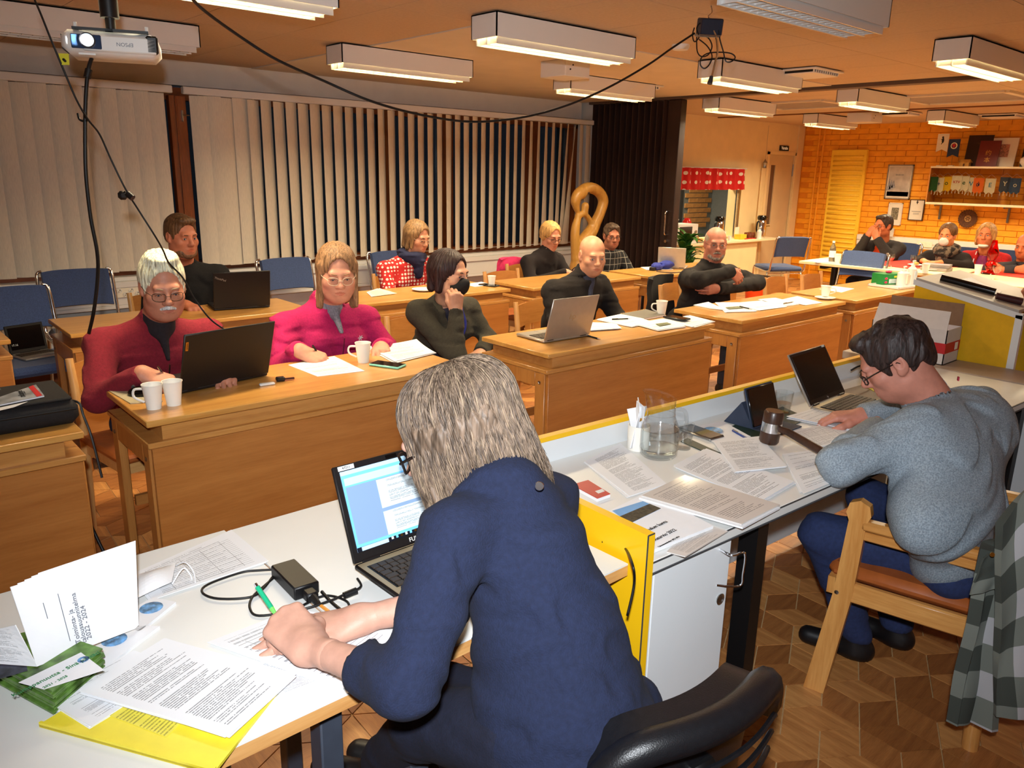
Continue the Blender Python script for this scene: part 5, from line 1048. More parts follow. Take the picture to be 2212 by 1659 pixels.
o = MB(); o.lathe([(0, 0), (.05, 0), (.085, .012), (.087, .014), (.083, .014), (.05, .005), (0, .005)], 28); o = o.build('plate', 'cup_white'); o.location = put(916, 628, DZ); tag(o, 'white paper plate on the back row desk behind the masked woman', 'plate')
# ---------------------------------------------------------------- laptops
mat('lap_black', (22, 18, 18), .45, var=.05, scale=200); mat('lap_silver', (178, 172, 164), .35, .6, var=.02); mat('lap_champ', (176, 156, 122), .4, .4, var=.02); mat('key_dark', (58, 48, 40), .5, var=0); mat('screen_dark', (10, 7, 8), .18, var=0)
def laptop(label, HL, HR, depth, sh, tilt, body='lap_black', lid='lap_black', deck=None, keys='key_dark', screen='screen_dark', th=.016, keyobj=False, name='laptop'):
    """HL, HR: hinge ends as the user sees them (world); user sits on the -y side of the local frame"""
    HL, HR = Vector(HL), Vector(HR); c = (HL+HR)/2; w = (HR-HL).length; a = math.atan2(HR.y-HL.y, HR.x-HL.x); r = thing(name, label, 'laptop', c, a)
    q = MB(); q.bar((-w/2, -depth, .003), (w/2, .006, th), 0, .004); base = q.build('base', body, r)
    q = MB(); q.bar((-w/2+.004, -depth+.004, th), (w/2-.004, -.004, th+.0012)); q.build('deck', deck or body, r, smooth=False)
    q = MB(); q.bar((-w*.16, -depth+.012, th+.001), (w*.14, -depth*.62-.01, th+.0022)); q.build('touchpad', deck or body, r, smooth=False)
    q = MB(); q.bar((-w*.45, -depth*.56-.005, th+.0005), (w*.45, -.022, th+.0016)); q.build('key_bed', 'black', r, smooth=False)
    kw = w*.9/14.5; kd = (depth*.56-.02)/6; kb = MB(); mm = MB(); mm.box((0, 0, 0), (kw*.86, kd*.84, .003), bev=.0008); km = mm.mesh('key'); km.materials.append(M[keys])
    for j in range(6):
        x = -w*.45+.003; off = (0, .0, .5, .75, 1.1, 0)[j]
        ks = [1]*14 if j else [1]*14
        ks = {0: [1]*14, 1: [1]*13+[1.4], 2: [1.4]+[1]*12+[1], 3: [1.7]+[1]*11+[1.7], 4: [1.2]+[1]*11+[2.2], 5: [1.2, 1, 1, 5, 1, 1, 1, 1, 1, 1.2]}[j]
        for kx in ks:
            cx = x+kx*kw/2; cy = -.026-kd*(j+.5); x += kx*kw
            if keyobj:
                o = bpy.data.objects.new('key', km); COL.objects.link(o); o.parent = r; o.location = (cx, cy, th+.003); o.scale = (kx*.98 if kx > 1 else 1, 1, 1)
            else: kb.box((cx, cy, th+.003), (kx*kw*.9, kd*.84, .003))
    if not keyobj:
        o = kb.build('keys', keys, r, smooth=False); o['kind'] = 'stuff'
    T = Matrix.Rotation(-tilt, 4, 'X')          # tilt back from vertical
    Lm = Matrix.Translation((0, .004, th)) @ T
    q = MB(); q.box((0, .004, sh/2), (w, .008, sh), bev=.003); l = q.build('lid', lid, r); l.matrix_local = Lm
    q = MB(); q.bar((-w/2+.004, -.0012, .004), (w/2-.004, 0, sh-.004)); q.build('bezel', 'lap_black', l, smooth=False)
    q = MB(); q.bar((-w/2+.014, -.0022, .022), (w/2-.014, -.001, sh-.014)); sc = q.build('screen', screen, l, smooth=False)
    for sx in (-1, 1):
        q = MB(); q.tube([(sx*w*.36-.02, .004, th), (sx*w*.36+.02, .004, th)], .006, 8); q.build('hinge', 'lap_black', r)
    return r, l, w
# the open laptop of the woman in front
mat('scr_grey', (126, 152, 184), .3, var=0, emit=.4); mat('scr_blue', (110, 186, 236), .3, var=0, emit=.42); mat('scr_ribbon', (176, 212, 240), .3, var=0, emit=.42); print_mat('scr_page', 30, ink=(50, 50, 60), paper=(196, 210, 218), fill=.55, emit=.4, left=.16, right=.95); mat('scr_bar', (20, 24, 34), .3, var=0, emit=.2); mat('sticker', (230, 230, 226), .5, var=0)
HLf, HRf = at(768, 1236, z=NZ+.016), at(1004, 1150, z=NZ+.016)
r, l, w = laptop('open laptop with a document on its screen in front of the woman', HLf, HRf, .235, .215, .38, 'lap_black', 'lap_black', 'lap_champ', 'key_dark', 'scr_grey', keyobj=True)
sw, sh_ = w-.028, .179
def scr(name, x0, x1, z0, z1, m, uv=False, dy=-.0028):   # fractions of the screen, from its lower left corner
    X0, X1, Z0, Z1 = -sw/2+sw*x0, -sw/2+sw*x1, .022+sh_*z0, .022+sh_*z1
    if uv: o = flat(name, [(X0, dy, Z1), (X1, dy, Z1), (X1, dy, Z0), (X0, dy, Z0)], 0, .0002, m, None, seg=1); o.parent = l
    else:
        q = MB(); q.bar((X0, dy, Z0), (X1, dy+.0006, Z1)); o = q.build(name, m, l, smooth=False)
    return o
scr('title_bar', 0, 1, .95, 1, 'scr_ribbon'); scr('ribbon', 0, 1, .80, .95, 'scr_blue'); scr('ribbon_groups', .02, .98, .82, .91, 'scr_ribbon', dy=-.0032); scr('document_page', .30, .86, .43, .79, 'scr_page', True); scr('document_page', .30, .86, .09, .385, 'scr_page', True); scr('status_bar', 0, 1, .055, .09, 'scr_blue'); scr('task_bar', 0, 1, 0, .055, 'scr_bar'); scr('search_box', .04, .29, .005, .052, 'scr_ribbon', dy=-.0034); scr('side_rule', 0, .02, .09, .8, 'scr_blue')
for k in range(9):
    q = MB(); q.bar((-sw/2+sw*(.32+.045*k), -.0036, .026), (-sw/2+sw*(.34+.045*k), -.003, .032)); q.build('task_icon', ('sticker', 'scr_blue', 'brass')[k % 3], l, smooth=False)
text('lettering', 'FUJITSU', .014, frame((w*.06, -.0018, .011), (1, 0, 0), (0, 0, 1)), 'sticker', l)
q = MB(); q.bar((-w/2+.012, -.002, .203), (-w/2+.052, -.001, .213)); st = q.build('sticker', 'sticker', l, smooth=False); text('lettering', '47211', .008, frame((-w/2+.032, -.0024, .208), (1, 0, 0), (0, 0, 1)), 'print_black', l)
q = MB(); q.bar((-.018, -.0022, .204), (.012, -.0012, .212)); q.build('webcam', 'black_gloss', l)
# other laptops
X = lambda p, dx, dy=0, dz=0: Vector((p.x+dx, p.y+dy, p.z+dz))
p0, p1 = at(577, 812, z=DZ), at(386, 853, z=DZ)
r, l, w = laptop('big black laptop facing the man in the red sweater, seen from behind', p0, p1, .24, .235, .30, name='laptop'); q = MB(); q.bar((w/2-.018, .0082, .17), (w/2-.008, .0092, .205)); q.build('badge', 'brass', l, smooth=False); text('lettering', 'Lenovo', .009, frame((w/2-.013, .0095, .1875), (0, 0, 1), (1, 0, 0)), 'print_black', l)
p0, p1 = at(1276, 726, z=DZ), at(1166, 743, z=DZ)
d_ = (p1-p0); c_ = (p0+p1)/2; d_ = d_.normalized()*.315
r, l, w = laptop('open silver laptop on the front desk, seen from behind, facing the bald man', c_-d_/2, c_+d_/2, .215, .225, .28, 'lap_silver', 'lap_silver', 'lap_silver', 'key_dark'); text('lettering', 'hp', .045, frame((0, .0084, .12), (-1, 0, 0), (0, 0, 1)), 'lap_champ', l)
p0, p1 = at(583, 664, z=DZ), at(462, 672, z=DZ)
r, l, w = laptop('black laptop on the back row desk in front of the man in black', p0, p1, .235, .225, .25); text('lettering', 'ThinkPad', .018, frame((w/2-.04, .0084, .185), (-.94, 0, -.34), (-.34, 0, .94)), 'lap_silver', l)
p0 = at(1480, 582, z=DZ); r, l, w = laptop('small grey laptop on the back row desk beside the folded arms', X(p0, .0, -.0), X(p0, -.12, .22), .2, .18, .15, 'lap_silver', 'lap_silver', 'lap_silver')
p0, p1 = at(1752, 888, z=NZ), at(1836, 853, z=NZ); d_ = (p1-p0).normalized()*.31
r, l, w = laptop('open grey laptop with dark screen in front of the man in grey', p0, p0+d_, .215, .215, .55, 'lap_silver', 'lap_silver', 'lap_champ', 'key_dark'); q = MB(); q.bar((w/2-.035, -.002, .205), (w/2-.012, -.001, .212)); q.build('sticker', 'sticker', l); text('lettering', 'hp', .012, frame((0, -.002, .012), (1, 0, 0), (0, 0, 1)), 'lap_silver', l)
# small laptop lying open on the blue chair at the left
p0 = at(25, 757, z=.485); r, l, w = laptop('small laptop with lock screen open on the seat of a blue chair', at(24, 773, z=.4865), at(106, 759, z=.4865), .17, .165, .2, 'lap_silver', 'lap_black', 'lap_silver'); text('lettering', '17.16', .016, frame((-w/2+.035, -.003, .05), (1, 0, 0), (0, 0, 1)), 'sticker', l)
# tablet on its folding stand
c = at(1640, 930, z=NZ); p0, p1 = at(1620, 932, z=NZ), at(1688, 908, z=NZ); a = math.atan2(p1.y-p0.y, p1.x-p0.x); r = thing('tablet', 'dark tablet propped on a folded blue grey case', 'tablet', (p0+p1)/2, a); w = .17
q = MB(); q.box((0, .02, .075), (w, .007, .135), RX(-.32), bev=.002); q.build('screen', 'screen_dark', r); q = MB(); q.box((0, .027, .075), (w+.006, .006, .14), RX(-.32), bev=.002); q.build('back_cover', mat('case_blue', (44, 54, 74), .6, var=.04), r)
q = MB(); q.add([(-w/2, .0, .003), (-w/2, .12, .003), (-w/2, .055, .09), (w/2, 0, .003), (w/2, .12, .003), (w/2, .055, .09)], [(0, 1, 2), (5, 4, 3), (0, 3, 4, 1), (1, 4, 5, 2), (2, 5, 3, 0)]); q.build('stand', 'case_blue', r, smooth=False); q = MB(); q.bar((-w/2, -.09, .001), (w/2, .02, .005)); q.build('flap', 'case_blue', r, smooth=False)
# ---------------------------------------------------------------- papers
S_ = sheet
S_('sheet with a printed list lying beside the red booklet on the white desk', [(1262, 1000), (1340, 960), (1440, 1048), (1360, 1075)], NZ, 'page_dense', n=2)
S_('letter stack in the middle of the white desk with a small crest', [(1455, 1013), (1520, 975), (1715, 1045), (1640, 1090)], NZ, 'page_text', n=4)
S_('printed sheet overlapping the letter stack, below the gavel', [(1540, 955), (1640, 945), (1700, 1010), (1590, 1022)], NZ+.008, 'page_text', n=2)
S_('signed sheet at the near edge by the grey elbow', [(1690, 985), (1790, 970), (1835, 1030), (1735, 1070)], NZ, 'page_sparse', n=2)
S_('paper stack under the hand of the man in grey', [(1700, 905), (1780, 880), (1880, 905), (1845, 935)], NZ, 'page_sparse', n=5)
S_('printed sheets right of the gavel handle', [(1705, 935), (1800, 915), (1850, 950), (1760, 970)], NZ+.002, 'page_form', n=2)
S_('white sheet curling up at the end of the gavel handle', [(1760, 985), (1800, 960), (1830, 1000), (1780, 1020)], NZ+.012, 'paper', curl=.02)
r = thing('plastic_sleeve', 'clear plastic sleeve full of papers at the desk edge', 'folder', sum(W4([(1385, 1085), (1478, 1040), (1683, 1105), (1600, 1148)], NZ), Vector())/4)
flat('sheet', W4([(1385, 1085), (1478, 1040), (1683, 1105), (1600, 1148)], NZ),   .0205, .004, print_mat('page_grey', 40, paper=(206, 200, 194), ink=(130, 126, 124), fill=.8), r); flat('back_sheet', W4([(1380, 1087), (1475, 1040), (1684, 1108), (1603, 1152)], NZ), .0162, .005, 'paper', r); M['page_grey'].node_tree.nodes['Principled BSDF'].inputs['Coat Weight'].default_value = .6; M['page_grey'].node_tree.nodes['Principled BSDF'].inputs['Coat Roughness'].default_value = .08
c4 = [(1285, 1128), (1400, 1070), (1540, 1145), (1408, 1198)]; P = W4(c4, NZ); r = thing('report_booklet', 'white budget booklet with a village photograph on its cover', 'booklet', sum(P, Vector())/4)
flat('pages', P, .012, .010, 'paper', r); e1 = (P[1]-P[0]); e2 = (P[3]-P[0])
# the booklet cover reads along the long side
TLb, TRb, BRb, BLb = P[0], P[1], P[2], P[3]; ux = (TRb-TLb); uy = (BLb-TLb); ux2 = (BRb-BLb)
cp = lambda u, v: TLb*(1-u)*(1-v)+TRb*u*(1-v)+BRb*u*v+BLb*(1-u)*v
hill = mat('hill_photo', (70, 62, 46), .6, var=.35, scale=120); sky_ = mat('sky_photo', (120, 170, 220), .6, var=.06, scale=20)
q0 = [at(x, y, z=NZ) for x, y in ((1322, 1113), (1388, 1092), (1427, 1108), (1360, 1141))]; flat('photo_sky', q0, .0128, .0004, sky_, r); q1 = [q0[0]*.55+q0[3]*.45, q0[1]*.62+q0[2]*.38, q0[2], q0[3]]; flat('photo_hill', q1, .0132, .0004, hill, r)
bx = (at(1470, 1105, z=NZ)-at(1375, 1150, z=NZ)); by = bx.cross(Vector((0, 0, -1)))
for tx, (px, py), sz in (('Savukosken kunta', (1410, 1140), .016), ('Talousarvio 2022', (1430, 1158), .016), ('Taloussuunnitelma 2022-2024', (1445, 1170), .007)): text('lettering', tx, sz, r.matrix_basis.inverted() @ frame(at(px, py, z=NZ+.0135), bx, by), 'print_black', r)
r = thing('plastic_sleeve', 'second plastic sleeve lying under the budget booklet', 'folder', at(1480, 1180, z=NZ)); flat('sheet', W4([(1440, 1195), (1500, 1128), (1572, 1150), (1480, 1205)], NZ), .004, .003, 'page_grey', r)
c4 = [(1235, 1055), (1270, 1045), (1318, 1075), (1290, 1085)]; P = W4(c4, NZ); r = thing('red_booklet', 'red booklet with a white label half hidden by the navy cardigan', 'booklet', sum(P, Vector())/4); flat('pages', P, .010, .009, 'paper', r); flat('cover', P, .0118, .0015, mat('red_cover', (186, 30, 30), .4, var=.03), r); flat('label', W4([(1285, 1070), (1300, 1065), (1306, 1070), (1292, 1075)], NZ), .0126, .0006, 'sticker', r)
S_('dark green folder lying under the tablet', [(1560, 930), (1690, 880), (1745, 905), (1650, 950)], NZ, mat('green_folder', (24, 46, 36), .4, var=.05), th=.003, name='folder', cat='folder'); S_('green folder edge beside the telephone', [(1470, 955), (1485, 948), (1560, 982), (1545, 988)], NZ, 'green_folder', th=.003, name='folder', cat='folder')
S_('brown desk pad behind the grey laptop', [(1800, 850), (1900, 822), (1985, 860), (1900, 900)], NZ, mat('pad_brown', (104, 86, 74), .5, var=.04), th=.003, name='desk_pad', cat='desk pad')
S_('white sheets under the round blue sticker on the desk', [(1500, 925), (1560, 912), (1620, 945), (1545, 962)], NZ, 'paper', n=2)
o = MB(); o.lathe([(0, 0), (.032, 0), (.032, .0012), (0, .0012)], 24); o = o.build('round_sticker', mat('sticker_blue', (96, 150, 200), .4, var=.5, scale=60)); o.location = at(1541, 929, z=NZ+.0075); tag(o, 'round blue printed disc behind the telephone', 'sticker')
S_('yellow note and pamphlets in front of the reading face', [(1868, 835), (1895, 825), (1915, 835), (1888, 846)], NZ+.004, mat('note_yellow', (214, 206, 60), .6, var=.02), name='note'); S_('white pamphlet under the yellow note', [(1868, 845), (1905, 835), (1935, 850), (1895, 862)], NZ+.0015, 'paper', name='note')
# near table papers
S_('ruled form with handwriting on the near table by the power adapter', [(285, 1245), (500, 1148), (580, 1215), (330, 1300)], NZ, 'page_form', n=2)
S_('signature list under the writing hands', [(448, 1392), (640, 1318), (860, 1370), (730, 1492)], NZ, 'page_form', n=2)
S_('lower printed page sticking out under the hands', [(520, 1450), (640, 1400), (715, 1465), (610, 1505)], NZ-.0002, 'page_text', n=1)
# yellow folder with the long letter on top
P = W4([(85, 1572), (215, 1492), (600, 1500), (462, 1676)], NZ); r = thing('yellow_folder', 'yellow plastic folder holding printed pages at the table corner', 'folder', sum(P, Vector())/4); flat('cover', P, .006, .005, mat('folder_yellow', (236, 218, 60), .3, var=.03), r); flat('fold_edge', [P[0], P[0]*.96+P[1]*.04, P[3]*.96+P[2]*.04, P[3]], .010, .008, 'folder_yellow', r)
flat('seen_print', W4([(215, 1545), (260, 1515), (400, 1560), (360, 1600)], NZ), .0068, .0005, print_mat('page_yel', 20, ink=(150, 140, 60), paper=(234, 220, 84), fill=.95, left=.02, right=1, top=0, bot=1), r)
S_('long official letter with a small crest lying on the yellow folder', [(172, 1500), (355, 1385), (640, 1462), (497, 1594)], NZ+.0125, 'page_text', n=3)
cr = at(238, 1480, z=NZ+.0205); o = MB(); o.prism([(-.011, .012), (.011, .012), (.011, -.002), (.0, -.014), (-.011, -.002)], 0, .0005); 
S_('stack of minutes under the letter at the left', [(90, 1520), (290, 1415), (400, 1450), (200, 1580)], NZ, 'page_sparse', n=5)
# brochures
cv = mat('broch_cover', (92, 128, 56), .35, var=.4, scale=40); pz = MB(); P = W4([(-60, 1445), (95, 1405), (228, 1450), (120, 1545)], NZ); 
for k in range(11):
    d = Vector((random.uniform(-.004, .004), random.uniform(-.004, .004), 0)); lab = 'green brochure in the stack at the table left edge' if k < 10 else 'topmost green brochure of the stack, white panel with green lettering'
    c = sum(P, Vector())/4; r = thing('brochure', lab, 'brochure', c+d+Vector((0, 0, .0042*k)), random.uniform(-.02, .02), 'green brochures in a stack'); L_ = [p-c for p in P]
    q = MB(); q.add([(p.x, p.y, .0008) for p in L_]+[(p.x, p.y, .0040) for p in L_], [(3, 2, 1, 0), (4, 5, 6, 7), (0, 1, 5, 4), (1, 2, 6, 5), (2, 3, 7, 6), (3, 0, 4, 7)]); q.build('cover', cv, r, smooth=False)
r.matrix_basis = Matrix.Translation(c+Vector((0, 0, .0042*10))); bz = .0046
loc_ = lambda px, py: at(px, py, z=NZ+.046)-(c+Vector((0, 0, .042)))
q4 = [loc_(40, 1475), loc_(175, 1410), loc_(225, 1448), loc_(95, 1490)]; o = flat('white_panel', q4, .0008, .0005, 'paper', None); o.parent = r
o = flat('cover_photo', [loc_(-40, 1445), loc_(55, 1425), loc_(60, 1450), loc_(-30, 1475)], .0010, .0005, mat('broch_photo', (54, 56, 70), .4, var=.5, scale=50), None); o.parent = r
tx = (loc_(190, 1418)-loc_(70, 1478)); ty = tx.cross(Vector((0, 0, -1)))
text('lettering', 'Kumppanuutta - Sinä päätät!', .0125, frame(loc_(125, 1455)+Vector((0, 0, .0012)), tx, ty), mat('print_green', (50, 120, 70), .5, var=0), r); text('lettering', '2021 - 2025', .008, frame(loc_(120, 1474)+Vector((0, 0, .0012)), tx, ty), 'print_green', r)
q = MB(); q.lathe([(.004, 0), (.009, 0), (.009, .0004), (.004, .0004)], 14, loc_(180, 1426)+Vector((0, 0, .0012))); q.build('logo', 'sticker_blue', r)
# standing open booklet
b0, b1 = at(80, 1440, z=NZ+.048), at(293, 1358, z=NZ+.012); up = Vector((-.03, -.02, .155)); t0, t1 = at(22, 1268, w=(at(80, 1440, z=NZ+.048)-Vector((0, 0, CAMZ))).dot(CF)+.0), at(272, 1192, w=(b1-Vector((0, 0, CAMZ))).dot(CF)+.0)
r = thing('open_booklet', 'white booklet standing half open with its title printed sideways', 'booklet', b0); 
flat('cover', [t0, t1, b1, b0], 0, .0012, 'paper', r); nrm = (t1-t0).cross(b0-t0).normalized()
if nrm.dot(CF) > 0: nrm = -nrm
for k in range(1, 5): flat('page', [t0+Vector((.012*k, .010*k, -.002*k)), t1+Vector((.006*k, .005*k, .002*k)), b1+Vector((.002*k, .002*k, 0)), b0+Vector((.001*k, .001*k, 0))], 0, .0006, 'paper', r)
lf = [at(-40, 1388, z=NZ+.10), b0+(t0-b0)*.55+Vector((-.01, .0, 0)), b0, at(-30, 1415, z=NZ+.055)]; flat('left_page', [at(-60, 1372, z=NZ+.08), (t0+b0)/2+Vector((-.012, -.004, .01)), b0, at(-60, 1430, z=NZ+.05)], 0, .0015, 'page_text', r, sag=.012)
ex_ = (b0-t0).normalized(); xr = (b1-b0).normalized(); cc = lambda u, v: t0*(1-u)*(1-v)+t1*u*(1-v)+b1*u*v+b0*(1-u)*v; Ri = r.matrix_basis.inverted()
for tx_, (u, v), sz in (('Toiminta- ja', (.405, .70), .0125), ('taloussuunnitelma', (.46, .62), .0125), ('2022 - 2024', (.515, .70), .0125)): text('lettering', tx_, sz, Ri @ frame(cc(u, v)+nrm*.0015, -(cc(u, 1)-cc(u, 0)), -(cc(1, v)-cc(0, v))) , mat('print_grey', (110, 114, 124), .6, var=0), r)
for u, v0, v1 in ((.335, .25, .85), (.20, .3, .5)):
    q = MB(); a0, a1_ = cc(u, v0)+nrm*.0014, cc(u, v1)+nrm*.0014; q.tube([a0, a1_], .0006, 4); q.build('rule', 'print_grey', r, world=True)
# postcards with a blue cartoon-free emblem
for lab, px in (('white card envelope with a blue oval print under the standing booklet', [(250, 1335), (330, 1290), (380, 1300), (300, 1365)]), ('white card with a printed scroll on the near table', [(130, 1420), (240, 1352), (345, 1352), (215, 1450)])):
    P = W4(px, NZ+.006); r = thing('card', lab, 'card', sum(P, Vector())/4); flat('board', P, .0, .006, 'paper', r)
    m0 = sum(P, Vector())/4; q = MB(); q.lathe([(0, 0), (.022, 0), (.022, .0006), (0, .0006)], 18, m0+Vector((.012, .008, .0006))); q.build('oval_print', 'sticker_blue', r, world=True)
# white cloth mask
p = at(345, 1262, z=NZ); r = thing('face_mask', 'white disposable mask with ear loops lying beside the standing booklet', 'face mask', p); P = W4([(285, 1250), (380, 1222), (372, 1262), (290, 1300)], NZ+.01)
flat('cloth', P, .006, .001, 'paper', r, sag=.014, seg=10); q = MB(); q.tube(spline([P[1], at(400, 1215, z=NZ+.03), at(418, 1235, z=NZ+.02), at(422, 1258, z=NZ+.01)], 6), .0016, 6); q.build('ear_loop', 'paper', r, world=True); q = MB(); q.tube(spline([P[2], at(395, 1228, z=NZ+.028), at(410, 1240, z=NZ+.016), at(415, 1252, z=NZ+.008)], 6), .0016, 6); q.build('ear_loop', 'paper', r, world=True)
# power adapter and its cables
p0, p1, p2 = at(590, 1215, z=NZ+.03), at(632, 1192, z=NZ+.03), at(686, 1240, z=NZ+.03); cc_ = at(636, 1238, z=NZ+.03); yv = (at(660, 1265, z=NZ+.03)-at(606, 1212, z=NZ+.03)); a = math.atan2(yv.y, yv.x)
r = thing('power_adapter', 'black laptop power adapter with plug lying on the near table', 'power adapter', Vector((cc_.x, cc_.y, NZ+.0006)), a); q = MB(); q.box((0, 0, .0155), (.125, .055, .029), bev=.003); q.build('brick', 'black', r); q = MB(); q.box((.077, 0, .014), (.03, .026, .02), bev=.004); q.tube([(.09, 0, .014), (.115, 0, .012)], [.009, .006], 8); q.build('plug', 'black', r)
K = lambda x, y, z=.006: at(x, y, z=NZ+z)
def cable(label, pts, rad=.0026, m='black', n=6, name='cable', cat='cable'):
    P = spline(pts, n); c = P[0].copy(); q = MB(); q.tube([p-c for p in P], rad, 8); o = q.build(name, m, None, angle=180); o.location = c; return tag(o, label, cat)
cable('black adapter cable looping over the near table to the laptop', [K(603, 1230), K(560, 1232), K(520, 1237), K(450, 1262), K(437, 1280), K(470, 1293), K(540, 1290), K(570, 1270), K(590, 1245), K(600, 1240), K(575, 1262), K(545, 1290), K(540, 1315), K(560, 1330, .004), K(630, 1318), K(690, 1290), K(720, 1288), K(750, 1300), K(755, 1318)])
cable('thin black cable with ferrite from the adapter to the laptop side', [K(640, 1318, .004), K(670, 1312, .008), K(720, 1295, .01), K(742, 1285, .012), K(768, 1275, .014), K(780, 1265, .012), K(772, 1250, .012)]); o = MB(); a0, a1_ = K(743, 1287, .012), K(770, 1276, .014); o.tube([a0-a0, a1_-a0], .0075, 10); o = o.build('ferrite', 'black'); o.location = a0; tag(o, 'black ferrite cylinder on the laptop cable', 'ferrite')
cable('thick black mains cable running from the adapter under the hand', [K(695, 1278, .012), K(715, 1300, .007), K(745, 1325, .005), K(770, 1345, .005)], .0035)
o = MB(); a0, a1_ = K(650, 1275, .006), K(722, 1330, .006); o.tube([Vector(), a1_-a0], .0036, 6); o = o.build('pencil', mat('pencil', (214, 140, 50), .4, var=.03)); o.location = a0; tag(o, 'yellow pencil lying under the cables on the near table', 'pencil')
# green pen in her hand
a0, a1_ = at(556, 1268, w=1.50), at(603, 1338, w=1.475); r = thing('pen', 'green ballpoint pen held by the woman in navy', 'pen', a1_); q = MB(); q.tube([a0, a0*.35+a1_*.65], .0048, 10); q.build('barrel', mat('pen_green', (30, 168, 120), .3, var=0), r, world=True); q = MB(); q.tube([a0*.35+a1_*.65, a1_*1.0], [.0048, .0018], 8); q.build('tip', mat('pen_green2', (110, 220, 90), .3, var=0), r, world=True); q = MB(); q.tube([a0+(a0-a1_)*.10, a0], .0035, 8); q.build('button', 'chrome', r, world=True)
def pen(label, px0, px1, z, m='black', rad=.0042, lift=(0, 0), tipm='chrome'):
    a0, a1_ = at(*px0, z=z+rad+lift[0]), at(*px1, z=z+rad+lift[1]); r = thing('pen', label, 'pen', (a0+a1_)/2); q = MB(); q.tube([a0, a0*.2+a1_*.8], rad, 8); q.build('barrel', m, r, world=True); q = MB(); q.tube([a0*.2+a1_*.8, a1_], [rad, rad*.3], 8); q.build('tip', tipm, r, world=True); q = MB(); q.tube([a0+Vector((0, 0, rad)), a0*.7+a1_*.3+Vector((0, 0, rad*1.1))], rad*.35, 6); q.build('clip', 'chrome', r, world=True)
pen('blue pen lying in front of the tablet', (1583, 930), (1622, 952), NZ+.004, mat('pen_blue', (34, 60, 130), .3, var=0)); pen('black pen lying beside the silver laptop', (1266, 724), (1298, 733), DZ); pen('black pen lying on the papers by the spiral notebook', (1322, 690), (1365, 688), DZ+.012); pen('black pen on the front desk papers, left', (1598, 662), (1625, 668), DZ+.008); pen('brown pen on the front desk papers, right', (1693, 656), (1715, 652), DZ+.012, mat('pen_brown', (110, 84, 50), .4, var=0))
def held_pen(label, info, side, m, L=.14):
    Rh, w_ = info['hands'][side]; mx = info['root'].matrix_basis; s = 1 if side == 'r' else -1
    a0 = mx @ Vector((w_+Rh @ V3((-.020*s, .045, .028)))); a1_ = mx @ Vector((w_+Rh @ V3((-.036*s, .118, -.060)))); d = (a1_-a0).normalized(); a0 = a1_-d*L; r = thing('pen', label, 'pen', a1_); q = MB(); q.tube([a0, a0*.2+a1_*.8], .0042, 8); q.build('barrel', m, r, world=True); q = MB(); q.tube([a0*.2+a1_*.8, a1_], [.0042, .001], 8); q.build('tip', 'black', r, world=True)
held_pen('silver pen held by the man in the red sweater', P_red, 'r', 'chrome'); held_pen('black pen held by the woman in pink', P_pink, 'r', 'black')
# ---------------------------------------------------------------- front desk with the red sweater
S_('beige mouse pad at the left corner of the front desk', [(231, 843), (305, 838), (352, 868), (282, 873)], DZ, mat('mousepad', (176, 164, 134), .7, var=.03), th=.003, name='mouse_pad', cat='mouse pad')
r = thing('computer_mouse', 'black computer mouse on the beige pad', 'mouse', put(308, 853, DZ+.003), 1.0); s = SDF(); s.ell((0, 0, .006), (.030, .052, .030), .01); s.cut((0, 0, .0), (0, 0, -1), .1); v, f = surface(s, .004); me, mi = mesh_np('shell', [(v, f, 0)]); link('shell', me, 'black_gloss', r, True, None, 180); q = MB(); q.tube([(-.004, .03, .032), (.004, .03, .032)], .006, 10); q.build('wheel', 'grey_dark', r)
r = thing('usb_dongle', 'white memory stick at the corner of the black laptop', 'memory stick', put(577, 832, DZ), -.15); q = MB(); q.box((0, 0, .005), (.06, .02, .009), bev=.003); q.build('shell', 'white_gloss', r)
r = thing('adapter_dongle', 'black adapter plugged beside the white memory stick', 'adapter', put(606, 823, DZ), -.25); q = MB(); q.box((0, 0, .009), (.035, .028, .016), bev=.004); q.build('body', 'black', r); q = MB(); q.box((.035, 0, .007), (.04, .01, .006)); q.build('stick', mat('dk_red', (60, 20, 20), .4, var=0), r)
S_('note paper under the pen of the woman in pink', [(622, 789), (722, 770), (788, 802), (686, 814)], DZ, 'page_sparse', n=1); S_('thick pile of papers with curled corner by the pink fleece', [(795, 752), (900, 745), (940, 765), (852, 785)], DZ, 'page_text', n=5, curl=.02)
def phone(label, px, z, m, L=.15, W_=.074, ang=None, case=None):
    P = W4(px, z); c = sum(P, Vector())/4; e = P[1]-P[0]; a = math.atan2(e.y, e.x); r = thing('phone', label, 'phone', c, a); q = MB(); q.box((0, 0, .006), (L, W_, .010), bev=.004); q.build('case', case or 'black', r); q = MB(); q.box((0, 0, .0115), (L-.008, W_-.008, .0012), bev=.0005); q.build('screen', m, r)
phone('phone in a mint green case on the front desk', [(798, 791), (858, 799), (872, 792), (822, 782)], DZ, 'black_gloss', case=mat('mint', (140, 214, 196), .4, var=0)); phone('black phone on the papers next to the cup', [(1440, 688), (1475, 694), (1482, 690), (1450, 684)], DZ+.012, 'black_gloss'); phone('dark phone on the white desk beside the jug', [(1465, 930), (1538, 956), (1560, 945), (1490, 921)], NZ, 'black_gloss', case='steel'); phone('black phone on the back row desk next to the small cup', [(1035, 618), (1070, 622), (1075, 617), (1045, 614)], DZ, 'black_gloss'); phone('black phone in the masked hands at the far table', [(2013, 577), (2030, 577), (2032, 574), (2016, 574)], NZ+.02, 'black')
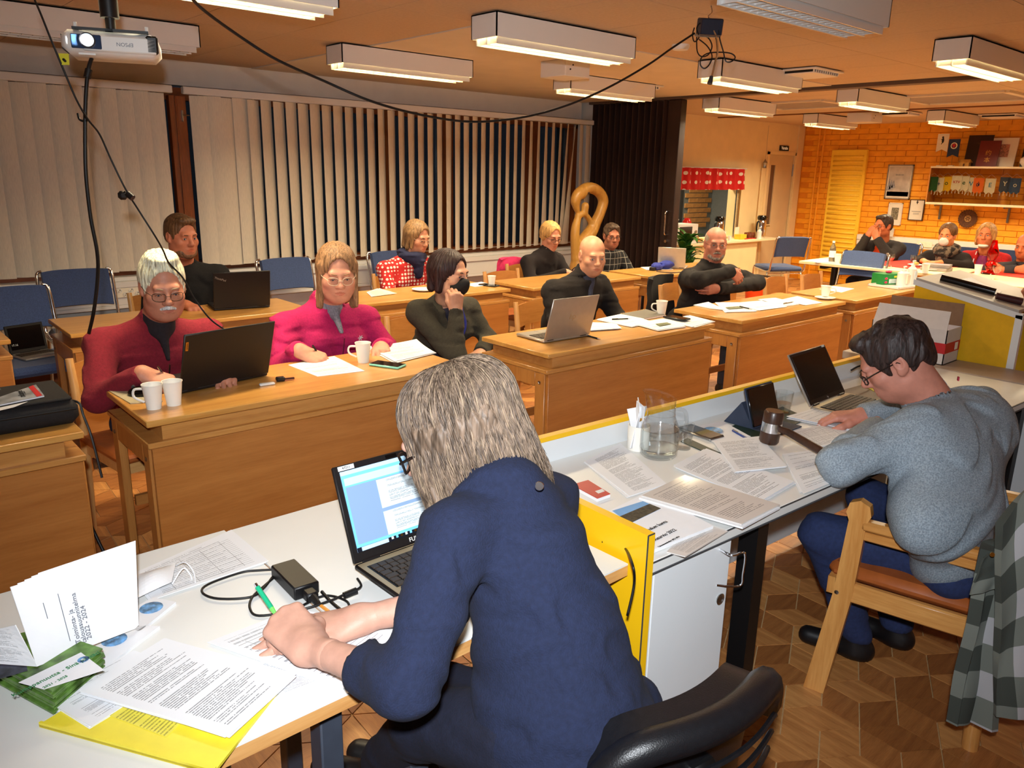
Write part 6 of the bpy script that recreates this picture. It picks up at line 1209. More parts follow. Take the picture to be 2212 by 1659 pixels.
# ---------------------------------------------------------------- second front desk papers
S_('pile of pamphlets leaning beside the silver laptop', [(1275, 700), (1322, 702), (1335, 712), (1270, 716)], DZ, 'page_sparse', n=6, jit=.02); S_('white sheets under the black pen', [(1290, 692), (1345, 680), (1412, 698), (1365, 708)], DZ, 'page_sparse', n=4); S_('booklet with a green photo on the front desk', [(1370, 702), (1440, 690), (1480, 708), (1420, 716)], DZ, 'page_sparse', n=5); S_('loose pages at the right end of the second front desk', [(1440, 695), (1490, 683), (1542, 696), (1495, 708)], DZ, 'page_sparse', n=3)
S_('small green photo strip on the booklet', [(1416, 700), (1440, 697), (1450, 700), (1425, 705)], DZ+.0115, mat('photo_green', (90, 98, 60), .5, var=.3, scale=60), name='photo_print')
P = W4([(1340, 682), (1395, 672), (1437, 684), (1392, 692)], DZ); r = thing('spiral_notebook', 'grey spiral notebook lying behind the cup', 'notebook', sum(P, Vector())/4); flat('pages', P, .011, .009, 'paper', r); flat('cover', P, .0125, .0012, mat('nb_grey', (104, 100, 92), .5, var=.03), r)
for k in range(14):
    pp = P[0].lerp(P[1], (k+.5)/14)+Vector((0, 0, .007)); q = MB(); q.tube([pp+Vector((0, .006*math.cos(t), .008*math.sin(t))) for t in np.linspace(0, 6.28, 9)], .001, 4); q.build('ring', 'brass', r, world=True)
for lab, px, n in (('open envelope papers at the left of the third front desk', [(1500, 660), (1530, 654), (1570, 672), (1535, 668)], 3), ('booklet with a photo on the third front desk', [(1545, 655), (1595, 655), (1635, 674), (1570, 676)], 3), ('sheet in the middle of the third front desk', [(1595, 655), (1650, 650), (1700, 664), (1640, 672)], 2), ('sheets at the back of the third front desk', [(1640, 648), (1675, 645), (1725, 658), (1690, 664)], 3), ('papers beside the saucer on the third front desk', [(1690, 648), (1722, 641), (1775, 655), (1735, 660)], 2), ('single sheet on the right front desk', [(1770, 625), (1800, 618), (1845, 624), (1818, 632)], 1), ('newspaper on the back row desk behind the pink fleece', [(795, 632), (820, 624), (857, 635), (805, 642)], 2), ('white papers behind the small cup on the back row desk', [(1005, 615), (1040, 610), (1062, 616), (1025, 620)], 2), ('white papers beside the grey laptop on the back row desk', [(1385, 578), (1440, 576), (1455, 583), (1400, 584)], 2), ('sheets on the far table left end', [(1745, 562), (1790, 560), (1810, 567), (1765, 568)], 2), ('papers on the far table in front of the dark haired man', [(1875, 560), (1910, 558), (1925, 562), (1885, 565)], 1)):
    z = NZ if 'far' in lab else DZ; S_(lab, px, z, 'page_news' if 'news' in lab else 'page_sparse', n=n)
S_('photo strip on the booklet of the third front desk', [(1567, 664), (1595, 662), (1605, 666), (1575, 668)], DZ+.0085, 'photo_green', name='photo_print')
# ================================================================ jug, gavel, glasses on the white desk
thinglass('clear_glass', (252, 253, 253), .3); thinglass('jug_glass', (252, 253, 253), .5); thinglass('jug_water', (248, 251, 251), .3); M['water'] = M['jug_water']
r = thing('glass_jug', 'clear glass water jug with handle on the white desk', 'jug', at(1422, 985, z=NZ), 0)
def jug_prof(o): return [(.0, .004+o), (.048-o, .004+o), (.056-o, .012), (.058-o, .03), (.058-o, .08), (.056-o, .10), (.046-o, .125), (.041-o, .14), (.041-o, .185), (.042-o, .19)]
q = MB(); q.lathe([(0, .001), (.05, .001), (.058, .010), (.060, .03), (.060, .08), (.058, .10), (.048, .125), (.043, .14), (.043, .183), (.0445, .19), (.0425, .191)], 36)
ld = Vector((-CR.x, -CR.y, 0)).normalized(); vv = []
for v in q.v:
    p = Vector(v); rr = math.hypot(p.x, p.y)
    if p.z > .14 and rr > .02:
        d = Vector((p.x, p.y, 0)).normalized(); k = (p.z-.14)/.052; c_ = max(0, d.dot(ld)); p = p+ld*(.020*k*k*c_**6)+Vector((0, 0, .026*k*(.5+.5*d.dot(ld))))
    vv.append(tuple(p))
q.v = vv; q.build('body', 'jug_glass', r, angle=180)
hd = (-ld*.8+Vector((-CF.x, -CF.y, 0)).normalized()*.6).normalized(); q = MB(); q.tube(spline([hd*.046+Vector((0, 0, .165)), hd*.075+Vector((0, 0, .165)), hd*.085+Vector((0, 0, .14)), hd*.082+Vector((0, 0, .10)), hd*.062+Vector((0, 0, .075))], 5), .006, 10); q.build('handle', 'jug_glass', r, angle=180)
q = MB(); q.lathe([(0, .0065), (.047, .0065), (.0545, .0125), (.057, .03), (.057, .08), (.0555, .092), (0, .092)], 32); q.build('water', 'jug_water', r, angle=60)
for z_ in (.03, .092, .14): q = MB(); q.tube([(.0595 if z_ < .09 else .058 if z_ < .1 else .0435)*Vector((math.cos(t), math.sin(t), 0))+Vector((0, 0, z_)) for t in np.linspace(0, 6.2832, 33)], .0012, 5); q.build('moulded_ring', 'jug_glass', r, angle=180)
r = thing('napkin_cup', 'white cup stuffed with folded paper napkins beside the jug', 'cup', at(1378, 968, z=NZ)); q = MB(); q.lathe([(0, 0), (.036, 0), (.036, .08), (.0345, .08), (.0345, .003), (0, .003)], 24); q.build('cup', 'cup_white', r)
for k, (a, t, h) in enumerate(((.3, .25, .15), (1.2, -.15, .16), (2.1, .3, .14), (.8, -.3, .17))):
    q = MB(); q.box((0.006*(k-1.5), .004*(k-1), h/2), (.05, .003, h-.01), RZ(a) @ RY(t) @ RX(t*.4)); q.build('napkin', 'paper', r)
q = MB(); q.prism([(-.014, 0), (.014, .006), (-.012, .012)], 0, .0006, rot=RX(math.pi/2), c=(-.012, -.02, .10)); q.build('gold_print', 'brass', r)
def tumbler(label, p, h=.085, r0=.026, r1=.034, fill=.5):
    r = thing('drinking_glass', label, 'glass', p); q = MB(); q.lathe([(0, 0), (r0, 0), (r1, h), (r1-.0018, h), (r0-.002, .006), (0, .006)], 24); q.build('tumbler', 'clear_glass', r, angle=60)
    if fill: q = MB(); q.lathe([(0, .0065), (r0-.0025, .0065), (r0-.0025+(r1-r0)*fill, h*fill), (0, h*fill)], 24); q.build('water', 'water', r, angle=60)
tumbler('drinking glass half hidden behind the tablet', at(1690, 893, z=NZ)); tumbler('drinking glass behind the jug', at(1474, 968, z=NZ), fill=0); tumbler('water glass on the far table near the scarf', at(1971, 572, z=NZ), .10, .028, .032, .4)
p0, p1 = at(1664, 945, z=NZ+.03), at(1787, 988, z=NZ+.018); r = thing('gavel', 'dark wooden gavel with a silver band lying on the papers', 'gavel', Vector((p0.x, p0.y, NZ+.01))); d = (p1-p0).normalized(); ax = Vector((.05, .12, 1)).normalized(); ax = (ax-d*ax.dot(d)).normalized(); wood('walnut', (44, 26, 18), (74, 46, 32), 'Z', .35)
o = Vector((p0.x, p0.y, NZ+.068)); Rg = ax.to_track_quat('Z', 'Y').to_matrix()
q = MB(); q.lathe([(0, -.055), (.028, -.055), (.032, -.048), (.032, -.016), (.030, -.015), (.030, .015), (.032, .016), (.032, .048), (.028, .055), (0, .055)], 24, o, Rg); q.build('head', 'walnut', r, world=True); q = MB(); q.lathe([(.0305, -.016), (.0325, -.016), (.0325, .016), (.0305, .016)], 24, o, Rg); q.build('band', 'chrome', r, world=True)
q = MB(); q.tube([o+d*.015, o+d*.06, p1+Vector((0, 0, .008))], [.010, .012, .0145], 12); q.build('handle', 'walnut', r, world=True)
cable('black cable arching over the rear edge of the white desk', [at(1838, 800, z=.80), at(1860, 790, z=.82), at(1880, 800, z=.80), at(1895, 815, z=.76), at(1905, 835, z=.73)], .004)
cable('black cable hanging down beside the yellow end panel', [at(1300, 1170, z=NZ+.01), at(1345, 1180, z=NZ+.01), at(1365, 1215, w=1.66), at(1370, 1260, w=1.66), at(1355, 1330, w=1.66)], .0028)
# ---------------------------------------------------------------- carton, lectern things
r = thing('carton_box', 'open white carton with a red band on the side table', 'box', (4.08, 1.55, .7205)); x0, x1, y0, y1, h = -.09, .09, -.19, .17, .17; mat('carton_white', (206, 200, 198), .7, var=.02); mat('carton_brown', (134, 104, 78), .8, var=.05); mat('carton_red', (186, 34, 40), .6, var=.02)
for nm, lo, hi in (('side', (x0, y0, 0), (x0+.004, y1, h)), ('side', (x1-.004, y0, 0), (x1, y1, h)), ('end', (x0, y0, 0), (x1, y0+.004, h)), ('end', (x0, y1-.004, 0), (x1, y1, h)), ('bottom', (x0, y0, 0), (x1, y1, .004))):
    q = MB(); q.bar(lo, hi); q.build(nm, 'carton_white', r, smooth=False)
q = MB(); q.bar((x0-.001, y0-.001, .055), (x1+.001, y1+.001, .105)); q.build('red_band', 'carton_red', r, smooth=False); q = MB(); q.bar((x1-.06, y0-.002, .062), (x1-.025, y0-.0005, .098)); q.build('label', 'sticker', r, smooth=False)
q = MB(); q.add([(x0, y0+.005, h), (x0, y1-.005, h), (x0+.03, y1-.01, h+.085), (x0+.03, y0+.01, h+.085), (x0+.003, y0+.005, h), (x0+.003, y1-.005, h), (x0+.033, y1-.01, h+.085), (x0+.033, y0+.01, h+.085)], [(0, 1, 2, 3), (7, 6, 5, 4), (3, 2, 6, 7), (0, 3, 7, 4), (1, 5, 6, 2)]); q.build('flap', 'carton_white', r, smooth=False)
q = MB(); q.bar((x1-.003, y0+.005, h), (x1, y1-.005, h+.11)); q.build('flap', 'carton_brown', r, smooth=False)
LS = lambda x, y: Vector((x, y, .985+.1*(y-1.14)/.48+.0155))
r = thing('document_tube', 'shiny black tube lying on the slanted lectern top', 'tube', LS(4.33, 1.42)); q = MB(); q.tube([LS(4.30, 1.54)+Vector((0, 0, .017)), LS(4.36, 1.30)+Vector((0, 0, .017))], .017, 14); q.build('tube', 'black_gloss', r, world=True)
r = thing('spectacle_case', 'dark red case at the lower end of the lectern top', 'case', LS(4.31, 1.2)); q = MB(); q.tube([LS(4.28, 1.27)+Vector((0, 0, .016)), LS(4.33, 1.17)+Vector((0, 0, .016))], [.016, .018], 12); q.build('case', mat('case_red', (70, 30, 30), .5, var=.05), r, world=True)
for lab, (xx, yy), a in (('white sheets on the lectern top near the hand', (4.46, 1.38), .2), ('folded paper on the lectern beside the black tube', (4.42, 1.44), -.3)):
    c = LS(xx, yy); R_ = RZ(a); P = [c+R_ @ Vector((dx, dy, .21*dy)) for dx, dy in ((-.10, .07), (.10, .07), (.10, -.07), (-.10, -.07))]; o = flat('paper_sheet', [p-c for p in P], .002, .001, 'page_sparse', None, .012); o.location = c; tag(o, lab, 'paper')
c = P_sp['root'].matrix_basis @ Vector(P_sp['g']['wrl']); c = c+Vector((-.055, .075, -.10)); cup('white paper cup in the hand of the speaker at the right edge', c, .085, .036)
o = flat('napkin', [c+Vector((-.01, -.055, .06)), c+Vector((.05, -.045, .06)), c+Vector((.05, -.05, .0)), c+Vector((-.01, -.06, .0))], 0, .0015, 'paper', None); tag(o, 'white napkin held with the speaker cup', 'napkin')
# ---------------------------------------------------------------- briefcase with magazines
r = thing('briefcase', 'black fabric briefcase lying on the left front desk', 'briefcase', (.36, 2.93, DZ+.001), -.02); fab = mat('case_black', (24, 22, 24), .8, var=.12, scale=120, bump=.2, bscale=400)
q = MB(); q.box((0, 0, .042), (.46, .30, .08), bev=.022); q.build('body', fab, r, angle=70); q = MB(); q.box((0, .0, .086), (.43, .27, .012), bev=.005); q.build('flap', fab, r)
q = MB(); q.tube([(-.22, -.151, .055), (.22, -.151, .055)], .0035, 6); q.build('zip', 'black', r); q = MB(); q.lathe([(0, 0), (.007, 0), (.006, .004), (0, .005)], 10, (-.06, -.15, .035), RX(math.pi/2)); q.build('stud', 'steel', r)
q = MB(); q.tube(spline([(-.10, -.152, .045), (-.107, -.162, .03), (-.095, -.17, .012), (-.075, -.17, .006), (-.05, -.168, .006)], 4), .004, 6); q.build('buckle', 'chrome', r); q = MB(); q.bar((.02, .09, .092), (.05, .105, .094)); q.build('tab', 'steel', r); q = MB(); q.tube(spline([(.225, -.06, .06), (.245, -.08, .05), (.25, -.09, .01), (.26, -.12, -.06), (.27, -.15, -.2)], 5), .004, 6); q.build('strap', 'black', r)
P = W4([(-20, 868), (78, 834), (96, 858), (-20, 882)], DZ+.094); r = thing('magazine', 'magazine with a red strip lying on the briefcase', 'magazine', sum(P, Vector())/4); flat('pages', P, .005, .004, 'paper', r); flat('cover', P, .0058, .0006, mat('mag_cover', (150, 156, 164), .3, var=.35, scale=14), r); flat('red_strip', W4([(62, 840), (72, 836), (92, 858), (80, 861)], DZ+.094), .0065, .0006, 'carton_red', r); flat('leaf', W4([(-20, 885), (60, 868), (30, 880), (-20, 892)], DZ+.094), .001, .0008, 'paper', r)
e_ = (at(20, 868, z=DZ+.1)-at(60, 856, z=DZ+.1)); text('lettering', 'pääkirjat', .026, r.matrix_basis.inverted() @ frame(at(48, 850, z=DZ+.1018), at(64, 868, z=DZ+.1)-at(50, 842, z=DZ+.1), e_*-1), 'print_black', r)
cable('black cable on the floor by the front desk at the left', [Vector((.63, 3.1, .3)), Vector((.67, 3.02, .12)), Vector((.70, 2.9, .03)), Vector((.80, 2.75, .012)), Vector((.86, 2.55, .012)), Vector((.92, 2.4, .012))], .006)
# ================================================================ projector and its cables
pc = at(238, 94, w=2.62); rx = Vector((.93, -.36, .0)).normalized(); r = thing('projector', 'white ceiling projector with a glowing lens', 'projector', pc, math.atan2(rx.y, rx.x)); mat('proj_white', (226, 224, 220), .35, var=.01)   # local -y faces the camera
q = MB(); q.box((0, .11, 0), (.295, .23, .075), bev=.022); q.build('body', 'proj_white', r, angle=70); q = MB(); q.box((.03, -.006, -.002), (.225, .012, .052), bev=.005); fp = q.build('front_panel', 'white_metal', r)
q = MB(); q.box((-.07, -.013, 0), (.09, .006, .044), bev=.003); q.build('lens_window', mat('lens_blue', (40, 60, 90), .15, var=0), r); q = MB(); q.lathe([(.024, 0), (.024, .014), (.020, .016), (.018, .008)], 24, (-.065, -.012, .003), RX(math.pi/2)); q.build('lens_ring', 'grey_dark', r)
q = MB(); q.lathe([(0, .012), (.010, .011), (.0175, .008)], 20, (-.065, -.012, .003), RX(math.pi/2)); q.build('lens', mat('lens_glow', (225, 246, 255), .1, var=0, emit=14), r)
q = MB(); q.box((.128, -.002, .002), (.038, .02, .058), bev=.006); q.build('exhaust', 'black', r); text('lettering', 'EPSON', .017, frame((.045, -.0125, -.002), (-1, 0, 0), (0, 0, -1)), 'print_grey', r)
q = MB(); q.bar((-.095, -.02, -.042), (-.045, .0, -.036)); q.build('focus_ring', 'proj_white', r)
for j in range(5):
    for i in range(9):
        q = MB(); q.bar((-.1485, .03+.016*i, -.022+.010*j), (-.146, .038+.016*i, -.016+.010*j)); q.build('vent_hole', 'black', r, smooth=False)
q = MB(); q.bar((-.11, .0, .038), (.12, .02, .046)); q.bar((-.11, .17, .038), (.12, .19, .046)); q.bar((-.012, .0, .038), (.012, .19, .046)); q.build('bracket', 'black', r); hgt = CZ-pc.z
q = MB(); q.tube([(0, .08, .046), (0, .08, .09)], .016, 12); q.tube([(0, .08, .09), (0, .08, .17)], .030, 12); q.tube([(0, .08, .17), (0, .08, hgt-.01)], .022, 12); q.build('mount_pole', 'black', r); q = MB(); q.lathe([(0, 0), (.06, 0), (.06, .012), (0, .012)], 18, (0, .08, hgt-.014)); q.build('mount_plate', 'black', r)
for x_ in (-.10, .115):
    q = MB(); q.tube([(x_, .01, .038), (x_, .01, .06)], .006, 8); q.build('screw', 'white_metal', r)
l_ = bpy.data.lights.new('projector_beam', 'SPOT'); l_.energy = 25; l_.color = (.9, .97, 1); l_.spot_size = .5; l_.shadow_soft_size = .02; lo = bpy.data.objects.new('projector_beam', l_); COL.objects.link(lo); lo.parent = r; lo.location = (-.065, -.03, .003); lo.rotation_euler = (math.radians(96), 0, .9)
A = lambda x, y, w: at(x, y, w=w)
cable('thick black cable hanging from the projector to the floor', [A(198, 126, 2.70), A(190, 155, 2.69), A(185, 220, 2.7), A(184, 300, 2.72), A(186, 380, 2.75), A(196, 470, 2.8), A(210, 545, 2.85), A(211, 600, 2.9), A(203, 670, 2.95), A(192, 720, 3.0)], .0065)
o = MB(); a0 = A(192, 150, 2.69); o.tube([Vector(), A(188, 168, 2.69)-a0], .012, 10); o = o.build('cable_clip', 'black'); o.location = a0; tag(o, 'black clip on the thick projector cable', 'cable clip')
cable('thin black cable slanting from the ceiling past the projector to a laptop', [A(70, -12, 2.3), A(88, 30, 2.35), A(110, 85, 2.4), A(137, 150, 2.45), A(165, 215, 2.5), A(190, 258, 2.55), A(215, 290, 2.6), A(240, 345, 2.65), A(272, 410, 2.7), A(300, 455, 2.75), A(335, 510, 2.8), A(352, 540, 2.85), A(365, 568, 2.9), A(395, 600, 2.95), A(420, 645, 3.0), A(455, 690, 3.05), A(492, 716, 3.1)], .0032)
cable('short black cable loop hooked on the thick cable', [A(168, 245, 2.71), A(172, 258, 2.71), A(184, 262, 2.71), A(190, 258, 2.70)], .004)
r = thing('cable_plug', 'black plug dangling on the slanting cable', 'plug', A(272, 422, 2.7)); q = MB(); a0 = A(265, 422, 2.7); q.box(a0, (.03, .022, .03), bev=.008); q.build('head', 'black', r, world=True); q = MB(); q.tube([A(275, 418, 2.7), A(287, 428, 2.7)], .011, 10); q.build('body', 'black', r, world=True)
cable('long black cable swagged across the room to the microphone box', [A(405, -15, 2.1), A(440, 22, 2.2), A(520, 80, 2.35), A(600, 130, 2.45), A(700, 175, 2.6), A(800, 218, 2.7), A(900, 246, 2.85), A(1000, 262, 3.0), A(1080, 260, 3.1), A(1160, 247, 3.18), A(1240, 222, 3.26), A(1320, 186, 3.34), A(1400, 140, 3.42), A(1450, 105, 3.48), A(1500, 72, 3.52)], .0045)
r = thing('yellow_label', 'small yellow warning tag hanging behind the projector', 'tag', A(140, 128, 2.44)); flat('tag', [A(126, 115, 2.44), A(148, 116, 2.44), A(150, 140, 2.44), A(132, 140, 2.44)], 0, .001, mat('tag_yellow', (216, 206, 60), .5, var=.05), r, seg=1); q = MB(); q.tube([A(137, 128, 2.435), A(141, 132, 2.43)], .004, 6); q.build('print', 'print_black', r, world=True)
r = thing('microphone_box', 'black box with coiled cable hanging from the ceiling', 'microphone box', A(1533, 58, 3.52)); a0 = A(1533, 58, 3.52); q = MB(); q.box(a0, (.10, .07, .07), RZ(-.6) @ RX(.2), bev=.005); q.build('box', mat('box_blue', (30, 34, 50), .45, var=.03), r, world=True); q = MB(); q.box(a0+Vector((-.01, -.0, -.038)), (.10, .07, .012), RZ(-.6) @ RX(.2), bev=.003); q.build('base_plate', 'steel', r, world=True)
q = MB(); q.tube(spline([a0+Vector((0, 0, .03)), A(1530, 35, 3.54), A(1538, 26, 3.6), A(1536, 12, 3.7)], 5), .0025, 6); q.build('hook', 'steel', r, world=True)
q = MB(); q.tube(spline([A(1540, 62, 3.5), A(1548, 85, 3.5), A(1550, 110, 3.5), A(1545, 135, 3.5), A(1540, 155, 3.5), A(1536, 170, 3.5)], 6), [.005]*31 if False else .005, 8); q.build('gooseneck', 'chrome', r, world=True); q = MB(); q.tube([A(1537, 165, 3.5), A(1533, 181, 3.5)], [.008, .012], 10); q.build('microphone', 'grey_dark', r, world=True)
for pts in ([(1500, 60), (1496, 75), (1500, 90), (1510, 80), (1505, 62), (1512, 50), (1522, 56)], [(1505, 80), (1506, 110), (1515, 122), (1530, 118), (1538, 100), (1530, 82), (1515, 78)], [(1510, 85), (1528, 100), (1538, 120), (1533, 138), (1522, 148), (1513, 140), (1515, 125), (1530, 115), (1560, 113), (1580, 116), (1588, 124), (1580, 133), (1568, 132), (1562, 110), (1555, 85), (1552, 65)]):
    q = MB(); q.tube(spline([A(x, y, 3.5) for x, y in pts], 5), .003, 6); q.build('coiled_cable', 'black', r, world=True)
# ================================================================ carved bird
SY = 5.72; G = lambda x, y, dy=0: at(x, y, Y=SY+dy); s = SDF()
def chain(pts, rad, k=.03):
    P = spline([G(*p) for p in pts], 4); n_ = len(P)-1; rr = np.interp(np.linspace(0, len(rad)-1, n_+1), range(len(rad)), rad)
    for i in range(n_): s.cone(P[i], P[i+1], rr[i], rr[i+1], .012)
chain([(1248, 459), (1243, 436), (1250, 419), (1271, 406), (1292, 413), (1303, 433), (1297, 458), (1287, 480), (1277, 500), (1262, 520), (1252, 545), (1248, 580)], [.02, .045, .055, .055, .052, .052, .05, .055, .065, .07, .07, .08]); chain([(1262, 408), (1256, 420)], [.05, .05]); chain([(1249, 468), (1244, 488), (1242, 509), (1244, 545), (1248, 590)], [.03, .04, .045, .05, .07]); chain([(1249, 466), (1262, 462), (1274, 476), (1280, 492)], [.035, .025, .025, .04]); chain([(1264, 445), (1262, 462)], [.04, .03])
b_ = G(1255, 585); s.cone(b_, (b_.x+.03, SY, .28), .11, .13, .06); s.cone((b_.x+.03, SY, .28), (b_.x+.03, SY, .06), .15, .17, .05)
r = thing('bird_sculpture', 'carved wooden bird sculpture with a looped neck by the blinds', 'sculpture', (b_.x+.03, SY, 0)); v, f = surface(s, .011); me, mi = mesh_np('carving', [(v-np.array((b_.x+.03, SY, 0)), f, 0)]); link('carving', me, wood('birch', (170, 116, 44), (208, 156, 74), 'Z', .4, .7), r, True, None, 180)
e = G(1272, 417, -.05); q = MB(); q.ball(e+Vector((0, -.0, 0)), (.018, .012, .010)); q.build('eye', 'walnut', r, world=True); q = MB(); q.lathe([(0, 0), (.2, 0), (.2, .06), (0, .06)], 24); q.build('plinth', 'walnut', r)
# ================================================================ plant, bin
pl = Vector((8.2, 5.95, 0)); r = thing('potted_plant', 'green leafy potted plant beside the partition', 'plant', pl); lf = mat('leaf', (52, 104, 38), .4, var=.25, scale=20); 
q = MB(); q.lathe([(0, 0), (.11, 0), (.14, .26), (.15, .26), (.15, .28), (.13, .28), (.12, .25), (0, .25)], 20); q.build('pot', mat('pot', (120, 70, 44), .6, var=.05), r); leafm = MB()
leafm.grid(lambda u, v: ((u-.5)*.09*math.sin(math.pi*min(1, v*1.02))**.8, v*.30, .09*math.sin(v*2.2)-.10*v*v+.02*abs(u-.5)), 4, 7, thick=.001); lm = leafm.mesh('leaf'); lm.materials.append(lf); lm.polygons.foreach_set('use_smooth', [True]*len(lm.polygons))
for k in range(46):
    a = k*2.4; z = .34+.012*k; t = random.uniform(-.1, .9); o = bpy.data.objects.new('leaf', lm); COL.objects.link(o); o.parent = r; o.location = (.03*math.cos(a), .03*math.sin(a), z*.82+.06); o.rotation_euler = (random.uniform(.1, .9), random.uniform(-.3, .3), a); sc_ = random.uniform(.7, 1.15); o.scale = (sc_,)*3
q = MB(); q.tube([(0, 0, .24), (.02, .01, .5), (0, .02, .75)], [.012, .009, .005], 8); q.build('stem', lf, r)
r = thing('waste_bin', 'orange waste bin lined with a dark bag behind the folded arms', 'bin', (8.68, 5.2, 0)); q = MB(); q.lathe([(0, 0), (.12, 0), (.15, .36), (.145, .36), (.115, .01), (0, .01)], 24); q.build('bin', mat('bin_orange', (226, 70, 24), .4, var=.03), r); q = MB(); q.lathe([(.148, .33), (.154, .33), (.158, .385), (.15, .40), (.142, .38)], 24); q.build('bag_rim', mat('bag', (70, 54, 40), .4, var=.1), r)
# ================================================================ kitchen hatch things
ceiling_light(9.0, 7.25, 'added unseen ceiling light brightening the kitchen behind the hatch', True)  # added lamp, out of sight, brightens the room seen through the hatch
CTZ = .70; b = MB(); b.bar((8.5, 6.24, CTZ-.03), (10.93, KY-.002, CTZ), 0, .004); r = thing('serving_counter', 'pale serving counter under the kitchen hatch', 'counter', (9.7, 6.4, CTZ-.03)); b.build('board', mat('counter', (236, 218, 178), .4, var=.02), r, world=True); q = MB(); q.bar((8.6, 6.30, 0), (10.4, 6.34, CTZ-.03)); q.build('front', 'wall_cream', r, world=True)
KP = lambda px, Y=6.4: Vector((at(px, 505, Y=Y).x, Y, CTZ))
def thermos(label, p, rot):
    r = thing('pump_thermos', label, 'thermos', p, rot); q = MB(); q.lathe([(0, 0), (.065, 0), (.068, .02), (.068, .22), (.06, .25), (.05, .26), (0, .26)], 24); q.build('body', 'chrome', r); q = MB(); q.lathe([(.05, .255), (.066, .265), (.07, .30), (.055, .325), (0, .33)], 20); q.box((.06, 0, .295), (.10, .05, .035), bev=.012); q.build('pump_head', 'black_gloss', r); q = MB(); q.tube(spline([(-.066, 0, .24), (-.10, 0, .22), (-.105, 0, .12), (-.07, 0, .08)], 5), .012, 8); q.build('handle', 'black', r)
thermos('steel pump thermos inside the hatch, left of the cups', KP(1552, 6.5), 0); thermos('steel pump thermos at the right end of the counter', KP(1643), -.1)
r = thing('microwave', 'pale microwave at the left of the counter', 'microwave', KP(1468), 0); q = MB(); q.box((0, 0, .13), (.42, .28, .26), bev=.008); q.build('casing', 'white_metal', r); q = MB(); q.box((-.06, -.141, .13), (.27, .006, .2), bev=.002); q.build('door', 'black_gloss', r)
for z in (.08, .16): q = MB(); q.lathe([(0, 0), (.022, 0), (.02, .014), (0, .014)], 14, (.15, -.14, z), RX(math.pi/2)); q.build('knob', 'steel', r)
o = MB(); o.lathe([(0, 0), (.03, 0), (.06, .06), (.057, .06), (.028, .004), (0, .004)], 20); o = o.build('bowl', 'porcelain'); o.location = KP(1460)+Vector((-.05, 0, .262)); tag(o, 'white bowl standing on the microwave', 'bowl')
r = thing('red_canister', 'red canister behind the microwave', 'canister', KP(1482, 6.52)); q = MB(); q.lathe([(0, 0), (.06, 0), (.06, .27), (.045, .30), (.03, .32), (0, .32)], 18); q.build('canister', mat('red_gloss', (196, 28, 24), .25, var=0), r)
r = thing('bread_plate', 'plate of bread rolls on the counter', 'plate', KP(1505)); q = MB(); q.lathe([(0, 0), (.07, 0), (.12, .014), (.118, .016), (.07, .005), (0, .005)], 24); q.build('plate', 'porcelain', r)
for k, (dx, dy, dz) in enumerate(((-.05, 0, .035), (.03, .02, .035), (0, -.04, .035), (.06, -.03, .033), (0, 0, .07))):
    o = MB(); o.ball((0, 0, 0), (.04, .032, .026), 12, 8); o = o.build('bread_roll', mat('bread', (206, 150, 70), .6, var=.2, scale=40)); o.location = KP(1505)+Vector((dx, dy, dz)); tag(o, 'golden bread roll on the counter plate', 'bread roll', 'bread rolls on the plate')
for k in range(2): cup('stacked paper cups between the thermoses' if k == 0 else 'upper paper cup of the counter stack', KP(1563, 6.42)+Vector((0, 0, .03*k)), .09, .034)
cup('paper cup on the counter right of the grey head', KP(1577, 6.36), .06, .03); 
r = thing('tea_box', 'yellow tea box with its lid open', 'box', KP(1600)); q = MB(); q.bar((-.08, -.05, 0), (.08, .05, .07)); q.build('box', mat('tea_yellow', (232, 190, 50), .5, var=.08, scale=30), r); q = MB(); q.bar((-.08, .045, .07), (.02, .05, .17)); q.build('lid', 'paper_warm', r)
r = thing('spice_tray', 'red tray with small brown jars on the counter', 'tray', KP(1618, 6.42)); q = MB(); q.bar((-.22, -.08, 0), (.14, .08, .012)); q.build('tray', 'red_gloss', r)
for k in range(8):
    o = MB(); o.lathe([(0, 0), (.018, 0), (.018, .055), (.014, .06), (.014, .075), (0, .075)], 12); o = o.build('spice_jar', mat('jar_brown', (120, 56, 20), .2, var=.1)); o.location = KP(1618, 6.42)+Vector((-.05+.045*(k % 4), -.03+.06*(k//4), .012)); tag(o, 'small brown jar in the counter tray', 'jar', 'small brown jars in the tray')
def pump_bottle(label, p, h=.17, r0=.035, m='white_gloss', lab=None):
    r = thing('pump_bottle', label, 'bottle', p); q = MB(); q.lathe([(0, 0), (r0, 0), (r0, h*.68), (r0*.45, h*.78), (r0*.4, h*.86), (0, h*.86)], 18); q.build('bottle', m, r); q = MB(); q.tube([(0, 0, h*.84), (0, 0, h)], .006, 8); q.box((.012, 0, h), (.045, .016, .012), bev=.004); q.build('pump', 'white_gloss', r)
    if lab: q = MB(); q.bar((-r0*.6, -r0-.001, h*.15), (r0*.6, -r0*.75, h*.6)); q.build('label', lab, r)
pump_bottle('white pump bottle in front of the right thermos', KP(1640, 6.30), .16)
r = thing('valance', 'red patterned valance curtain above the hatch', 'curtain', (9.4, 6.53, 1.38)); vm = clothmat('valance_red', ((196, 24, 20), (230, 222, 200)), 'polka', s=8.5, flat=1, r=.2)
q = MB(); q.grid(lambda u, v: (8.5+1.75*u+.04*v*u, 6.50+.022*math.sin(u*52)+.008*math.sin(u*120), 1.675-.285*v), 110, 4, thick=.002); q.build('cloth', vm, r, world=True); q = MB(); q.tube([(8.45, 6.51, 1.68), (10.28, 6.51, 1.68)], .008, 8); q.build('rod', 'white_metal', r, world=True)
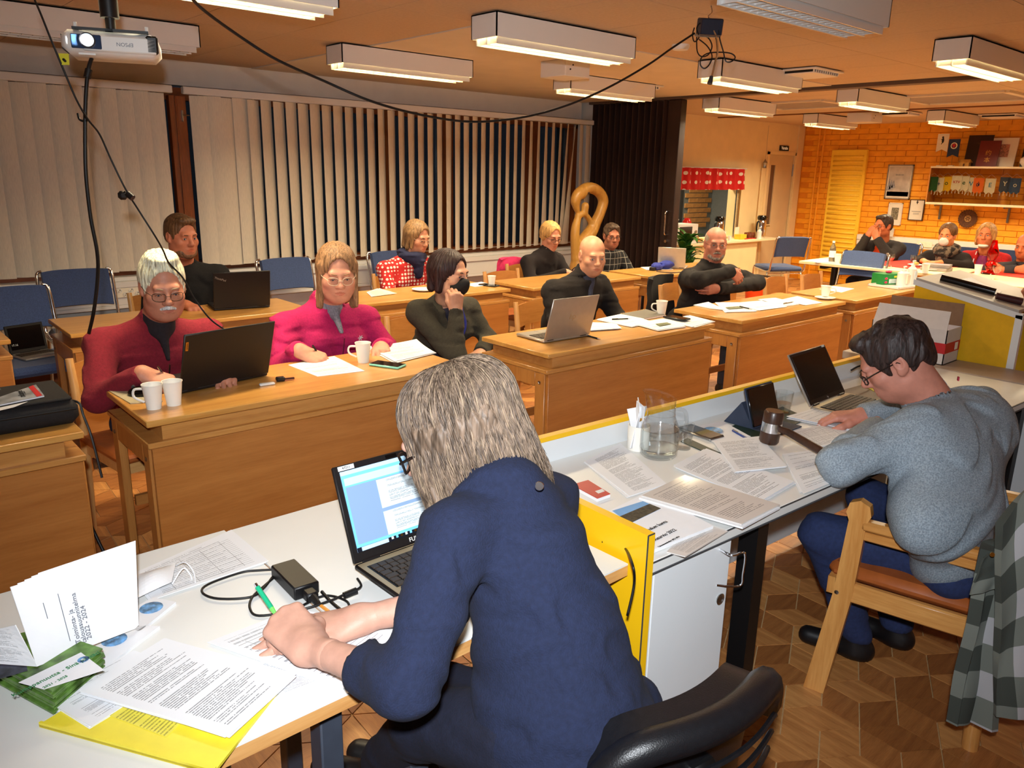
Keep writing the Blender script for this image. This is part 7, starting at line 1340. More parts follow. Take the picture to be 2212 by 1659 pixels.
r = thing('wall_lantern', 'small metal lantern hanging beside the door', 'lantern', (10.78, 6.53, 1.72)); q = MB(); q.lathe([(0, .0), (.03, .0), (.026, .012), (.03, .07), (.035, .075), (.015, .11), (.004, .13), (0, .13)], 8, (10.78, 6.53, 1.70)); q.build('lantern', 'steel', r, world=True); q = MB(); q.tube([(10.78, 6.53, 1.83), (10.78, 6.53, 2.3)], .002, 5); q.build('chain', 'steel', r, world=True)
q = MB(); q.tube([(10.76, 6.555, 0), (10.76, 6.555, 1.7)], .012, 8); o = q.build('wall_pipe', 'wall_cream'); tag(o, 'thin pale pipe running up the wall beside the door', 'pipe')
# ================================================================ brick wall furnishings
r = thing('wall_radiator', 'tall yellow ribbed radiator on the brick wall', 'radiator', (11.85, 5.78, .17)); q = MB(); q.bar((11.83, 5.51, .17), (11.88, 6.06, 1.99), 0, .008); q.build('panel', 'rad_yellow', r, world=True)
for k in range(25):
    z = .22+.0695*k; q = MB(); q.tube([(11.832, 5.555, z), (11.832, 6.015, z)], .017, 8); q.build('rib', 'rad_yellow', r, world=True, angle=180)
for y in (6.30, 6.22):
    o = MB(); o.tube([(11.86, y, .05), (11.86, y, CZ-.02)], .013, 8); o = o.build('heating_pipe', 'brick_orange'); tag(o, 'orange painted heating pipe in the corner, %s' % ('nearer the door' if y > 6.25 else 'nearer the radiator'), 'pipe')
def picture(label, y0, y1, z0, z1, fm, inner, mount='paper_warm', t=.018):
    r = thing('picture', label, 'picture', (11.88, (y0+y1)/2, z0)); X0, X1 = 11.865, 11.888
    for a in ((y0, y0+t, z0, z1), (y1-t, y1, z0, z1), (y0, y1, z0, z0+t), (y0, y1, z1-t, z1)):
        q = MB(); q.bar((X0, a[0], a[2]), (X1, a[1], a[3])); q.build('frame_bar', fm, r, world=True, smooth=False)
    q = MB(); q.bar((X0+.008, y0+t, z0+t), (X1, y1-t, z1-t)); q.build('mount', mount, r, world=True, smooth=False)
    for (a, b_, c, d, m) in inner: q = MB(); q.bar((X0+.005, y0+(y1-y0)*a, z0+(z1-z0)*c), (X0+.0085, y0+(y1-y0)*b_, z0+(z1-z0)*d)); q.build('print', m, r, world=True, smooth=False)
    return r
pgrey = mat('winter_print', (196, 188, 178), .6, var=.12, scale=9); ptree = mat('tree_print', (146, 148, 158), .6, var=.2, scale=40)
r = picture('winter landscape poster in a grey frame on the brick wall', 4.84, 5.20, 1.30, 1.78, 'steel', [(.08, .92, .08, .94, pgrey), (.08, .92, .09, .22, ptree)], t=.016)
text('lettering', 'Savukoski', .03, r.matrix_basis.inverted() @ frame((11.867, 5.02, 1.64), (0, -1, 0), (0, 0, 1)), 'print_grey', r)
for k in range(3):
    q = MB(); yy = 5.15-.03*k; zz = 1.42+.02*k; q.add([(11.8665, yy-.03, zz), (11.8665, yy+.03, zz), (11.8665, yy, zz+.17-.03*k)], [(0, 1, 2)]); q.build('spruce_print', ptree, r, world=True, smooth=False)
picture('small engraved picture in a white frame on the brick wall', 4.916, 5.114, .934, 1.25, 'white_metal', [(.25, .75, .25, .78, mat('engrave', (130, 124, 104), .6, var=.4, scale=70))], t=.010)
r = picture('framed certificate with a cross emblem on the brick wall', 4.62, 4.822, 1.017, 1.307, 'walnut', [(.2, .8, .42, .44, 'print_grey'), (.3, .7, .34, .355, 'print_grey'), (.3, .7, .28, .29, 'print_grey')], t=.010)
q = MB(); q.bar((11.868, 4.716, 1.245), (11.87, 4.726, 1.295)); q.bar((11.868, 4.706, 1.265), (11.87, 4.736, 1.275)); q.build('emblem', 'print_black', r, world=True, smooth=False)
r = thing('shelf_case', 'glass fronted wall shelf with rows of pennants', 'shelf', (11.75, 3.6, 1.25)); ya, yb_ = 2.4, 4.52
for z0, z1, m in ((1.735, 1.76, 'counter'), (1.255, 1.285, 'counter')):
    q = MB(); q.bar((11.62, ya, z0), (11.89, yb_, z1), 0, .003); q.build('board', m, r, world=True)
q = MB(); q.bar((11.62, yb_-.012, 1.285), (11.89, yb_, 1.735)); q.build('side', mat('shelf_side', (206, 134, 60), .5, var=.04), r, world=True, smooth=False); q = MB(); q.bar((11.625, ya, 1.285), (11.629, yb_-.012, 1.735)); q.build('glass_pane', thinglass('case_glass', (236, 232, 224), .05), r, world=True, smooth=False)
for y in (4.40, 3.55):
    q = MB(); q.bar((11.86, y-.012, 1.05), (11.889, y+.012, 1.255)); q.bar((11.66, y-.010, 1.235), (11.88, y+.010, 1.255)); q.build('bracket', 'steel', r, world=True, smooth=False)
cols = {'g': (36, 92, 44), 'w': (232, 226, 206), 'y': (240, 196, 30), 'b': (44, 74, 120), 'o': (240, 116, 40), 'n': (28, 50, 84), 'r': (180, 30, 40), 't': (60, 140, 190)}
PM = {k: mat('pennant_'+k, v, .6, var=.03) for k, v in cols.items()}; text_cache = {}
def pennant(label, y, z, c, mark=None, mc='n', w=.125, h=.20, x=11.66, ring=True):
    r = thing('pennant', label, 'pennant', (x, y, z), 0, 'pennants in the glass case'); q = MB(); q.add([(0, w/2, 0), (0, -w/2, 0), (0, -w/2, -h*.85), (0, -w/4, -h), (0, 0, -h*.86), (0, w/4, -h), (0, w/2, -h*.85)]+[(.004, a, b_) for a, b_ in ((w/2, 0), (-w/2, 0), (-w/2, -h*.85), (-w/4, -h), (0, -h*.86), (w/4, -h), (w/2, -h*.85))], [(0, 1, 2, 3, 4, 5, 6), tuple(range(13, 6, -1))]+[(i, 7+i, 7+(i+1) % 7, (i+1) % 7) for i in range(7)]); q.build('flag', PM[c], r, smooth=False)
    q = MB(); q.tube([(.002, w/2, 0), (.002, 0, .05), (.002, -w/2, 0)], .0015, 4); q.build('cord', 'paper_warm', r); 
    for k in (-1, 0, 1): q = MB(); q.tube([(.002, k*w*.33, -h*.86), (.002, k*w*.33, -h-.03)], [.002, .005], 5); q.build('tassel', 'paper_warm', r)
    if mark: text('lettering', mark, .08 if len(mark) == 1 else .045, frame((-.0008, 0, -h*.42), (0, -1, 0), (0, 0, 1)), PM[mc], r, bold=.001)
for k, (lab, y, z, c, mk, mc) in enumerate((('green oval pennant at the left of the case', 4.47, 1.62, 'g', '', 'y'), ('white pennant with a blue cross in the case', 4.40, 1.61, 'w', '+', 'b'), ('yellow pennant with a round green emblem', 4.31, 1.625, 'y', 'o', 'g'), ('white pennant with red emblem reading KTV', 4.17, 1.64, 'w', 'KTV', 'r'), ('white pennant with a dark green letter e', 4.085, 1.635, 'w', 'e', 'g'), ('white pennant with a pale blue crown', 4.02, 1.62, 'w', 'W', 't'), ('orange pennant with a dark round sign', 3.90, 1.615, 'o', 'ф', 'n'), ('white pennant with a blue letter E', 3.765, 1.61, 'w', 'E', 't'), ('dark blue pennant with a white figure', 3.60, 1.63, 'n', 'Y', 'w'), ('blue pennant at the right edge of the case', 3.47, 1.62, 'b', 'o', 'w'))): pennant(lab, y, z, c, mk, mc, x=11.65+.02*(k % 3))
def stand_flag(label, y, c, mk, mc, h0):
    r = thing('desk_flag', label, 'flag', (11.70, y, 1.7605)); q = MB(); q.bar((-.03, -.03, 0), (.03, .03, .012)); q.build('base', 'counter', r); q = MB(); q.tube([(0, 0, .01), (0, 0, h0)], .003, 6); q.build('pole', 'brass', r); w, h = .145, .235; q = MB(); q.add([(-.004, w/2, h0), (-.004, -w/2, h0), (-.004, -w/2, h0-h), (-.004, 0, h0-h*.86), (-.004, w/2, h0-h)]+[(-.007, a, b_) for a, b_ in ((w/2, h0), (-w/2, h0), (-w/2, h0-h), (0, h0-h*.86), (w/2, h0-h))], [(0, 1, 2, 3, 4), (9, 8, 7, 6, 5)]+[(i, (i+1) % 5, 5+(i+1) % 5, 5+i) for i in range(5)]); q.build('flag', PM[c], r, smooth=False)
    if mk == 'shield':
        q = MB(); q.lathe([(.030, 0), (.042, 0), (.042, .002), (.030, .002)], 20, (-.0085, 0, h0-.085), RY(math.pi/2)); q.build('emblem_ring', PM['w'], r); q = MB(); q.prism([(-.02, .02), (.02, .02), (.02, -.005), (0, -.025), (-.02, -.005)], 0, .002, rot=Matrix(((0, 0, -1), (-1, 0, 0), (0, 1, 0))), c=(-.0085, 0, h0-.085)); q.build('emblem_shield', PM['r'], r)
    else:
        q = MB(); q.ball((-.008, 0, h0-.085), (.002, .015, .035)); q.ball((-.008, .004, h0-.045), (.002, .013, .012)); q.tube([(-.008, 0, h0-.08), (-.008, .024, h0-.07)], .004, 5); q.tube([(-.008, 0, h0-.105), (-.008, .015, h0-.135)], .005, 5); q.build('emblem_bear', 'print_black', r)
stand_flag('white table flag with a black bear on the shelf top', 4.44, 'w', 'bear', 'n', .42); stand_flag('black table flag with a ring and shield on the shelf top', 4.29, 'n', 'shield', 'r', .35)
def board(label, y0, y1, h, x, m, lean=.06, th=.02, name='book'):
    r = thing(name, label, name, (x, (y0+y1)/2, 1.7605)); q = MB(); w = (y1-y0)/2; q.add([(0, -w, 0), (0, w, 0), (lean, w, h), (lean, -w, h), (th, -w, 0), (th, w, 0), (lean+th, w, h), (lean+th, -w, h)], [(0, 1, 2, 3), (7, 6, 5, 4), (3, 2, 6, 7), (0, 4, 5, 1), (0, 3, 7, 4), (1, 5, 6, 2)]); q.build('cover', m, r, smooth=False); return r
board('dark brown album leaning at the back of the shelf top', 3.87, 4.17, .40, 11.78, mat('album', (44, 18, 16), .4, var=.05)); r = board('dark red book with gold Chinese characters on the shelf top', 3.74, 3.985, .325, 11.68, mat('book_red', (100, 16, 18), .4, var=.04))
for k, ch in enumerate('签约本'): text('lettering', ch, .075, frame((.06*(.27-.095*k)/.325-.002, .0, .255-.088*k), (0, -1, 0), (.18, 0, 1)), 'brass', r)
r = board('framed print in a pale mount on the shelf top', 3.565, 3.86, .36, 11.76, 'paper_warm', name='picture'); q = MB(); q.add([(.022, -.06, .12), (.022, .06, .12), (.048, .06, .28), (.048, -.06, .28)], [(0, 1, 2, 3)]); r2 = q.build('print', mat('redprint', (176, 120, 100), .6, var=.3, scale=50), r, smooth=False); r2.location.x = -.006
r = thing('toy_house', 'small wooden toy house on the shelf top', 'ornament', (11.70, 4.12, 1.7605)); q = MB(); q.bar((-.04, -.06, 0), (.04, .06, .05)); q.build('walls', 'birch', r); q = MB(); q.add([(-.05, -.08, .05), (-.05, .08, .05), (.05, .08, .05), (.05, -.08, .05), (0, -.06, .09), (0, .06, .09)], [(0, 4, 5, 1), (2, 5, 4, 3), (0, 3, 4), (1, 5, 2), (0, 1, 2, 3)]); q.build('roof', 'birch', r, smooth=False); q = MB(); q.bar((-.042, -.01, .0), (-.039, .01, .035)); q.build('door', 'walnut', r)
r = thing('white_vase', 'white rounded vase at the right of the shelf top', 'vase', (11.70, 3.40, 1.7605)); q = MB(); q.lathe([(0, 0), (.04, 0), (.08, .05), (.075, .10), (.035, .13), (.04, .15), (0, .15)], 20); q.build('vase', 'porcelain', r); r = board('black framed picture behind the white vase', 3.2, 3.5, .27, 11.78, 'black', name='picture')
r = thing('wall_plate', 'round carved brown plate on the brick wall', 'plate', (11.87, 4.03, 1.08)); q = MB(); pr_ = []
q.lathe([(0, 0), (.045, 0), (.05, .006), (.06, .004), (.10, .016), (.118, .014), (.118, .008), (0, -.004)], 40, (0, 0, 0), RY(-math.pi/2)); q.build('plate', mat('plate_brown', (92, 54, 26), .5, var=.25, scale=60), r); q = MB(); q.lathe([(0, .006), (.045, .006), (.045, .008), (0, .008)], 20, (0, 0, 0), RY(-math.pi/2)); q.build('centre', mat('plate_tan', (176, 134, 80), .5, var=.1), r)
for k in range(24):
    a = k*math.pi/12; q = MB(); q.ball((-.012, .115*math.cos(a), .115*math.sin(a)), .009, 6, 4); q.build('bead', 'plate_brown', r)
for k in range(6):
    a = k*math.pi/3; q = MB(); q.ball((-.010, .02*math.cos(a), .02*math.sin(a)), (.003, .013, .006), 8, 5, rot=RX(a)); q.build('petal', 'plate_brown', r)
b = MB(); b.bar((11.80, -1, .63), (11.885, 5.49, .70), 0, .004); b.bar((11.79, -1, .70), (11.885, 5.49, .775), 0, .004); tb = struct('trim_9', b, 'white_metal', label='white cable trunking along the brick wall')
q = MB(); q.box((11.786, 4.51, .70), (.01, .21, .075), bev=.003); sp_ = q.build('socket_plate', 'socket', tb)
for k in range(4): q = MB(); q.lathe([(.017, 0), (.017, .004), (.013, .004), (.012, -.002), (0, -.002)], 12, (11.781, 4.435+.05*k, .70), RY(-math.pi/2)); q.build('socket_outlet', 'white_gloss', sp_)
r = thing('photo_card', 'grey photo card standing on the trunking behind the far man', 'photo', (11.75, 5.0, .776)); q = MB(); q.box((0, 0, .06), (.01, .12, .12), RY(.1)); q.build('card', pgrey, r)
r = thing('wall_bench', 'narrow pale wall bench under the trunking by the brick wall', 'bench', (11.7, 4.9, 0)); q = MB(); q.bar((11.4, 4.0, .50), (11.85, 5.4, .53)); q.build('top', 'counter', r, world=True)
for y in (4.1, 5.3): q = MB(); q.bar((11.5, y-.02, 0), (11.54, y+.02, .5)); q.build('leg', 'black', r, world=True)
# ================================================================ far table things
mat('runner_red', (206, 44, 22), .8, var=.08, scale=30)
def runner(label, pts):
    P = W4(pts, NZ); c = sum(P, Vector())/4; o = flat('table_runner', [p-c for p in P], .0016, .001, 'runner_red', None); o.location = c; tag(o, label, 'table runner')
runner('red cloth runner on the first far table', [(1845, 566), (1960, 562), (2070, 577), (1960, 581)]); runner('red cloth runner on the second far table', [(2098, 588), (2160, 580), (2260, 596), (2240, 605)])
r = thing('water_bottle', 'clear mineral water bottle with a pale label on the far table', 'bottle', at(1796, 566, z=NZ)); q = MB(); q.lathe([(0, 0), (.03, 0), (.032, .02), (.032, .13), (.026, .16), (.012, .19), (.012, .205), (0, .205)], 20); q.build('bottle', mat('pet', (150, 140, 120), .1, var=0, trans=.7), r); q = MB(); q.lathe([(.0325, .05), (.0328, .05), (.0328, .12), (.0325, .12)], 20); q.build('label', mat('label_blue', (206, 220, 232), .5, var=.05), r); q = MB(); q.lathe([(.014, .2), (.014, .22), (0, .22)], 12); q.build('cap', 'white_gloss', r)
def wine(label, p, m='clear_glass'):
    r = thing('wine_glass', label, 'glass', p); q = MB(); q.lathe([(0, 0), (.034, 0), (.03, .004), (.007, .01), (.006, .045), (.02, .06), (.036, .09), (.036, .13), (.0345, .13), (.0345, .09), (.018, .062), (0, .058)], 24); q.build('goblet', 'clear_glass', r, angle=60); q = MB(); q.lathe([(0, .0595), (.017, .064), (.032, .088), (0, .088)], 20); q.build('drink', mat('juice', (196, 60, 60), .1, var=0), r)
wine('small stemmed glass on the first red runner', at(1922, 576, z=NZ)); wine('small stemmed glass on the second red runner', at(2150, 604, z=NZ))
for lab, px in (('plate with cake near the bottle on the far table', (1829, 566)), ('plate with a bun at the far side of the far table', (1843, 556)), ('plate beside the water glass on the far table', (1978, 574)), ('plate by the books on the far table', (2012, 584))):
    r = thing('cake_plate', lab, 'plate', at(*px, z=NZ)); q = MB(); q.lathe([(0, 0), (.05, 0), (.08, .012), (.078, .014), (.05, .004), (0, .004)], 22); q.build('plate', 'porcelain', r); q = MB(); q.ball((0, 0, .022), (.04, .03, .018)); q.build('cake', 'bread', r)
for k, (lab, dx) in enumerate((('grey book at the bottom of the far table pile', 0), ('grey book on top of the far table pile', .01))):
    r = thing('book', lab, 'book', at(2022, 584, z=NZ)+Vector((dx, 0, .001+.031*k)), .2*k); q = MB(); q.box((0, 0, .015), (.17, .24, .029), bev=.002); q.build('cover', mat('book_grey%d' % k, (150-20*k, 140-20*k, 136-16*k), .5, var=.04), r)
r = thing('oil_lamp', 'red glass oil lamp ornament on the far table', 'lamp', at(2137, 592, z=NZ)); rg = glass('red_glass', (236, 40, 30)); q = MB(); q.lathe([(0, 0), (.07, 0), (.06, .02), (.03, .03), (.045, .06), (.05, .09), (.03, .12), (.02, .13)], 24); q.build('base', rg, r, angle=60); q = MB(); q.lathe([(.024, .13), (.045, .17), (.05, .21), (.03, .27), (.022, .32), (.02, .32), (.028, .27), (.047, .21), (.043, .17), (.022, .13)], 24); q.build('chimney', rg, r, angle=60)
for s in (-1, 1): q = MB(); q.tube([Vector((0, s*.05+.035*math.cos(t), .13+.05*math.sin(t))) for t in np.linspace(0, 6.28, 17)], .005, 6); q.build('loop', 'clear_glass', r)
# ---------------------------------------------------------------- tray on the right front desk
tp_ = at(1938, 618, z=DZ); r = thing('serving_tray', 'white tray with a glove box and bottles on the right front desk', 'tray', tp_, -.1); q = MB(); q.box((0, 0, .005), (.42, .26, .008), bev=.003); q.build('tray', 'white_gloss', r)
for lo, hi in (((-.21, -.13, .008), (.21, -.122, .018)), ((-.21, .122, .008), (.21, .13, .018)), ((-.21, -.13, .008), (-.202, .13, .018)), ((.202, -.13, .008), (.21, .13, .018))): q = MB(); q.bar(lo, hi); q.build('rim', 'white_gloss', r)
r = thing('glove_box', 'green and white glove box on the tray', 'box', at(1916, 615, z=DZ)+Vector((0, 0, .0095)), -.35); q = MB(); q.bar((-.11, -.06, 0), (.11, .06, .085)); q.build('box', mat('glove_green', (24, 128, 60), .4, var=.04), r); q = MB(); q.bar((-.05, -.0612, .01), (.05, -.06, .045)); q.build('picture_panel', mat('glove_pale', (206, 224, 228), .4, var=.1), r); q = MB(); q.bar((.0, -.0612, .055), (.10, -.06, .07)); q.build('text_panel', 'note_yellow', r)
for x_, z_ in ((-.08, .02), (-.08, .05)): q = MB(); q.ball((x_, -.06, z_), (.016, .002, .009)); q.build('spot', mat('spot_pink', (226, 40, 90), .4, var=0), r)
q = MB(); q.ball((0, 0, .095), (.03, .02, .012)); q.build('tissue', 'spot_pink', r)
pump_bottle('white square soap bottle on the tray', at(1948, 620, z=DZ)+Vector((0, 0, .0095)), .15, .045, 'white_gloss', 'paper_warm'); pump_bottle('slim white hand gel bottle on the tray', at(1966, 618, z=DZ)+Vector((0, 0, .0095)), .19, .034, 'white_gloss', 'label_blue')
# ---------------------------------------------------------------- clutter on the back row desk at the partition
bl = mat('scarf_blue', (40, 52, 140), .8, var=.15, scale=30)
def cloth_heap(label, pts, rad, m, name='scarf', res=.012, seed=2):
    s = SDF(); P = [Vector(p) for p in pts]
    for p, rr in zip(P, rad): s.ell(p-P[0], (rr, rr*.9, rr*.55), .03)
    s.post = fold_post(.010, 60, seed); v, f = surface(s, res); me, mi = mesh_np('cloth', [(v, f, 0)]); o = link('cloth', me, m, None, True, None, 180); o.name = name; o.location = P[0]; return tag(o, label, 'clothing')
cloth_heap('blue scarf heaped on the back row desk at the partition', [at(1418, 576, z=DZ+.03), at(1440, 572, z=DZ+.04), at(1462, 570, z=DZ+.035)], [.06, .07, .06], bl)
r = thing('power_adapter', 'black adapter on the back row desk beside the grey laptop', 'power adapter', at(1412, 584, z=DZ), .3); q = MB(); q.box((0, 0, .016), (.10, .05, .03), bev=.003); q.build('brick', 'black', r); cable('black cable from the adapter to the grey laptop', [at(1418, 586, z=DZ+.01), at(1435, 588, z=DZ+.006), at(1455, 589, z=DZ+.006), at(1470, 588, z=DZ+.008)], .004)
# ---------------------------------------------------------------- clothes on chairs
def draped(label, P, m, name, thick=.012, waves=.012, seg=16, col=None):
    """cloth hanging between four world corners TL TR BR BL"""
    P = [Vector(p) for p in P]; c = P[0]; n = (P[1]-P[0]).cross(P[3]-P[0]).normalized(); b = MB()
    def f(u, v): p = P[0]*(1-u)*(1-v)+P[1]*u*(1-v)+P[2]*u*v+P[3]*(1-u)*v; return p-c+n*(waves*math.sin(u*9+v*2)*(.3+v)+.5*waves*math.sin(v*11+u*5)+thick*1.5*math.sin(math.pi*u))
    b.grid(f, seg, seg, thick=thick); me = b.mesh(name); uvl = me.uv_layers.new(name='UVMap'); w = seg+1
    for lp in me.loops: i = lp.vertex_index % (w*w); uvl.data[lp.index].uv = ((i % w)/seg*(P[1]-P[0]).length, (i//w)/seg*(P[3]-P[0]).length)
    o = link(name, me, m, None, True, None, 60); o.location = c; return o
m, nt, b_, N_, L_ = nodes('gingham'); uvn = N_.new('ShaderNodeUVMap'); spx = N_.new('ShaderNodeSeparateXYZ'); L_.new(uvn.outputs[0], spx.inputs[0]); hs = []
for ax in (0, 1):
    mu = N_.new('ShaderNodeMath'); mu.operation = 'MULTIPLY'; mu.inputs[1].default_value = 7.5; L_.new(spx.outputs[ax], mu.inputs[0]); fr = N_.new('ShaderNodeMath'); fr.operation = 'FRACT'; L_.new(mu.outputs[0], fr.inputs[0]); gt = N_.new('ShaderNodeMath'); gt.operation = 'GREATER_THAN'; gt.inputs[1].default_value = .5; L_.new(fr.outputs[0], gt.inputs[0]); hs.append(gt)
ad = N_.new('ShaderNodeMath'); ad.operation = 'ADD'; L_.new(hs[0].outputs[0], ad.inputs[0]); L_.new(hs[1].outputs[0], ad.inputs[1]); hv = N_.new('ShaderNodeMath'); hv.operation = 'MULTIPLY'; hv.inputs[1].default_value = .5; L_.new(ad.outputs[0], hv.inputs[0]); rp = N_.new('ShaderNodeValToRGB'); rp.color_ramp.elements[0].color = lin((62, 66, 60)); rp.color_ramp.elements[1].color = lin((172, 170, 172)); e_ = rp.color_ramp.elements.new(.5); e_.color = lin((112, 116, 108)); L_.new(hv.outputs[0], rp.inputs[0]); L_.new(rp.outputs[0], b_.inputs['Base Color']); b_.inputs['Roughness'].default_value = .95; M['gingham'] = m
SH = thing('plaid_shirt', 'grey and white plaid flannel shirt hung over the armchair back', 'shirt', A(2140, 1200, 2.02))
def shp(name, pts, **k):
    o = draped('', pts, 'gingham', name, **k); o.parent = SH; o.location = o.location-SH.matrix_basis.translation; return o
shp('sleeve', [A(2118, 1185, 2.03), A(2205, 1165, 2.03), A(2150, 1575, 2.05), A(2046, 1560, 2.07)], thick=.03, waves=.008); shp('body_panel', [A(2150, 1130, 1.97), A(2330, 960, 1.9), A(2330, 1560, 1.95), A(2148, 1545, 2.0)], thick=.02, waves=.012); shp('pocket', [A(2122, 1205, 1.995), A(2182, 1180, 1.995), A(2175, 1270, 1.995), A(2095, 1285, 2.0)], thick=.005, waves=.003)
q = MB(); q.lathe([(0, 0), (.006, 0), (.006, .002), (0, .002)], 12, A(2143, 1198, 1.955), CF.to_track_quat('-Z', 'Y').to_matrix()); q.build('button', 'brass', SH, world=True)
o = draped('', [(4.62, 5.36, .83), (4.98, 5.36, .81), (5.0, 5.40, .55), (4.58, 5.40, .55)], mat('jacket_pink', (206, 44, 96), .9, var=.1, scale=40), 'pink_jacket', .03, .02); tag(o, 'pink jacket hung on the chair back behind the blonde woman', 'jacket')
o = draped('', [(4.72, 3.74, .82), (5.06, 3.80, .83), (5.08, 3.78, .4), (4.66, 3.70, .38)], mat('jacket_black', (20, 17, 17), .9, var=.1, scale=40), 'black_jacket', .035, .02); tag(o, 'black jacket hung on the chair of the man with folded arms', 'jacket')
# ================================================================ things people wear
def on_head(info, nm, prims, m, res=.0035, post=None, kind=None):
    s = SDF()
    for p in prims: getattr(s, p[0])(*p[1:])
    v, f = surface(s, res); me, mi = mesh_np(nm, [(info['toW'](v), f, 0)]); return link(nm, me, m, info['root'], True, None, 180)
def mask_prims(dz=0): return [('ell', (0, .066, -.058+dz), (.052, .050, .050), .01), ('ell', (0, .098, -.032+dz), (.020, .022, .020), .02), ('ell', (0, .03, -.05+dz), (.09, .055, .12), .006, 's')]
bm = mat('mask_black', (16, 14, 16), .8, var=.05); wm = mat('mask_white', (226, 222, 212), .8, var=.02)
on_head(P_mask, 'face_mask', [('ell', (0, .052, -.055), (.062, .060, .052), .01), ('ell', (0, .095, -.030), (.020, .026, .022), .03), ('ell', (0, -.03, -.06), (.12, .085, .14), .004, 's')], bm)
for x_ in (-1, 1): q = MB(); q.tube([P_mask['toW'](np.array(p)) for p in ((x_*.050, .055, -.03), (x_*.072, .02, -.008), (x_*.079, -.012, .012))], .0014, 5); q.build('mask_strap', bm, P_mask['root'])
def on_body(info, nm, fn, m, res=.009): 
    s = SDF(); fn(s, {k: v for k, v in info['g'].items()}, info['ex'], info['fy'], info['uz']); v, f = surface(s, res); me, mi = mesh_np(nm, [(v, f, 0)]); return link(nm, me, m, info['root'], True, None, 180)
def scarf(info, m, rad=.035, drop=.12):
    def fn(s, g, ex, fy, uz):
        c = g['neck']+uz*.005; P = [c+ex*(.075*math.cos(t))+fy*(.075*math.sin(t)) for t in np.linspace(0, 2*math.pi, 11)]
        for i in range(10): s.cone(P[i], P[i+1], rad, rad, .03)
        s.cone(c+fy*.09, c+fy*.12-uz*drop, rad*1.5, rad*.9, .04); s.post = fold_post(.007, 50, 4)
    return on_body(info, 'scarf', fn, m)
scarf(P_dot, mat('scarf_navy', (26, 30, 62), .9, var=.12, scale=60))
on_head(P_f2, 'face_mask', mask_prims(), wm, .006); on_head(P_f3, 'chin_mask', [('ell', (0, .055, -.105), (.05, .045, .022), .01), ('ell', (0, -.02, -.09), (.09, .065, .09), .006, 's')], wm, .006)
scarf(P_f2, clothmat('scarf_camo', ((40, 32, 28), (124, 106, 88)), 'camo', s=22), .05, .2)
on_body(P_f1, 'orange_shirt', lambda s, g, ex, fy, uz: s.ell(g['chest']+fy*.05, (.09, .09, .16), .03), mat('shirt_orange', (216, 74, 26), .9, var=.06), .014); on_body(P_f3, 'purple_top', lambda s, g, ex, fy, uz: s.ell(g['chest']+fy*.055-uz*.04, (.085, .085, .17), .03), mat('top_purple', (120, 34, 84), .9, var=.06), .014)
for s_x in (-1, 1): g = P_f3['g']; q = MB(); q.tube([g['neck']+P_f3['ex']*s_x*.06+P_f3['fy']*.05, g['chest']+P_f3['ex']*s_x*.085+P_f3['fy']*.115, g['waist']+P_f3['ex']*s_x*.08+P_f3['fy']*.125], .006, 5); q.build('zip_edge', 'paper', P_f3['root'])
# turtleneck and zip of the bald man, collars, small badges
on_body(P_bald, 'turtleneck', lambda s, g, ex, fy, uz: (s.cone(g['neck']-uz*.03+fy*.01, g['neck']+uz*.035+fy*.01, .070, .064, .02), s.cone(g['neck']+fy*.05-uz*.02, g['chest']+fy*.128+uz*.04, .03, .012, .02)), mat('turtle_blue', (52, 56, 76), .9, var=.15, scale=80))
on_body(P_red, 'shirt_collar', lambda s, g, ex, fy, uz: (s.cone(g['neck']-uz*.01+fy*.02, g['neck']+uz*.03+fy*.015, .068, .064, .02), s.cone(g['neck']+fy*.06, g['chest']+fy*.145+uz*.075, .024, .010, .02)), mat('shirt_dark', (34, 26, 30), .9, var=.1, scale=80))
on_body(P_pink, 'grey_collar', lambda s, g, ex, fy, uz: (s.cone(g['neck']-uz*.01+fy*.02, g['neck']+uz*.028+fy*.02, .072, .066, .02), s.cone(g['neck']+fy*.07, g['chest']+fy*.16+uz*.075, .024, .010, .02)), mat('collar_grey', (120, 122, 134), .9, var=.15, scale=120))
for info, z0, z1, m, off in ((P_red, .02, .13, 'steel', .165), (P_pink, .02, .13, mat('zip_dark', (110, 30, 60), .5, var=0), .19)):
    g = info['g']; fy, uz, ex = info['fy'], info['uz'], info['ex']; q = MB(); q.tube([g['chest']+fy*off+uz*.06, g['chest']+fy*(off+.004)-uz*.02, g['chest']+fy*(off-.01)-uz*.08], .003, 5); q.build('zip', m, info['root'])
g = P_pink['g']; c = g['chest']+P_pink['fy']*.155+P_pink['ex']*-.115+P_pink['uz']*.03
q = MB()
for k in range(3): a = k*math.pi/3; d = P_pink['ex']*math.cos(a)+P_pink['uz']*math.sin(a); q.tube([c-d*.014, c+d*.014], .0022, 5)
q.build('snowflake_badge', 'sticker', P_pink['root'])
g = P_mask['g']; fy, uz, ex = P_mask['fy'], P_mask['uz'], P_mask['ex']; q = MB(); q.tube(spline([g['neck']-ex*.06+fy*.03+uz*.02, g['neck']-ex*.045+fy*.09-uz*.03, g['chest']-ex*.02+fy*.135+uz*.05, g['chest']+fy*.15-uz*.03, g['waist']+ex*.03+fy*.14], 6), .009, 6); q.build('lanyard', mat('lanyard_blue', (36, 44, 130), .7, var=0), P_mask['root'])
on_body(P_mask, 'blouse', lambda s, g, ex, fy, uz: (s.ell(g['chest']+fy*.035, (.11, .10, .13), .03), s.ell(g['waist']+fy*.03, (.11, .105, .13), .04)), mat('blouse_navy', (24, 24, 44), .9, var=.12, scale=50))
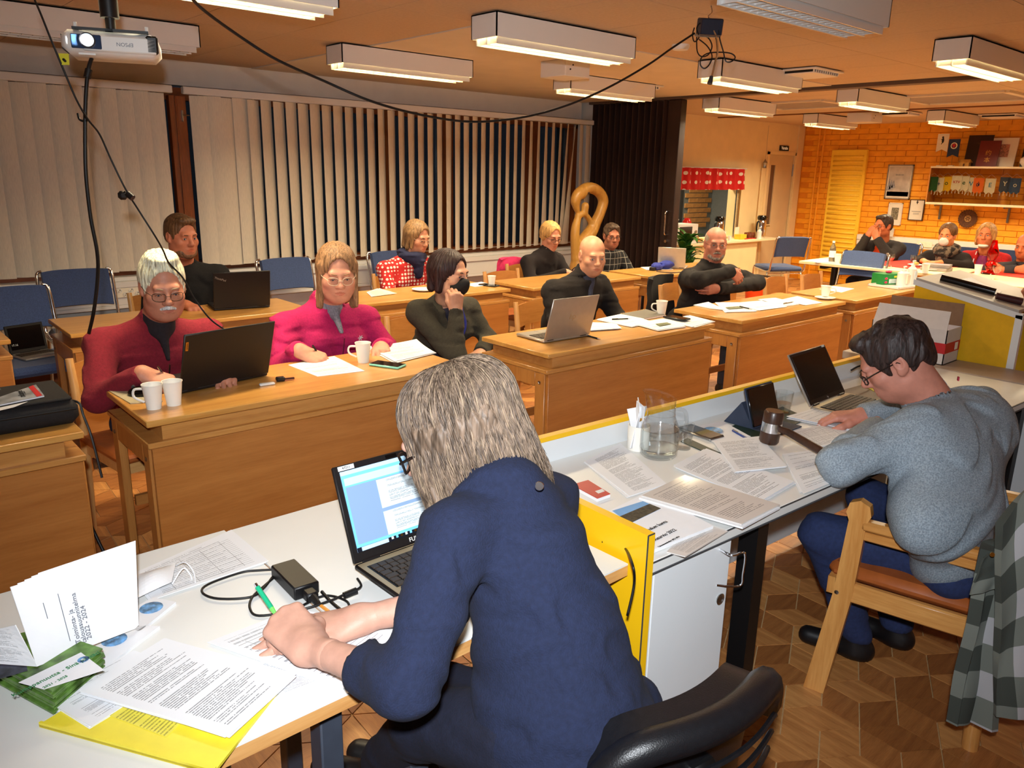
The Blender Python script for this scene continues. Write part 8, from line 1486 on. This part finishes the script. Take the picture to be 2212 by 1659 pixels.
for x_ in (-1, 1):
    q = MB(); e = P_mask['toW'](np.array((x_*.080, -.006, -.052))); q.ball(e, .007, 8, 6); q.ball(e+np.array((0, 0, -.014)), .009, 8, 6); q.build('earring', 'chrome', P_mask['root'])
# lanyard, strands and brooch of the woman in front
g = P_fg['g']; ex, fy, uz = P_fg['ex'], P_fg['fy'], P_fg['uz']; c = g['neck']; T_ = P_fg['toW']
hn = T_(np.array((0., -.022, -.062))); nd = (hn-c)/np.linalg.norm(hn-c)
ring = [c+nd*.035+ex*(.066*math.cos(t))+fy*(.066*math.sin(t))+nd*(-.02*math.sin(t)) for t in np.linspace(math.pi*.80, math.pi*2.2, 17)]
q = MB(); vs = []
for p in ring: vs += [p+nd*.007, p-nd*.007]
q.add(vs, [(2*i, 2*i+1, 2*i+3, 2*i+2) for i in range(16)]); q.build('lanyard', mat('lanyard_red', (216, 44, 32), .6, var=0), P_fg['root'], angle=180)
p = ring[4]; q = MB(); q.ball(p, .0075, 10, 6); q.build('lanyard_badge', mat('eu_blue', (30, 40, 140), .5, var=0), P_fg['root'])
q = MB(); bp = P_fg['root'].matrix_basis.inverted() @ at(1165, 1050, w=1.315); q.lathe([(0, .002), (.007, .002), (.008, 0), (.0, -.003)], 16, bp, (P_fg['root'].matrix_basis.to_3x3().inverted() @ (-CF)).to_track_quat('Z', 'Y').to_matrix()); q.build('brooch', 'chrome', P_fg['root'])
rs = np.random.RandomState(4); cols_ = [(118, 98, 80), (104, 86, 70), (90, 74, 62), (134, 114, 92)]; SM = [MB() for _ in cols_]
for k in range(1500):
    ph = rs.uniform(.55, 2*math.pi-.55); sgn = math.sin(ph); front = math.cos(ph)
    st = np.array((np.clip(rs.normal(0, .012), -.02, .02), np.clip(rs.normal(-.01, .02), -.04, .03), 0)); pts = []; L = rs.uniform(.85, 1.12); wob = rs.uniform(-1, 1); off = rs.uniform(-.002, .0025)
    for i in range(13):
        t = i/12*L; el = min(t*1.75, 1)*math.pi/2; a_, b2, c2 = .088+off, .110+off, .094+off
        x_ = a_*math.sin(el)*sgn; y_ = b2*math.sin(el)*front; z_ = c2*math.cos(el)
        if t > .571: dd = t-.571; z_ -= dd*.33; o_ = min(dd*5, 1); x_ += sgn*.013*o_+.006*math.sin(dd*14+wob*3)*dd*3-.02*sgn*dd; y_ += front*.008*o_+.014*math.cos(dd*12+wob*5)*dd
        pts.append(np.array((x_, -.022+y_, .042+z_))+st*(1-min(t*1.4, 1)))
    q = SM[rs.choice(len(cols_), p=(.34, .34, .2, .12))]; q.tube([T_(p) for p in pts], [.0014]*10+[.0011, .0007, .0003], 4)
for mb_, c_ in zip(SM, cols_):
    o = mb_.build('hair_strands', hairmat(c_), P_fg['root'], angle=180); o['kind'] = 'stuff'
# ring on her right hand
Rh, w_ = P_fg['hands']['r']; q = MB(); q.tube([w_+Rh @ V3((.011+.0115*math.cos(t), .108, .002+.0115*math.sin(t))) for t in np.linspace(0, 6.28, 15)], .0022, 5); q.build('finger_ring', 'brass', P_fg['root'])
# red stitched logo and collar fold on the grey sweater
g = P_ch['g']; q = MB(); lp = P_ch['root'].matrix_basis.inverted() @ at(2070, 818, w=(P_ch['root'].matrix_basis @ Vector(g['neck'])-Vector((0, 0, CAMZ))).dot(CF)-.075); q.box(lp, (.012, .004, .012), RZ(.4)); q.build('stitched_logo', mat('logo_red', (170, 40, 60), .7, var=0), P_ch['root'])
